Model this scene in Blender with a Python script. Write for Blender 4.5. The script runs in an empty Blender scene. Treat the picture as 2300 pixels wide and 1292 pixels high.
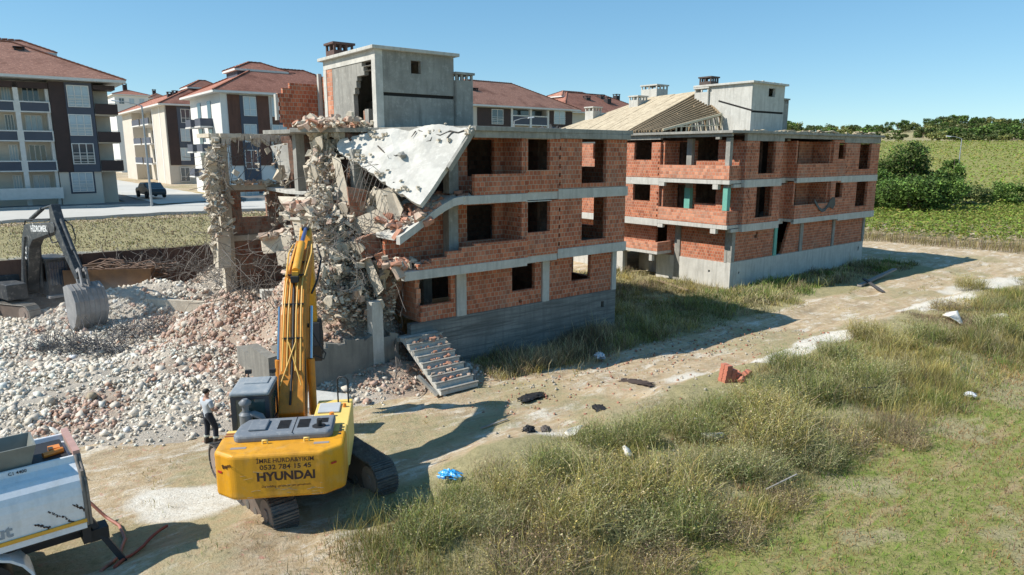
import bpy, math, random
import numpy as np
from mathutils import Vector, Matrix, Quaternion, noise as mnoise
random.seed(7); rng = np.random.default_rng(7)
S = bpy.context.scene; COL = S.collection
PI = math.pi

# ------------------------------------------------------------------ measured camera and site frame
FPX, PITCH, CX, CY, CAMH = 1533., math.radians(11.05), 1150., 646., 8.5
cpp, spp = math.cos(PITCH), math.sin(PITCH)
def ray(x, y):
    a = (x-CX)/FPX; b = -(y-CY)/FPX
    return np.array([a, cpp+b*spp, -spp+b*cpp])
CAM = np.array([0, 0, CAMH])
def gz(x, y, z=0.):
    r = ray(x, y); return CAM+r*((z-CAMH)/r[2])
def atY(x, y, Y):
    r = ray(x, y); return CAM+r*(Y/r[1])
TH = math.radians(51.65)
U = np.array([math.sin(TH), math.cos(TH), 0]); V = np.array([-U[1], U[0], 0])
ROT = math.radians(90)-TH            # heading of the street grid
O1 = gz(1380, 735); O2 = gz(1637, 650)
class Frame:
    """local frame on the street grid: s along the street, t away from it, z up"""
    def __init__(self, o): self.o = np.array(o, float)
    def P(self, x, y, t=0.):         # point on the plane t = const, as (s, t, z)
        o = self.o+V*t; r = ray(x, y); k = np.dot(o-CAM, V)/np.dot(r, V); q = CAM+r*k-self.o
        return (float(q@U), t, float(q[2]))
    def S(self, x, y, t=0.): q = self.P(x, y, t); return q[0], q[2]
    def T(self, x, y, s=0.):
        o = self.o+U*s; r = ray(x, y); k = np.dot(o-CAM, U)/np.dot(r, U); q = CAM+r*k-self.o
        return float(q@V), float(q[2])
    def W(self, s, t, z=0.): return self.o+U*s+V*t+np.array([0, 0, z])
    def loc(self, p): q = np.array(p)-self.o; return float(q@U), float(q@V), float(q[2])
def st(x, y):
    dx = x-O1[0]; dy = y-O1[1]
    return dx*U[0]+dy*U[1], dx*V[0]+dy*V[1]

# ------------------------------------------------------------------ object helpers
def tag(o, label=None, cat=None, group=None, kind=None):
    if label: o['label'] = label
    if cat: o['category'] = cat
    if group: o['group'] = group
    if kind: o['kind'] = kind
    return o
def thing(name, label, cat, loc=(0, 0, 0), rz=0, group=None):
    o = bpy.data.objects.new(name, None); COL.objects.link(o)
    o.location = Vector([float(a) for a in loc]); o.rotation_euler = (0, 0, rz); o.empty_display_size = .3
    return tag(o, label, cat, group)
def copy_tree(o, parent=None):
    c = o.copy(); COL.objects.link(c)
    if parent is not None: c.parent = parent
    for ch in [k for k in bpy.data.objects if k.parent is o]: copy_tree(ch, c)
    return c
class MB:
    def __init__(self): self.v = []; self.f = []; self.mi = []; self.sm = []; self.pr = []; self.hold = False
    def add(self, vs, fs, mi=0, smooth=False):
        b = len(self.v); self.v += [tuple(map(float, p)) for p in vs]
        if not (self.hold and self.pr): self.pr.append([b, len(self.f)])
        elif self.hold == 1: self.pr.append([b, len(self.f)]); self.hold = 2
        for f in fs: self.f.append([i+b for i in f]); self.mi.append(mi); self.sm.append(smooth)
        return self
    def box(self, x0, x1, y0, y1, z0, z1, mi=0):
        if x0 > x1: x0, x1 = x1, x0
        if y0 > y1: y0, y1 = y1, y0
        if z0 > z1: z0, z1 = z1, z0
        vs = [(x0,y0,z0),(x1,y0,z0),(x1,y1,z0),(x0,y1,z0),(x0,y0,z1),(x1,y0,z1),(x1,y1,z1),(x0,y1,z1)]
        return self.add(vs, [(0,3,2,1),(4,5,6,7),(0,1,5,4),(1,2,6,5),(2,3,7,6),(3,0,4,7)], mi)
    def obox(self, c, size, R=None, mi=0, taper=1., jit=0.):
        hx, hy, hz = size[0]/2, size[1]/2, size[2]/2
        vs = []
        for z, k in ((-hz, 1.), (hz, taper)):
            for x, y in ((-hx,-hy),(hx,-hy),(hx,hy),(-hx,hy)):
                p = Vector((x*k, y*k, z))
                if jit: p += Vector([random.uniform(-jit, jit)*s for s in size])
                if R is not None: p = R @ p
                vs.append(p+Vector(c))
        return self.add(vs, [(0,3,2,1),(4,5,6,7),(0,1,5,4),(1,2,6,5),(2,3,7,6),(3,0,4,7)], mi)
    def bar(self, a, b, w, h, mi=0, up=(0, 0, 1)):
        a = Vector([float(q) for q in a]); b = Vector([float(q) for q in b]); d = (b-a); L = d.length
        if L < 1e-6: return self
        d.normalize(); upv = Vector(up)
        if abs(d.dot(upv)) > .98: upv = Vector((1, 0, 0))
        x = d.cross(upv).normalized(); z = x.cross(d).normalized()
        R = Matrix((x, d, z)).transposed()
        return self.obox((a+b)/2, (w, L, h), R, mi)
    def tube(self, path, r, n=6, mi=0, cap=True, smooth=True):
        path = [Vector([float(q) for q in p]) for p in path]; m = len(path)
        rs = r if isinstance(r, (list, tuple)) else [r]*m
        vs = []; prev = None
        for i, p in enumerate(path):
            d = (path[min(i+1, m-1)]-path[max(i-1, 0)])
            if d.length < 1e-9: d = Vector((0, 0, 1))
            d.normalize()
            if prev is None:
                x = d.cross(Vector((0, 0, 1)))
                if x.length < .1: x = d.cross(Vector((1, 0, 0)))
            else: x = prev-d*prev.dot(d)
            x.normalize(); prev = x; y = d.cross(x)
            for k in range(n):
                a = 2*PI*k/n; vs.append(p+(x*math.cos(a)+y*math.sin(a))*rs[i])
        fs = []
        for i in range(m-1):
            for k in range(n):
                k2 = (k+1) % n; fs.append((i*n+k, i*n+k2, (i+1)*n+k2, (i+1)*n+k))
        self.add(vs, fs, mi, smooth)
        if cap: self.add([vs[k] for k in range(n)], [list(range(n))[::-1]], mi); self.add(vs[-n:], [list(range(n))], mi)
        return self
    def cyl(self, a, b, r, r2=None, n=14, mi=0): return self.tube([a, b], [r, r if r2 is None else r2], n, mi)
    def prism(self, pts, d, mi=0):
        """closed solid from a planar 3D outline pushed along vector d"""
        n = len(pts); P0 = [Vector(p) for p in pts]; D = Vector(d); P1 = [p+D for p in P0]
        nrm = Vector((0, 0, 0))
        for i in range(n): nrm += P0[i].cross(P0[(i+1) % n])
        flip = nrm.dot(D) > 0
        a = list(range(n)); b = list(range(n, 2*n))
        fs = [a[::-1] if flip else a, b if flip else b[::-1]]
        for i in range(n):
            j = (i+1) % n
            fs.append((i, j, n+j, n+i) if flip else (j, i, n+i, n+j))
        return self.add(P0+P1, fs, mi)
    def build(self, name, mats, parent=None, bevel=0, smooth=False, seg=2, split=None):
        if split is None: split = name in SPLIT
        if split and len(self.pr) > 1:
            pr = self.pr+[[len(self.v), len(self.f)]]; n = len(self.pr); bb = []
            for i in range(n):
                a = np.array(self.v[pr[i][0]:pr[i+1][0]]); bb.append((a.min(0)-.02, a.max(0)+.02) if len(a) else None)
            par = list(range(n))
            def fd(i):
                while par[i] != i: par[i] = par[par[i]]; i = par[i]
                return i
            for i in range(n):
                for j in range(i):
                    if fd(i) != fd(j) and (bb[i][0] <= bb[j][1]).all() and (bb[j][0] <= bb[i][1]).all(): par[fd(i)] = fd(j)
            gs = {}
            for i in range(n): gs.setdefault(fd(i), []).append(i)
            if len(gs) > 1:
                o = None
                for g in gs.values():
                    q = MB()
                    for i in g:
                        b = len(q.v); q.v += self.v[pr[i][0]:pr[i+1][0]]; d = b-pr[i][0]
                        q.f += [[k+d for k in f] for f in self.f[pr[i][1]:pr[i+1][1]]]; q.mi += self.mi[pr[i][1]:pr[i+1][1]]; q.sm += self.sm[pr[i][1]:pr[i+1][1]]
                    o = q.build(name, mats, parent, bevel, smooth, seg, False)
                return o
        me = bpy.data.meshes.new(name); me.from_pydata(self.v, [], self.f)
        if not isinstance(mats, (list, tuple)): mats = [mats]
        for m in mats: me.materials.append(m)
        me.polygons.foreach_set('material_index', self.mi)
        me.polygons.foreach_set('use_smooth', [bool(s or smooth) for s in self.sm])
        uvl = me.uv_layers.new(name='UVMap'); me.update()
        uv = np.zeros((len(me.loops), 2), np.float32)
        for p in me.polygons:
            n = p.normal
            if abs(n.z) > .75: tx, ty = Vector((1, 0, 0)), Vector((0, 1, 0))
            else:
                tx = Vector((-n.y, n.x, 0)).normalized(); ty = Vector((0, 0, 1))
            for li in p.loop_indices:
                c = me.vertices[me.loops[li].vertex_index].co; uv[li] = (c.dot(tx), c.dot(ty))
        uvl.data.foreach_set('uv', uv.ravel())
        o = bpy.data.objects.new(name, me); COL.objects.link(o)
        if parent is not None: o.parent = parent
        if bevel:
            m = o.modifiers.new('Bevel', 'BEVEL'); m.width = bevel; m.segments = seg; m.limit_method = 'ANGLE'; m.angle_limit = .6
        return o
SPLIT = set('column upper_column ground_floor_wall first_storey_wall second_storey_wall upper_storey_wall tilted_slab_piece tilted_brick_piece torn_concrete partition_wall window_lintel roof_wall_fragment fragment_post mint_column_cladding mint_board balcony_parapet_face dangling_lump foundation_wall slab_edge_lip rear_wall pillar balcony_front cladding grey_strip entrance_slab red_sticker grey_sticker boot reflective_cuff work_light roof_edge_boards window hydraulic_pipe rafter gable_post purlin beacon wall'.split())
def npmesh(name, verts, faces, mats, parent=None, smooth=False, col=None, mi=None):
    """fast mesh from numpy arrays: faces (n,3) or (n,4); col per face rgb"""
    me = bpy.data.meshes.new(name); nv = len(verts); nf, k = faces.shape
    me.vertices.add(nv); me.vertices.foreach_set('co', np.ascontiguousarray(verts, np.float32).ravel())
    me.loops.add(nf*k); me.loops.foreach_set('vertex_index', np.ascontiguousarray(faces, np.int32).ravel())
    me.polygons.add(nf); me.polygons.foreach_set('loop_start', np.arange(0, nf*k, k, dtype=np.int32))
    if not isinstance(mats, (list, tuple)): mats = [mats]
    for m in mats: me.materials.append(m)
    me.update(calc_edges=True)
    if smooth: me.polygons.foreach_set('use_smooth', np.ones(nf, bool))
    if mi is not None: me.polygons.foreach_set('material_index', np.asarray(mi, np.int32))
    if col is not None:
        a = me.color_attributes.new('Col', 'FLOAT_COLOR', 'CORNER')
        c = np.ones((nf*k, 4), np.float32); c[:, :3] = np.repeat(col, k, axis=0); a.data.foreach_set('color', c.ravel())
    o = bpy.data.objects.new(name, me); COL.objects.link(o)
    if parent is not None: o.parent = parent
    return o
def wall(mb, ax, c0, c1, a0, a1, z0, z1, cuts=(), mi=0):
    """wall slab with rectangular holes. ax 's': runs along s between t=c0..c1; ax 't': runs along t between s=c0..c1. Watertight grid."""
    A = sorted({a0, a1} | {min(max(q, a0), a1) for k in cuts for q in k[:2]})
    Z = sorted({z0, z1} | {min(max(q, z0), z1) for k in cuts for q in k[2:4]})
    A = [A[0]]+[A[i] for i in range(1, len(A)) if A[i]-A[i-1] > 1e-4]
    Z = [Z[0]]+[Z[i] for i in range(1, len(Z)) if Z[i]-Z[i-1] > 1e-4]
    def solid(i, j):
        if i < 0 or j < 0 or i >= len(A)-1 or j >= len(Z)-1: return False
        a = (A[i]+A[i+1])/2; z = (Z[j]+Z[j+1])/2
        return not any(k[0] < a < k[1] and k[2] < z < k[3] for k in cuts)
    def pt(a, c, z): return (a, c, z) if ax == 's' else (c, a, z)
    sgn = ax == 's'; mb.hold = False; first = [True]
    def q(p):
        if first[0]: mb.hold = False; mb.add(p if sgn else p[::-1], [(0, 1, 2, 3)], mi); first[0] = False; mb.hold = 3
        else: mb.add(p if sgn else p[::-1], [(0, 1, 2, 3)], mi)
    for i in range(len(A)-1):
        for j in range(len(Z)-1):
            if not solid(i, j): continue
            a, b, z, w = A[i], A[i+1], Z[j], Z[j+1]
            q([pt(a,c0,z), pt(b,c0,z), pt(b,c0,w), pt(a,c0,w)]); q([pt(b,c1,z), pt(a,c1,z), pt(a,c1,w), pt(b,c1,w)])
            if not solid(i-1, j): q([pt(a,c1,z), pt(a,c0,z), pt(a,c0,w), pt(a,c1,w)])
            if not solid(i+1, j): q([pt(b,c0,z), pt(b,c1,z), pt(b,c1,w), pt(b,c0,w)])
            if not solid(i, j-1): q([pt(a,c1,z), pt(b,c1,z), pt(b,c0,z), pt(a,c0,z)])
            if not solid(i, j+1): q([pt(a,c0,w), pt(b,c0,w), pt(b,c1,w), pt(a,c1,w)])
    mb.hold = False; return mb
def ragged(a, z0, z1, dmax, side, step=.19, d0=0.):
    """bites out of a wall end at coordinate a; side +1: bites reach towards +"""
    r = []; z = z0; d = dmax*.5
    while z < z1-.01:
        d = min(max(d+random.uniform(-.28, .28), d0), dmax)
        r.append((a-.001, a+d, z, z+step) if side > 0 else (a-d, a+.001, z, z+step)); z += step
    return r
def teeth(a, z0, z1, w=.09):
    r = []; z = z0+.1
    while z < z1-.2: r.append((a-w/2+random.uniform(-.02, .02), a+w/2, z, z+.17)); z += .38
    return r

# ------------------------------------------------------------------ materials
def newmat(name):
    m = bpy.data.materials.new(name); m.use_nodes = True; nt = m.node_tree
    return m, nt, nt.nodes['Principled BSDF']
def N(nt, typ, **kw):
    n = nt.nodes.new(typ)
    for k, v in kw.items():
        if k.startswith('i_'):
            key = k[2:]; key = int(key) if key.isdigit() else key.replace('_', ' ')
            n.inputs[key].default_value = v
        else: setattr(n, k, v)
    return n
def mixc(nt, fac, a, b, mode='MIX'):
    n = nt.nodes.new('ShaderNodeMix'); n.data_type = 'RGBA'; n.blend_type = mode
    for sock, v in ((n.inputs[0], fac), (n.inputs[6], a), (n.inputs[7], b)):
        if isinstance(v, (int, float)): sock.default_value = v
        elif isinstance(v, tuple): sock.default_value = (*v, 1) if len(v) == 3 else v
        else: nt.links.new(v, sock)
    return n.outputs[2]
def ramp(nt, fac, a, b):
    n = nt.nodes.new('ShaderNodeMapRange'); n.inputs[1].default_value = a; n.inputs[2].default_value = b
    nt.links.new(fac, n.inputs[0]); return n.outputs[0]
def tex(nt, scale, coord='Object', detail=4, rough=.6, dist=0., stretch=None, along=None):
    tc = nt.nodes.new('ShaderNodeTexCoord'); n = N(nt, 'ShaderNodeTexNoise', i_Scale=scale, i_Detail=detail, i_Roughness=rough, i_Distortion=dist)
    if along:
        mp = nt.nodes.new('ShaderNodeMapping'); mp.vector_type = 'TEXTURE'; mp.inputs[2].default_value = (0, 0, ROT); mp.inputs[3].default_value = along
        nt.links.new(tc.outputs[coord], mp.inputs[0]); nt.links.new(mp.outputs[0], n.inputs[0])
    elif stretch:
        mp = nt.nodes.new('ShaderNodeMapping'); mp.inputs[3].default_value = stretch
        nt.links.new(tc.outputs[coord], mp.inputs[0]); nt.links.new(mp.outputs[0], n.inputs[0])
    else: nt.links.new(tc.outputs[coord], n.inputs[0])
    return n.outputs[0]
def bump(nt, b, h, strength=.4, dist=.02):
    n = N(nt, 'ShaderNodeBump', i_Strength=strength, i_Distance=dist); nt.links.new(h, n.inputs['Height']); nt.links.new(n.outputs[0], b.inputs['Normal'])
def M(name, c, c2=None, scale=2., rough=.8, bmp=.3, bs=12., metal=0., lo=.35, hi=.65, streak=0., coat=0., spec=None, third=None, boards=0.):
    m, nt, b = newmat(name)
    c2 = c2 or tuple(k*.75 for k in c)
    col = mixc(nt, ramp(nt, tex(nt, scale, detail=5), lo, hi), c, c2)
    if third: col = mixc(nt, ramp(nt, tex(nt, scale*3.7, detail=6, rough=.7), .52, .7), col, third)
    if streak: col = mixc(nt, ramp(nt, tex(nt, 1.6, stretch=(3, 3, .35), detail=6), .48, .75), col, tuple(k*(1-streak) for k in c2))
    if boards: col = mixc(nt, ramp(nt, tex(nt, 1.2, stretch=(.25, .25, 6), detail=5, rough=.7), .45, .6), col, tuple(k*(1-boards) for k in c2))
    fine = tex(nt, bs, detail=5)
    col = mixc(nt, .25, col, mixc(nt, fine, tuple(k*.55 for k in c), tuple(min(1, k*1.35) for k in c)))
    nt.links.new(col, b.inputs['Base Color']); b.inputs['Roughness'].default_value = rough; b.inputs['Metallic'].default_value = metal
    if spec is not None: b.inputs['Specular IOR Level'].default_value = spec
    if coat: b.inputs['Coat Weight'].default_value = coat
    if bmp: bump(nt, b, fine, bmp)
    return m
def brickmat(name, ca, cb, mortar, dusty=0., w=.24, h=.19):
    m, nt, b = newmat(name)
    uv = nt.nodes.new('ShaderNodeUVMap')
    wob = nt.nodes.new('ShaderNodeTexNoise'); wob.inputs['Scale'].default_value = 1.5; nt.links.new(uv.outputs[0], wob.inputs[0])
    ad = nt.nodes.new('ShaderNodeMix'); ad.data_type = 'VECTOR'; ad.inputs[0].default_value = .03
    nt.links.new(uv.outputs[0], ad.inputs[4]); nt.links.new(wob.outputs[1], ad.inputs[5])
    br = N(nt, 'ShaderNodeTexBrick', i_Scale=1., i_Mortar_Size=.016, i_Mortar_Smooth=.3, i_Bias=0., i_Brick_Width=w, i_Row_Height=h)
    br.offset = .5; nt.links.new(ad.outputs[1], br.inputs[0])
    br.inputs['Color1'].default_value = (*ca, 1); br.inputs['Color2'].default_value = (*cb, 1); br.inputs['Mortar'].default_value = (*mortar, 1)
    br2 = N(nt, 'ShaderNodeTexBrick', i_Scale=1., i_Mortar_Size=0., i_Bias=-.2, i_Brick_Width=w, i_Row_Height=h); br2.offset = .5
    br2.inputs['Color1'].default_value = (1.12, 1.1, 1.05, 1); br2.inputs['Color2'].default_value = (.5, .47, .46, 1)
    mp = nt.nodes.new('ShaderNodeMapping'); mp.inputs[1].default_value = (w*40, h*26, 0); nt.links.new(ad.outputs[1], mp.inputs[0]); nt.links.new(mp.outputs[0], br2.inputs[0])
    col = mixc(nt, .75, br.outputs[0], br2.outputs[0], 'MULTIPLY')
    big = tex(nt, .8, detail=5)
    col = mixc(nt, ramp(nt, big, .5, .8), col, mixc(nt, .35, col, (.40, .32, .25)))
    col = mixc(nt, ramp(nt, tex(nt, 9, detail=4, rough=.8), .62, .72), col, (.10, .05, .035))
    if dusty: col = mixc(nt, ramp(nt, tex(nt, 2.2, detail=6), .5-.2*dusty, .8), col, (.42, .36, .28))
    nt.links.new(col, b.inputs['Base Color']); b.inputs['Roughness'].default_value = .92; b.inputs['Specular IOR Level'].default_value = .2
    bm = N(nt, 'ShaderNodeBump', i_Strength=.7, i_Distance=.02, invert=True); nt.links.new(br.outputs[1], bm.inputs['Height'])
    bm2 = N(nt, 'ShaderNodeBump', i_Strength=.3, i_Distance=.01); nt.links.new(tex(nt, 25), bm2.inputs['Height']); nt.links.new(bm.outputs[0], bm2.inputs['Normal'])
    nt.links.new(bm2.outputs[0], b.inputs['Normal'])
    return m
def colmat(name, rough=.9, spec=.15, var=.25, sc=6., trans=0.):
    m, nt, b = newmat(name)
    at = N(nt, 'ShaderNodeAttribute', attribute_name='Col')
    col = mixc(nt, var, at.outputs[0], mixc(nt, tex(nt, sc, detail=5), (0, 0, 0), at.outputs[0], 'MULTIPLY'))
    nt.links.new(col, b.inputs['Base Color']); b.inputs['Roughness'].default_value = rough; b.inputs['Specular IOR Level'].default_value = spec
    if trans:
        tr = nt.nodes.new('ShaderNodeBsdfTranslucent'); nt.links.new(col, tr.inputs[0])
        mx = nt.nodes.new('ShaderNodeMixShader'); mx.inputs[0].default_value = trans
        nt.links.new(b.outputs[0], mx.inputs[1]); nt.links.new(tr.outputs[0], mx.inputs[2]); nt.links.new(mx.outputs[0], nt.nodes['Material Output'].inputs[0])
    return m
def tilemat(name, c, c2):
    m, nt, b = newmat(name)
    uv = nt.nodes.new('ShaderNodeTexCoord')
    wv = N(nt, 'ShaderNodeTexWave', i_Scale=1.0, i_Distortion=.6, i_Detail=2., bands_direction='Z', wave_profile='SAW')
    mp = nt.nodes.new('ShaderNodeMapping'); mp.inputs[3].default_value = (1., 1., 2.2); nt.links.new(uv.outputs['Object'], mp.inputs[0]); nt.links.new(mp.outputs[0], wv.inputs[0])
    n2 = tex(nt, 2.2, detail=6, rough=.8, stretch=(1, 1, 2.5)); n3 = tex(nt, 5, detail=4, rough=.8, stretch=(1, 1, 2)); n4 = tex(nt, .5, detail=5)
    col = mixc(nt, ramp(nt, n2, .35, .62), c, c2); col = mixc(nt, .45, col, mixc(nt, wv.outputs[1], tuple(k*.35 for k in c2), tuple(min(1, k*1.35) for k in c)))
    col = mixc(nt, ramp(nt, n3, .54, .66), col, tuple(min(1, k*1.55) for k in c)); col = mixc(nt, ramp(nt, n4, .5, .75), col, tuple(k*.6 for k in c2))
    nt.links.new(col, b.inputs['Base Color']); b.inputs['Roughness'].default_value = .9; b.inputs['Specular IOR Level'].default_value = .25
    bump(nt, b, wv.outputs[1], 1., .12)
    return m
def simple(name, c, rough=.5, metal=0., spec=.5, trans=0.):
    m, nt, b = newmat(name)
    col = mixc(nt, .3, c, mixc(nt, tex(nt, 5, detail=5), tuple(k*.5 for k in c), tuple(min(1, k*1.4) for k in c)))
    nt.links.new(col, b.inputs['Base Color']); b.inputs['Roughness'].default_value = rough; b.inputs['Metallic'].default_value = metal
    b.inputs['Specular IOR Level'].default_value = spec
    return m
CONC = M('raw_concrete', (.34, .325, .285), (.22, .21, .185), 1.1, .92, .35, 14, streak=.35, third=(.42, .40, .35))
CONCL = M('pale_concrete', (.55, .53, .475), (.44, .42, .37), 1.4, .92, .35, 16, streak=.3, third=(.58, .56, .51))
CONCD = M('dusty_concrete', (.62, .54, .42), (.43, .365, .28), 2.2, .95, .6, 9, third=(.70, .63, .52))
CONCW = M('slab_concrete', (.58, .555, .495), (.44, .42, .375), 1.1, .92, .6, 7, third=(.64, .615, .555), lo=.42, hi=.56)
BRICK = brickmat('hollow_brick', (.54, .19, .10), (.40, .12, .065), (.47, .34, .25), w=.2)
BRICKL = brickmat('hollow_brick_face', (.62, .29, .18), (.50, .19, .11), (.50, .36, .28), w=.25, h=.2)
BRICKD = brickmat('dusty_brick', (.40, .165, .10), (.28, .10, .06), (.28, .21, .16), .4, w=.18); BRICKI = brickmat('unlit_inner_brick', (.16, .085, .06), (.11, .06, .045), (.10, .08, .065), .0, w=.18)  # inner brick: room shade put into its colour, darker than dusty brick
REBAR = M('rebar_steel', (.20, .175, .15), (.13, .11, .095), 6, .7, .0, 20, metal=.3)
DARK = simple('near_black_fill', (.02, .018, .016), .95)  # near-black colour standing in for the depth of the tower slots
MINT = M('mint_foam_board', (.16, .42, .33), (.12, .34, .27), 2, .8, .1)
WOOD = M('roof_timber', (.34, .25, .15), (.24, .17, .10), 3, .85, .2, 20)
BOARD = M('roof_boarding', (.56, .46, .31), (.34, .265, .17), 2.2, .85, .2, 9, third=(.66, .57, .42))
TARBLACK = M('black_plastic', (.02, .02, .022), (.035, .033, .03), 5, .5, .4)
RUST = M('rusty_sheet', (.17, .09, .06), (.09, .05, .04), 1.5, .85, .3, streak=.4)
# ================================================================== BUILDING UNDER DEMOLITION (nearer block)
F1 = Frame(O1)
BRKC = M('broken_brick', (.50, .25, .165), (.40, .17, .10), 2.5, .95, .5, 10, third=(.52, .40, .31)); BRKP = M('dusty_broken_brick', (.52, .35, .26), (.46, .39, .31), 3, .95, .5, 10)
B1 = thing('demolished_building', 'half demolished red brick block with hanging slabs and dangling rebar behind the yellow excavator', 'building', F1.W(0, 0), ROT)
def slabstack(mb, pts, z0, z1, mi=0): mb.prism([(p[0], p[1], z0) for p in pts], (0, 0, z1-z0), mi)
# concrete base walls
m = MB()
wall(m, 's', 0, .3, -11.6, 0, -.6, 1.94, [(-1.0, -.8, 1.15, 1.45)])
wall(m, 't', 0, -.3, .302, 15, -.6, 1.94)
m.build('base_wall', M('board_marked_concrete', (.27, .265, .24), (.15, .15, .14), .7, .95, .5, 10, streak=.3, boards=.45), B1)
m = MB()
for i in range(14):                                  # torn front foundation left of the stairs, top broken
    a = -17.2+i*.36; b = a+.361
    m.prism([(a, 0, -.5), (b, 0, -.5), (b, 0, 1.72+random.uniform(-.12, .1)), (a, 0, 1.72+random.uniform(-.12, .1))], (0, .35, 0))
m.box(-17.2, -16.85, .36, 2.2, -.5, 1.62); m.box(-17.2, -16.85, 2.2, 3.6, -.5, 1.25); m.box(-16.84, -16.3, .02, .7, 1.7, 1.86)
m.build('foundation_wall', M('foundation_concrete', (.25, .235, .20), (.17, .16, .14), 1.4, .95, .5, 10, streak=.3), B1)
# ground floor
m = MB()
cut = [(-9.66, -9.42+.0, 1.9, 4)] 
wall(m, 's', .06, .26, -11.15, -9.44, 1.945, 3.84, [(-11.2, -9.66, 2.6, 3.9)]+ragged(-11.15, 1.95, 2.6, .12, 1))
wall(m, 's', .06, .26, -8.93, -4.81, 1.945, 3.94, [(-6.49, -5.19, 2.61, 3.99), (-6.1, -5.95, 2.06, 2.2)])
wall(m, 's', .06, .26, -4.37, -.3, 1.945, 3.94, [(-2.96, -1.71, 2.66, 3.99)])
wall(m, 't', -.05, -.25, .45, 14.5, 1.945, 3.94, [(1.5, 3.0, 2.4, 3.8), (6, 7.4, 2.7, 3.8), (10.5, 12, 2.7, 3.8)])
m.build('ground_floor_wall', BRICK, B1)
m = MB(); wall(m, 't', -11.16, -10.96, .27, 3.2, 1.945, 3.94, ragged(.27, 2.5, 3.94, .1, 1)+[(3.2-random.uniform(.1, .5)*k/3, 3.3, 1.95+.45*k, 2.4+.45*k) for k in range(4)])
m.build('broken_end_wall', BRICKL, B1)
m = MB()
for a, b in ((-9.42, -8.95), (-4.79, -4.39), (-.29, .0)): m.box(a, b, -.02, .3, 1.945, 3.92)
m.box(-13.25, -12.8, -.02, .4, -.4, 3.05); m.box(-8.95, -8.5, 3.4, 3.8, 0, 3.9); m.box(-13.0, -12.6, 4.2, 4.6, 0, 5.6)
m.build('column', CONCL, B1)
# first floor slab and edge bands
m = MB()
slabstack(m, [(-12.2, -.68), (-6.25, -.68), (-6.25, -.45), (.08, -.45), (.08, 14.6), (-12.3, 14.6), (-12.9, 9), (-12.1, 6), (-12.6, 3), (-12.0, 1)], 3.99, 4.18)
m.box(-12.2, -6.26, -.70, -.45, 3.83, 4.185); m.box(-6.25, -4.35, -.47, -.25, 3.88, 4.19); m.box(-4.34, .1, -.52, -.2, 3.93, 4.36); m.box(-.15, .11, -.19, 14.6, 3.94, 4.36)
m.build('floor_slab', CONCL, B1, bevel=.015)
# first storey brickwork
m = MB()
rb = [(-12.3, -10.7+.25*k, 4.42+.13*k*1.0, 4.55+.13*k*1.0+.02) for k in range(4)]
wall(m, 's', -.68, -.5, -11.6, -6.22, 4.19, 4.98, [(-12, -11.0, 4.40, 5), (-12, -10.3, 4.58, 5), (-12, -9.6, 4.78, 5), (-12, -9.0, 4.9, 5)])
wall(m, 's', -.5, -.3, -6.21, -4.34, 4.19, 6.55, [(-6.08, -4.82, 5.2, 6.56)])
wall(m, 's', -.48, -.28, -4.33, -.02, 4.365, 6.57, [(-2.88, -1.3, 4.62, 6.6)]+teeth(-4.25, 4.4, 6.5))
wall(m, 't', -6.23, -6.41, -.49, 1.2, 4.19, 6.6, teeth(-.3, 4.9, 6.4))
wall(m, 's', .75, .95, -12.2, -6.42, 4.19, 6.6, [(-8.35, -6.9, 4.9, 6.4), (-11.8, -9.8, 6.2, 6.61), (-12.3, -11.2, 5.5, 6.61), (-12.3, -10.6, 5.9, 6.61)])
wall(m, 't', -.05, -.25, -.27, 14.5, 4.365, 6.6, [(1.4, 3.1, 5.0, 6.45), (6, 7.4, 5.2, 6.4), (10.5, 12, 5.2, 6.4)])
m.build('first_storey_wall', BRICK, B1)
m = MB(); m.box(-9.55, -9.1, .3, .74, 4.19, 6.7); m.box(-9.5, -9.05, .3, .74, 6.95, 9.2); m.box(-12.4, -12.0, 3.2, 3.6, 4.2, 6.6); m.box(-12.7, -12.3, 8.0, 8.4, 4.2, 9.4); m.box(-12.2, -11.8, 3.2, 3.55, 6.8, 8.7)
m.build('upper_column', CONC, B1)
# second floor slab with the drooping end
m = MB()
slabstack(m, [(-9.5, -.68), (-6.25, -.68), (-6.25, -.45), (.08, -.45), (.08, 14.6), (-12.3, 14.6), (-12.9, 9), (-12.4, 6.5), (-11.4, 4.6), (-9.5, 3)], 6.68, 6.84)
m.box(-9.5, -6.26, -.70, -.45, 6.56, 6.9); m.box(-6.25, -4.35, -.47, -.25, 6.58, 6.92); m.box(-4.34, .1, -.52, -.2, 6.56, 7.0); m.box(-.15, .11, -.19, 14.6, 6.57, 7.0)
m.build('second_floor_slab', CONCL, B1, bevel=.015)
m = MB(); droop = [(-9.5, 6.9), (-9.95, 6.83), (-10.5, 6.6), (-11.1, 6.25), (-11.75, 5.86), (-12.35, 5.52)]
for (a, z), (b, w) in zip(droop[:-1], droop[1:]):
    m.prism([(a, -.7, z), (a, -.7, z-.3), (b, -.7, w-.3), (b, -.7, w)], (0, .28, 0))
    m.prism([(a, -.43, z-.02), (a, -.43, z-.18), (b, -.43, w-.18), (b, -.43, w-.02)], (0, 2.6+.4*math.sin(a*5), 0))
m.build('drooping_slab_edge', CONCL, B1)
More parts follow.
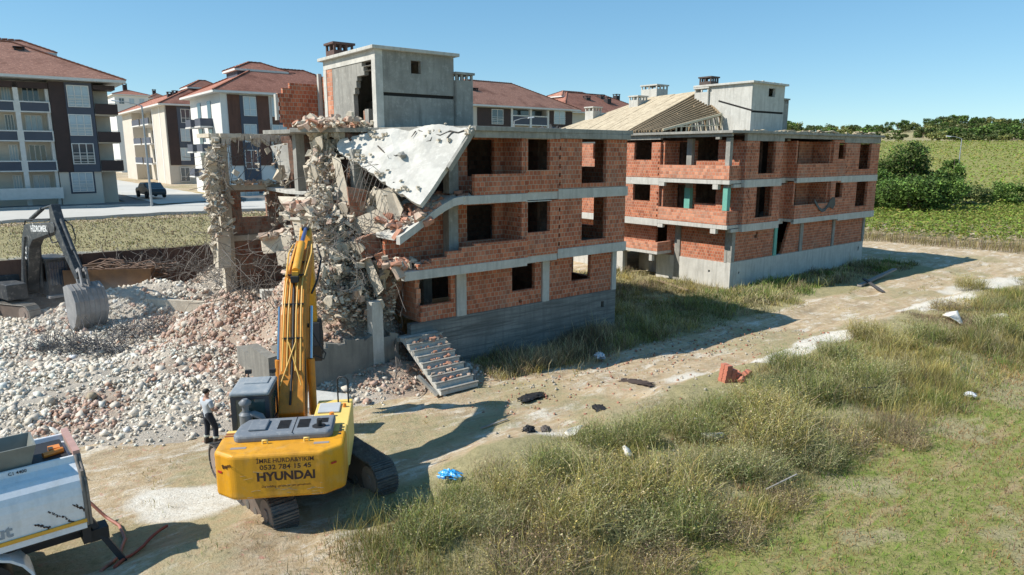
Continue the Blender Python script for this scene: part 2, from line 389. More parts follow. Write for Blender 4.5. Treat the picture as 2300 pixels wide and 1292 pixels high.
# second storey brickwork
m = MB()
wall(m, 's', -.68, -.5, -8.95, -6.22, 6.91, 7.72)
wall(m, 's', -.5, -.3, -6.21, -4.34, 6.925, 9.15, [(-6.08, -4.86, 7.84, 9.12)])
wall(m, 's', -.48, -.28, -4.33, -.02, 7.005, 9.16, [(-2.94, -1.38, 7.22, 9.17)]+teeth(-4.25, 7.05, 9.1))
wall(m, 't', -6.23, -6.41, -.49, 1.2, 6.9, 9.3, teeth(-.3, 7.6, 9.1))
wall(m, 's', .75, .95, -9.04, -6.42, 6.9, 9.3, [(-8.3, -6.9, 7.6, 9.1)])
wall(m, 't', -.05, -.25, -.27, 14.5, 7.005, 9.3, [(1.4, 3.1, 7.9, 9.1), (6, 7.4, 8, 9.1), (10.5, 12, 8, 9.1)])
m.build('second_storey_wall', BRICK, B1)
# window lintel strips
m = MB()
for s0, s1, z, t in ((-6.2, -4.75, 9.125, -.515), (-6.2, -4.75, 6.515, -.515)): m.box(s0, s1, t, t+.1, z, z+.035)
m.build('window_lintel', CONCL, B1)
# roof slab
m = MB()
slabstack(m, [(-8.9, -.75), (.25, -.6), (.3, 15), (-9.3, 15), (-9.3, 12.6), (-11.5, 11.2), (-13.6, 9.6), (-13.1, 7.6), (-13.7, 6), (-12.3, 4.4), (-11.0, 3.2)], 9.40, 9.58)
m.box(-8.9, -4.36, -.62, -.35, 9.14, 9.40); m.box(-4.35, .06, -.64, -.3, 9.165, 9.40); m.box(-.2, .07, -.29, 14.8, 9.1, 9.40)
m.build('roof_slab', CONC, B1, bevel=.015)
# big fallen slab hinged on the roof edge
A = np.array((-8.9, -.72, 9.6)); B = np.array((-11.0, 3.3, 9.6)); T = np.array(F1.P(945, 462, -.95))
nrm = np.cross(B-A, T-A); nrm /= np.linalg.norm(nrm)
if nrm[2] < 0: nrm = -nrm
def onplane(x, y, O, n):
    r = ray(x, y); rl = np.array([r@U, r@V, r[2]]); c = np.array(F1.loc(CAM)); k = np.dot(O-c, n)/np.dot(rl, n); return c+rl*k
outl = [(1062, 285), (1003, 374), (945, 462), (925, 452), (905, 436), (885, 428), (866, 408), (845, 398), (822, 378), (800, 362), (778, 352), (757, 334), (764, 312), (790, 305), (822, 301), (850, 289), (900, 287), (955, 284), (1010, 284)]
outl2 = []
for i in range(len(outl)):
    a, b = outl[i], outl[(i+1) % len(outl)]; outl2.append(a)
    if i >= 2:
        k = max(1, int(math.dist(a, b)/9))
        for j in range(1, k): outl2.append((a[0]+(b[0]-a[0])*j/k+random.uniform(-4, 4), a[1]+(b[1]-a[1])*j/k+(random.uniform(-3, 5) if i < 12 else random.uniform(-1.5, 1.5))))
outl = outl2
m = MB(); poly = [onplane(x, y, A, nrm) for x, y in outl]
cen = sum(poly)/len(poly)
# subdivided sheet so that it can be uneven
def slabsheet(m, poly, nrm, thick, lump=.05, mi=0, sub=.45):
    import mathutils.geometry as mg
    P = [Vector(p) for p in poly]; n = Vector(nrm); x = (P[1]-P[0]).normalized(); y = n.cross(x)
    o = P[0]; q = []
    L = len(P)
    for i in range(L):
        a, b = P[i], P[(i+1) % L]; k = max(1, int((b-a).length/sub))
        for j in range(k):
            p = a.lerp(b, j/k); q.append(Vector(((p-o).dot(x), (p-o).dot(y))))
    bx = [min(v.x for v in q), max(v.x for v in q)]; by = [min(v.y for v in q), max(v.y for v in q)]
    inner = []; gx = bx[0]+sub/2
    def inside(p):
        c = False; k = len(q)-1
        for i in range(len(q)):
            if (q[i].y > p.y) != (q[k].y > p.y) and p.x < (q[k].x-q[i].x)*(p.y-q[i].y)/(q[k].y-q[i].y)+q[i].x: c = not c
            k = i
        return c and min((p-r).length for r in q) > sub*.45
    while gx < bx[1]:
        gy = by[0]+sub/2
        while gy < by[1]:
            p = Vector((gx+random.uniform(-.1, .1), gy+random.uniform(-.1, .1)))
            if inside(p): inner.append(p)
            gy += sub
        gx += sub
    pts = q+inner; nb = len(q)
    r = mg.delaunay_2d_cdt(pts, [(i, (i+1) % nb) for i in range(nb)], [list(range(nb))], 1, 1e-5)
    vs2, fs = r[0], r[2]
    top = [o+x*v.x+y*v.y+n*(mnoise.noise(Vector((v.x*.9, v.y*.9, 3)))*lump*2) for v in vs2]
    bot = [p-n*thick for p in top]; k = len(top)
    m.add(top, fs, mi); m.add(bot, [f[::-1] for f in fs], mi)
    from collections import Counter
    c = {}
    for f in fs:
        for i in range(len(f)):
            c[(f[i], f[(i+1) % len(f)])] = 1
    side = [(i, j) for (i, j) in c if (j, i) not in c]
    m.add(top+bot, [(j, i, k+i, k+j) for i, j in side], mi)
slabsheet(m, poly, nrm, .2, .08, sub=.36)
m.build('fallen_roof_slab', CONCW, B1)
m = MB()
for px in (((1052, 292), (1030, 300), (1012, 296), (990, 306), (962, 302), (940, 294)), ((1018, 298), (1005, 312), (1010, 324)), ((975, 304), (968, 318), (950, 322)), ((935, 297), (925, 310)), ((905, 344), (890, 352), (880, 349)), ((850, 330), (870, 350), (862, 372))):
    m.tube([onplane(x, y, A, nrm)+nrm*.05 for x, y in px], [.035]+[.028]*(len(px)-2)+[.01], 5)
m.build('crack', M('crack_dark', (.12, .105, .09), None, 5, 1, .1), B1).__setitem__('kind', 'stuff')
m = MB()
for k in range(60):
    x, y = random.choice(((1040, 300), (900, 425), (800, 355), (850, 300), (985, 300), (870, 400))); m.obox(onplane(x+random.gauss(0, 16), y+random.gauss(0, 8), A, nrm)+nrm*.09, (random.uniform(.06, .18), random.uniform(.05, .14), random.uniform(.03, .09)), Matrix.Rotation(random.uniform(0, 3), 3, 'X'), jit=.15)
m.build('slab_crumbs', CONCD, B1).__setitem__('kind', 'stuff')
m = MB(); m.prism([onplane(x, y, A, nrm)+nrm*.02 for x, y in ((1003, 374), (1060, 286), (1064, 289), (1008, 378))], tuple(-nrm*.24)); 
m.obox(onplane(905, 352, A, nrm)+nrm*.1, (.28, .22, .15), Matrix.Rotation(.6, 3, 'X'), jit=.15)
m.build('slab_edge_lip', CONC, B1)
# stair tower
TS, TT, TW, TD, Z0, Z1 = -11.0, 3.3, 3.8, 5.1, 9.585, 12.68
m = MB()
jag = []
for y0, y1, xl in ((134, 140, 806), (140, 150, 812), (150, 160, 816), (160, 172, 818), (172, 182, 802), (182, 198, 800), (198, 212, 797), (212, 232, 794)):
    ta = F1.T(xl, y0, TS)[0]; z1 = F1.T(xl, y0, TS)[1]; z0 = F1.T(xl, y1, TS)[1]
    jag.append((TT+.32, ta, z0, z1+.004))
jag.append((TT+.32, F1.T(796, 250, TS)[0], Z0, jag[-1][2]+.01))
wall(m, 't', TS, TS+.2, TT+.001, TT+TD, Z0, Z1, jag)
wf = [(F1.S(923, 150, TT)[0], F1.S(945, 150, TT)[0], F1.S(935, 166, TT)[1], F1.S(935, 137, TT)[1])]
wall(m, 's', TT, TT+.2, TS+.201, TS+TW, Z0, 10.88); wall(m, 's', TT, TT+.2, TS+.201, TS+TW, 11.02, Z1, wf)
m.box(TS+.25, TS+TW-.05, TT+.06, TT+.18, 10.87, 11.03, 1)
wall(m, 't', TS+TW-.2, TS+TW-.001, TT+.201, TT+TD, Z0, Z1); wall(m, 's', TT+TD-.2, TT+TD-.001, TS+.21, TS+TW-.21, Z0, Z1)
m.build('tower_wall', [CONC, DARK], B1)
m = MB(); m.box(TS-.035, TS+.3, TT-.03, TT+.3, Z0, Z1-.001); m.box(TS-.03, TS+.15, TT+.31, TT+TD, Z1-.38, Z1-.002); m.box(TS-.04, TS+.2, TT+TD-.3, TT+TD+.01, Z0+.2, Z1-.39)
m.build('tower_frame', CONCW, B1)
m = MB(); m.box(TS-.012, TS+.05, TT+4.2, TT+4.79, 10.1, Z1-.4); m.build('exposed_brick_strip', BRICKL, B1)
m = MB(); wall(m, 's', TT+1.6, TT+1.75, TS+.25, TS+1.9, Z0, 10.35); m.build('tower_inner_wall', BRICKD, B1)
m = MB(); wall(m, 's', TT+1.2, TT+1.55, TS+.22, TS+2.4, 10.2, 10.4); m.box(TS+.22, TS+.5, TT+1.2, TT+1.55, Z0, 10.2); m.build('tower_inner_beam', CONC, B1)
m = MB(); m.box(TS-.22, TS+TW+.2, TT-.2, TT+TD+.2, Z1, Z1+.14)
for k in range(14): m.obox((TS+random.uniform(0, TW), TT+random.uniform(-.1, TD), Z1+.16), (random.uniform(.1, .4), random.uniform(.1, .3), .05), Matrix.Rotation(random.uniform(0, 3), 3, 'Z'), jit=.1)
m.build('tower_roof', CONCL, B1, bevel=.02)
def vent(name, mat, parent, x0, x1, y0, y1, z0, z1, base=None, holes=3):
    """square flue stack: solid shaft, open slots below a cap"""
    m = MB(); zc = z1-.34
    m.box(x0, x1, y0, y1, z0, zc)
    n = holes+1
    for i in range(n):
        f = i/(n-1); xs = x0+(x1-x0-.1)*f
        m.box(xs, xs+.1, y0, y0+.1, zc, z1-.1); m.box(xs, xs+.1, y1-.1, y1, zc, z1-.1)
    m.box(x0, x0+.1, (y0+y1)/2-.05, (y0+y1)/2+.05, zc, z1-.1)
    m.box(x0-.07, x1+.07, y0-.07, y1+.07, z1-.1, z1)
    return m.build(name, mat, parent, bevel=.01)
vent('flue_stack', CONC, B1, TS+TW+.02, TS+TW+.92, TT-.15, TT+.65, Z0, 12.05)
vent('roof_chimney', M('sooty_brick', (.13, .07, .055), (.07, .05, .045), 3, .9, .3), B1, TS+.05, TS+1.0, TT+4.0, TT+4.9, Z1+.14, Z1+.78)
m = MB(); m.box(-9.5, -8.9, 6.5, 7.3, 9.585, 10.9); m.build('chimney_stub', CONC, B1)
# brick wall fragment standing on the roof, with rebar column
m = MB(); a0 = F1.S(626, 250, 10.4)[0]; a1 = F1.S(722, 250, 10.4)[0]
wall(m, 's', 10.4, 10.6, a0, a1, 9.6, 11.85, [(a0-.1, a0+.45, 9.5, 9.8), (a0-.1, a0+.25, 9.79, 10.0), (a0+.5, a0+.9, 9.5, 9.78), (a0-.1, a0+.6, 11.6, 12), (a0-.1, a0+.25, 11.35, 12)]+ragged(a0, 10.0, 11.35, .12, 1))
wall(m, 't', a1+.02, a1+.22, 8.9, 10.6, 9.6, 12.2, ragged(8.9, 9.6, 12.2, .8, 1))
m.build('roof_wall_fragment', BRICK, B1)
m = MB(); m.box(a0-.12, a0-.01, 10.38, 10.62, 10.1, 11.3); m.box(a1-.16, a1+.0, 10.2, 10.39, 9.9, 12.35); m.box(a1-.75, a1-.6, 9.4, 9.6, 9.6, 10.2)
m.build('fragment_post', CONCL, B1)
m = MB(); wall(m, 's', 9.2, 9.4, a1-.6, a1+.2, 9.6, 10.3, ragged(a1-.6, 9.6, 10.3, .3, 1)); m.build('low_wall_fragment', BRICKD, B1)
# back wall seen through the missing part
TB = 13.
def bS(x, y): return F1.S(x, y, TB)
m = MB()
s0 = bS(512, 400)[0]; s1 = bS(700, 400)[0]
wall(m, 's', TB+.05, TB+.25, s0, s1+.6, 4.45, 6.72, [(bS(542, 450)[0], bS(599, 450)[0], bS(570, 487)[1], bS(570, 431)[1])])
wall(m, 's', TB+.05, TB+.25, s0, s1+2.6, 1.2, 4.15, [(s1-1.6, s1+.2, 1.1, 2.4)])
wall(m, 's', TB-.6, TB-.4, bS(688, 400)[0]-.1, bS(688, 400)[0]+2.4, 6.9, 9.2, ragged(bS(688, 400)[0]-.1, 6.9, 9.2, .25, 1))
wall(m, 't', -9.2, -9.0, 4, 12.3, 1.9, 9.38, [(5, 6.2, 2, 3.9), (7, 8.2, 4.2, 6.2)])
m.build('rear_wall', BRICKD, B1)
m = MB()
zr = bS(600, 304)[1]
m.box(s0-.35, s1+1.6, TB-.1, TB+.3, 6.72, 6.98); m.box(s0-.3, s1+1.5, TB-.08, TB+.32, 4.16, 4.44)
for i in range(12):
    a = s0-.9+i*.48; m.prism([(a, TB-.5+random.uniform(-.3, .3), zr-.16+random.uniform(-.06, .03)), (a+.49, TB-.5+random.uniform(-.3, .3), zr-.16+random.uniform(-.06, .03)), (a+.49, TB+1.6, zr-.14), (a, TB+1.6, zr-.14)], (0, 0, .16+random.uniform(0, .06)))
m.build('rear_beam', CONCD, B1)
m = MB(); a = s0-.8
while a < s1+.6:
    w_ = random.uniform(.18, .42); d_ = random.uniform(.28, .62); j_ = random.uniform(-.12, .12)
    m.prism([(a, TB-.62+j_, zr+.04), (a+w_+.03, TB-.62+j_, zr+.04), (a+w_*.9, TB-.5+j_, zr-d_), (a+w_*.15, TB-.5+j_, zr-d_*random.uniform(.6, 1))], (.0, .4, .0)); a += w_
m.build('ragged_roof_edge', CONCW, B1, split=False)
m = MB(); m.box(s0-.55, s0, TB-.15, TB+.3, .5, zr-.2); m.box(s0-.1+.0, s0+.02, TB-.16, TB+.31, .5, 9)
m.build('rear_column', CONCD, B1)
def chain(m, pts, w, n, mi=0, jit=.3):
    w = w*.8
    """string of uneven concrete lumps still tied together"""
    for i in range(len(pts)-1):
        a, b = Vector(pts[i]), Vector(pts[i+1]); k = max(1, int((b-a).length/(w*.28)))
        for j in range(k):
            c = a.lerp(b, (j+.5)/k)+Vector([random.uniform(-.25, .25)*w for _ in range(3)]); s = w*random.uniform(.3, 1.1)
            m.obox(c, (s*1.2, s*random.uniform(.25, .6), s*random.uniform(.8, 2.2)), Matrix.Rotation(random.uniform(0, 3), 3, random.choice('XYZ')) @ Matrix.Rotation(random.uniform(0, 3), 3, random.choice('XYZ')), mi, taper=random.uniform(.5, 1), jit=.16)
m = MB(); 
chain(m, [F1.P(488, 312, 12.2), F1.P(478, 360, 12.2), F1.P(486, 440, 12.2), F1.P(480, 520, 12.2), F1.P(488, 590, 12.2)], .42, 1)
chain(m, [F1.P(470, 330, 12.6), F1.P(468, 400, 12.6), F1.P(474, 470, 12.6)], .3, 1)
m.obox(F1.P(500, 560, 12), (.6, .5, 1.7), Matrix.Rotation(.05, 3, 'Y'), jit=.06)
m.build('ragged_column', CONCD, B1)
# hanging triangular slab and its dangling lumps
m = MB(); pl = [F1.P(x, y, 11.9-(x-607)/76*1.5) for x, y in ((607, 328), (640, 322), (683, 320), (672, 350), (655, 378), (648, 404), (636, 404), (626, 372))]
nh = np.cross(np.array(pl[2])-pl[0], np.array(pl[5])-pl[0]); nh = nh/np.linalg.norm(nh); nh = nh if nh[0] < 0 else -nh
slabsheet(m, pl, tuple(nh), .16, .03, sub=.3)
m.build('hanging_slab', CONCW, B1)
m = MB(); chain(m, [F1.P(630, 380, 10.9), F1.P(628, 392, 10.9)], .4, 1); chain(m, [F1.P(648, 405, 11), F1.P(642, 470, 11)], .22, 1)
for x, y, w in ((628, 396, .4), (530, 389, .22), (600, 338, .2), (632, 467, .2), (630, 493, .22), (648, 445, .25)):
    m.obox(F1.P(x, y, 10.9), (w, w*.7, w*1.3), Matrix.Rotation(random.uniform(0, 3), 3, 'Y'), jit=.15)
m.build('dangling_lump', CONCD, B1)
# torn vertical strips in the middle of the wreck
m = MB()
chain(m, [F1.P(700, 300, 7), F1.P(712, 340, 6.8), F1.P(700, 400, 6.5), F1.P(706, 450, 6)], .5, 1)
chain(m, [F1.P(728, 300, 5.5), F1.P(735, 350, 5.3), F1.P(722, 410, 5), F1.P(705, 480, 4.8)], .42, 1)
chain(m, [F1.P(690, 292, 7), F1.P(735, 296, 5.2), F1.P(765, 300, 4.5)], .5, 1)
chain(m, [F1.P(880, 500, 1.6), F1.P(868, 560, 1.5), F1.P(862, 600, 1.2), F1.P(858, 640, .6)], .42, 1)
chain(m, [F1.P(840, 430, 2.6), F1.P(870, 480, 2.2), F1.P(900, 540, 1.5)], .55, 1)
m.build('torn_concrete', CONCD, B1)
def heap(s, t):
    return 4.0*np.exp(-(((s+13.0)/1.7)**2+((t-5.2)/3.2)**2))+2.3*np.exp(-(((s+12.6)/1.5)**2+((t-2.2)/1.4)**2))
m = MB()
for pts, t, d in ((((748, 352), (764, 356), (800, 508), (776, 524)), 3.4, (.1, .35, 0)), (((770, 400), (830, 420), (840, 470), (800, 500)), 4.2, (.3, .6, .1)),
                  (((700, 318), (760, 312), (752, 372), (708, 350)), 5.6, (.1, .5, 0)), (((728, 520), (775, 505), (768, 560), (735, 575)), 2.6, (.2, .5, 0)),
                  (((640, 462), (745, 466), (742, 480), (645, 476)), 4.2, (.3, 1.6, .3)), (((588, 537), (655, 527), (652, 565), (592, 570)), 8.5, (.2, .8, .1)),
                  (((620, 565), (664, 572), (655, 600), (625, 596)), 7.6, (.2, .3, 0)), (((655, 490), (700, 488), (690, 540), (668, 548)), 5, (.1, .3, 0)),
                  (((775, 500), (845, 470), (880, 500), (845, 530), (790, 520)), 1.6, (.2, .5, -.1)), (((842, 428), (880, 420), (905, 470), (880, 540), (850, 500)), 1.2, (.15, .18, 0)),
                  (((688, 540), (760, 520), (770, 535), (700, 560)), 3, (.3, .8, .1)), (((815, 585), (832, 580), (862, 650), (845, 668)), .6, (.1, .2, 0))):
    xm = sum(q[0] for q in pts)/len(pts); P = [F1.P(x, y, t-(x-xm)*.022) for x, y in pts]; m.prism(P, d)
for k in range(46):
    s_, t_ = random.gauss(-13.0, .9), random.uniform(.8, 7); z_ = float(heap(s_, t_))*random.uniform(.55, 1.0)+.2; L_ = random.uniform(.5, 1.5)
    m.obox((s_, t_, z_), (L_, L_*random.uniform(.25, .7), random.uniform(.12, .2)), Matrix.Rotation(random.uniform(0, 3), 3, 'Z') @ Matrix.Rotation(random.gauss(0, .8), 3, 'X') @ Matrix.Rotation(random.gauss(0, .8), 3, 'Y'), jit=.07)
m.build('tilted_slab_piece', CONCD, B1)
m = MB()
for pts, t, d in ((((780, 420), (825, 428), (818, 480), (790, 500)), 2.4, (.1, .3, 0)), (((800, 540), (850, 520), (862, 560), (818, 590)), 1.2, (.1, .4, 0)), (((845, 585), (900, 600), (905, 640), (875, 700), (850, 660)), 1.0, (.2, .2, 0))):
    m.prism([F1.P(x, y, t) for x, y in pts], d)
m.build('tilted_brick_piece', BRICKD, B1)
# curtain of crumbled concrete still hanging on its bars, roof to ground
m = MB(); mr = MB()
def tw(y): return float(np.interp(y, [290, 400, 500, 600, 700], [6.2, 4.6, 2.6, 1.4, .5]))
STR = [(random.uniform(692, 770), random.uniform(300, 330)) for _ in range(11)]+[(random.uniform(700, 860), random.uniform(395, 470)) for _ in range(15)]+[(random.uniform(700, 895), random.uniform(480, 600)) for _ in range(22)]+[(random.uniform(468, 505), random.uniform(312, 470)) for _ in range(8)]+[(random.uniform(560, 690), random.uniform(322, 332)) for _ in range(3)]+[(random.uniform(560, 690), random.uniform(418, 540)) for _ in range(6)]
for x, y in STR:
    left = x < 690; off_ = random.uniform(-.5, .5); t_ = lambda yy: (12.1+off_ if x < 520 else 10.5+off_) if left else tw(yy)+off_
    L_ = random.uniform(45, 130)*(.8 if left else 1); n_ = 6; dr = random.gauss(0, 16); px = [(x+dr*k/n_+random.gauss(0, 4), y+L_*k/n_) for k in range(n_+1)]
    P = [Vector(F1.P(a, b, t_(b))) for a, b in px]; mr.tube(P, .013, 3, cap=False)
    for i in range(n_):
        for j in range(random.randint(1, 10) if not left or x < 520 else random.randint(0, 2)):
            c = P[i].lerp(P[i+1], random.random())+Vector([random.gauss(0, .12) for _ in range(3)]); s = random.uniform(.04, .19)*(2.2 if random.random() < .10 else 1)
            m.obox(c, (s, s*random.uniform(.2, .5), s*random.uniform(.7, 1.9)), Matrix.Rotation(random.uniform(0, 3), 3, 'Z') @ Matrix.Rotation(random.uniform(0, 3), 3, 'X'), 0 if random.random() < .84 else 1, taper=random.uniform(.5, 1), jit=.18)
for k in range(2300):
    y = random.uniform(470, 720); x = random.gauss(775, 60)+(y-600)*.10; x = min(max(x, 640), 885); s = random.uniform(.035, .17)*(2.6 if random.random() < .07 else 1)
    c = Vector(F1.P(x, y, tw(y)+random.uniform(-.2, .9))); m.obox(c, (s*1.3, s*random.uniform(.3, .8), s*random.uniform(.2, .7)), Matrix.Rotation(random.uniform(0, 3), 3, 'Z') @ Matrix.Rotation(random.uniform(0, 3), 3, 'X'), 0 if random.random() < .6 else 1, taper=random.uniform(.5, 1), jit=.18)
for x, y, w_, h_ in ((712, 330, 30, 55), (742, 350, 24, 70), (700, 395, 26, 50), (730, 440, 34, 40), (790, 560, 60, 34), (750, 610, 44, 30), (835, 610, 30, 50), (812, 520, 40, 30), (770, 470, 30, 44), (865, 560, 22, 60), (715, 575, 30, 34), (800, 660, 34, 26), (850, 690, 26, 40), (735, 680, 30, 30), (880, 470, 30, 24), (900, 450, 26, 20)):
    t_ = tw(y)+random.uniform(-.5, .1); n_ = 7; pp = []
    for k in range(n_):
        a = 2*PI*k/n_; q = random.uniform(.65, 1.15); xx = x+math.cos(a)*w_*.5*q; yy = y+math.sin(a)*h_*.5*q; pp.append(F1.P(xx, yy, t_-(xx-x)*.03+(yy-y)*.01))
    m.prism(pp, (.12, .16, .03), 0 if random.random() < .75 else 1)
m.build('hanging_debris', [CONCD, BRKP if 'BRKP' in globals() else BRICKD], B1, split=False).__setitem__('kind', 'stuff')
mr.build('hanging_bar', REBAR, B1, split=False).__setitem__('kind', 'stuff')
# interior partitions keep the rooms dark
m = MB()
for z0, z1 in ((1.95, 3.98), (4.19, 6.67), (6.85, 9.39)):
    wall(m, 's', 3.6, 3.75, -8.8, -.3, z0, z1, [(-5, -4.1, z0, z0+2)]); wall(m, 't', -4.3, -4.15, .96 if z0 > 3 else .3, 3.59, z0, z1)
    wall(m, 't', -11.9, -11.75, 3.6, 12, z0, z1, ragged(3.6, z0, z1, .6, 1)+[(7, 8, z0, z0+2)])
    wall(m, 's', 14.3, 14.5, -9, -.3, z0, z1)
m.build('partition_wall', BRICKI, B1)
# rubble lying on the floors and roof
def lumps(m, n, gen, s0, s1, flat=.6, mi=0, mis=None):
    for _ in range(n):
        c = gen(); s = random.uniform(s0, s1)*(1 if random.random() < .8 else 1.7)
        R = Matrix.Rotation(random.uniform(0, 6), 3, 'Z') @ Matrix.Rotation(random.gauss(0, .6), 3, 'X') @ Matrix.Rotation(random.gauss(0, .6), 3, 'Y')
        m.obox(c, (s, s*random.uniform(.5, 1), s*flat*random.uniform(.5, 1.2)), R, random.choice(mis) if mis else mi, taper=random.uniform(.6, 1), jit=.12)
def ptlist(px, t0, t1):
    def g():
        k = random.uniform(0, len(px)-1.001); i = int(k); f = k-i
        x = px[i][0]*(1-f)+px[i+1][0]*f; y = px[i][1]*(1-f)+px[i+1][1]*f
        return Vector(F1.P(x, y, random.uniform(t0, t1)))
    return g
m = MB()
def g(): a = random.uniform(0, 1); return Vector((-13.4+2.2*a+random.uniform(-.2, .4), 3.6+random.uniform(0, 3.6), 9.62+random.uniform(0, .5)*(1-abs(a-.5)*1.4)))
lumps(m, 170, g, .1, .34, .5, mis=(0, 1, 2, 2, 1))
def g(): a = random.uniform(0, 1); return Vector((-12.2+3.2*a, random.uniform(-.6, 1.5), 5.66+1.25*a-.25*abs(a-.5)+random.uniform(0, .45)*(1-a*.6)))
lumps(m, 190, g, .1, .32, .45, mis=(0, 0, 0, 1, 2))
def g(): a = random.uniform(0, 1)**1.5; return Vector((-12.5+2.4*a, random.uniform(-.6, .6), 4.22+random.uniform(0, .45)*(1-a)))
lumps(m, 110, g, .1, .35, .45, mis=(0, 0, 1, 2))
def g(): return Vector((-9.4+random.uniform(-.1, 2.6), random.uniform(-.2, .6), 6.95+random.uniform(0, .12)))
lumps(m, 25, g, .1, .25, .45, mis=(0, 0, 1))
lumps(m, 60, ptlist(((520, 409), (690, 411)), TB-.4, TB+.2), .1, .25, .5, mis=(2, 1))
lumps(m, 90, ptlist(((650, 466), (700, 455), (745, 468)), 3.5, 5.6), .12, .4, .6, mis=(0, 1, 2, 1))
lumps(m, 60, ptlist(((588, 533), (655, 522)), 8.5, 9.5), .1, .35, .6, mis=(1, 2))
m.build('floor_rubble', [BRKC, BRKP, CONCD], B1).__setitem__('kind', 'stuff')
# ------------------------------------------------------------------ wreck heap inside the building
def heap(s, t):
    h = 4.6*np.exp(-(((s+13.0)/1.7)**2+((t-5.2)/3.2)**2))+2.6*np.exp(-(((s+12.6)/1.5)**2+((t-2.2)/1.4)**2))+2.4*np.exp(-(((s+16.)/2.4)**2+((t-9)/3.)**2))+1.5*np.exp(-(((s+14.6)/2.6)**2+((t-3.0)/2.6)**2))
    return h*.88
# rebar: thin bent bars as one tangle mesh
def rebars(m, n, gen, L0, L1, r=.012, curl=.5, down=.0, seg=6, nn=3):
    for _ in range(n):
        p = Vector(gen()); L = random.uniform(L0, L1)
        d = Vector((random.gauss(0, 1), random.gauss(0, 1), random.gauss(0, .6)-down)).normalized(); pts = [p.copy()]
        bend = Vector((random.gauss(0, 1), random.gauss(0, 1), random.gauss(0, 1)))*curl
        for k in range(seg):
            p = p+d*(L/seg); d = (d+bend*(1/seg)*1.2+Vector((random.gauss(0, .12), random.gauss(0, .12), random.gauss(0, .12)))-Vector((0, 0, down/seg))).normalized(); pts.append(p.copy())
        m.tube(pts, r*random.uniform(.8, 1.3), nn, cap=False)
def pxgen(x0, x1, y0, y1, t0, t1): return lambda: F1.P(random.uniform(x0, x1), random.uniform(y0, y1), random.uniform(t0, t1))
m = MB()
rebars(m, 46, pxgen(500, 690, 305, 325, 11.6, 13), .8, 2.6, .012, .8, 1.6)
rebars(m, 50, pxgen(465, 500, 310, 560, 11.6, 12.6), .6, 2.2, .012, .9, .6)
rebars(m, 40, pxgen(640, 700, 440, 560, 6, 9), .8, 2.6, .012, .7, 1.0)
rebars(m, 70, pxgen(700, 890, 330, 480, 1.5, 5), .6, 2.0, .012, .8, 1.0)
rebars(m, 60, pxgen(690, 900, 600, 700, .2, 1.5), .8, 2.4, .012, .8, 1.0)
rebars(m, 240, pxgen(700, 900, 480, 650, .3, 2.6), .5, 1.9, .011, 1.2, .5)
rebars(m, 90, pxgen(480, 660, 560, 660, 4, 10), .8, 2.8, .012, .9, .3)
for k in range(11):                                   # mesh bars below the fallen slab
    x = 815+k*8; m.tube([F1.P(x, 372+k*7, 1.5), F1.P(x-12, 410+k*6, 1.2), F1.P(x-22, 450+k*5, 1.0)], .012, 3, cap=False)
for k in range(6): m.tube([F1.P(790+k*6, 470+k*18, 1.0), F1.P(840+k*4, 480+k*16, .9), F1.P(880, 505+k*12, .9)], .012, 3, cap=False)
for k in range(5): m.tube([(-12.2, .1+.12*k, 1.55-.02*k), (-12.7, -.7-.1*k, 1.25-.07*k), (-13.1-.1*k, -1.5-.15*k, .85-.06*k)], .014, 4, cap=False)
m.build('hanging_rebar', REBAR, B1).__setitem__('kind', 'stuff')

# entrance stairs lying against the facade
ST = thing('concrete_stairs', 'outdoor concrete stair flight littered with broken bricks at the torn end of the block', 'stairs', F1.W(-12.15, -3.0, 0), ROT)
m = MB(); n = 9; W_ = 1.62; run = 2.75/n; rise = 1.55/n
prof = [(0, 0)]
for i in range(n): prof += [(i*run, (i+1)*rise), ((i+1)*run, (i+1)*rise)]
prof += [(2.95, 1.55), (2.95, 1.38), (2.72, 1.38), (.12, -.05)]
m.prism([(0, y, z) for y, z in prof], (W_, 0, 0)); m.build('stair_flight', CONCL, ST, bevel=.008)
m = MB()
for i in range(n): m.box(-.03, W_+.03, i*run-.035, i*run+.08, (i+1)*rise+.003, (i+1)*rise+.045)
m.build('tread_edge', CONC, ST)
m = MB(); m.prism([(W_*.0-.05, 2.9, 1.36), (W_+.1, 2.9, 1.36), (W_+.25, 3.25, 1.36), (-.25, 3.2, 1.36)], (0, 0, .17)); m.bar((-.35, 1.0, .55), (-.05, .15, -.02), .14, .1); m.build('landing', CONC, ST)
m = MB()
def g():
    i = random.randrange(1, n-1); return Vector((random.uniform(.15, W_-.05), (i+.55)*run+random.uniform(-.1, .06), (i+1)*rise+.06))
lumps(m, 85, g, .05, .15, .6, mis=(0, 0, 1)); m.build('brick_debris', [BRKC, BRKP], ST).__setitem__('kind', 'stuff')

# ================================================================== SECOND UNFINISHED BLOCK
F2 = Frame(O2)
B2 = thing('unfinished_building', 'standing unfinished brick block with corner balconies and half boarded timber roof, on the right', 'building', F2.W(0, 0), ROT)
m = MB()
wall(m, 's', 0, .3, 0, 17.9, -.6, 1.72, [(17.1, 17.3, 1.0, 1.35), (.9, 1.05, .9, 1.05)])
wall(m, 't', 0, .3, .301, 6.0, -.6, 1.68, [(1.5, 1.65, .9, 1.05)]); wall(m, 't', 0, .3, 9.0, 17, -.6, 1.68); wall(m, 't', 1.6, 1.9, 6, 9, -.6, 1.68)
wall(m, 't', 17.6, 17.9, .301, 17, -.6, 1.72)
m.build('base_wall', CONCL, B2)
m = MB()
ZT = 3.9
wall(m, 's', .06, .26, .36, 4.88, 1.725, ZT, [(2.6, 2.95, 3.1, 3.3), (2.75, 3.0, 3.3, 3.5)])
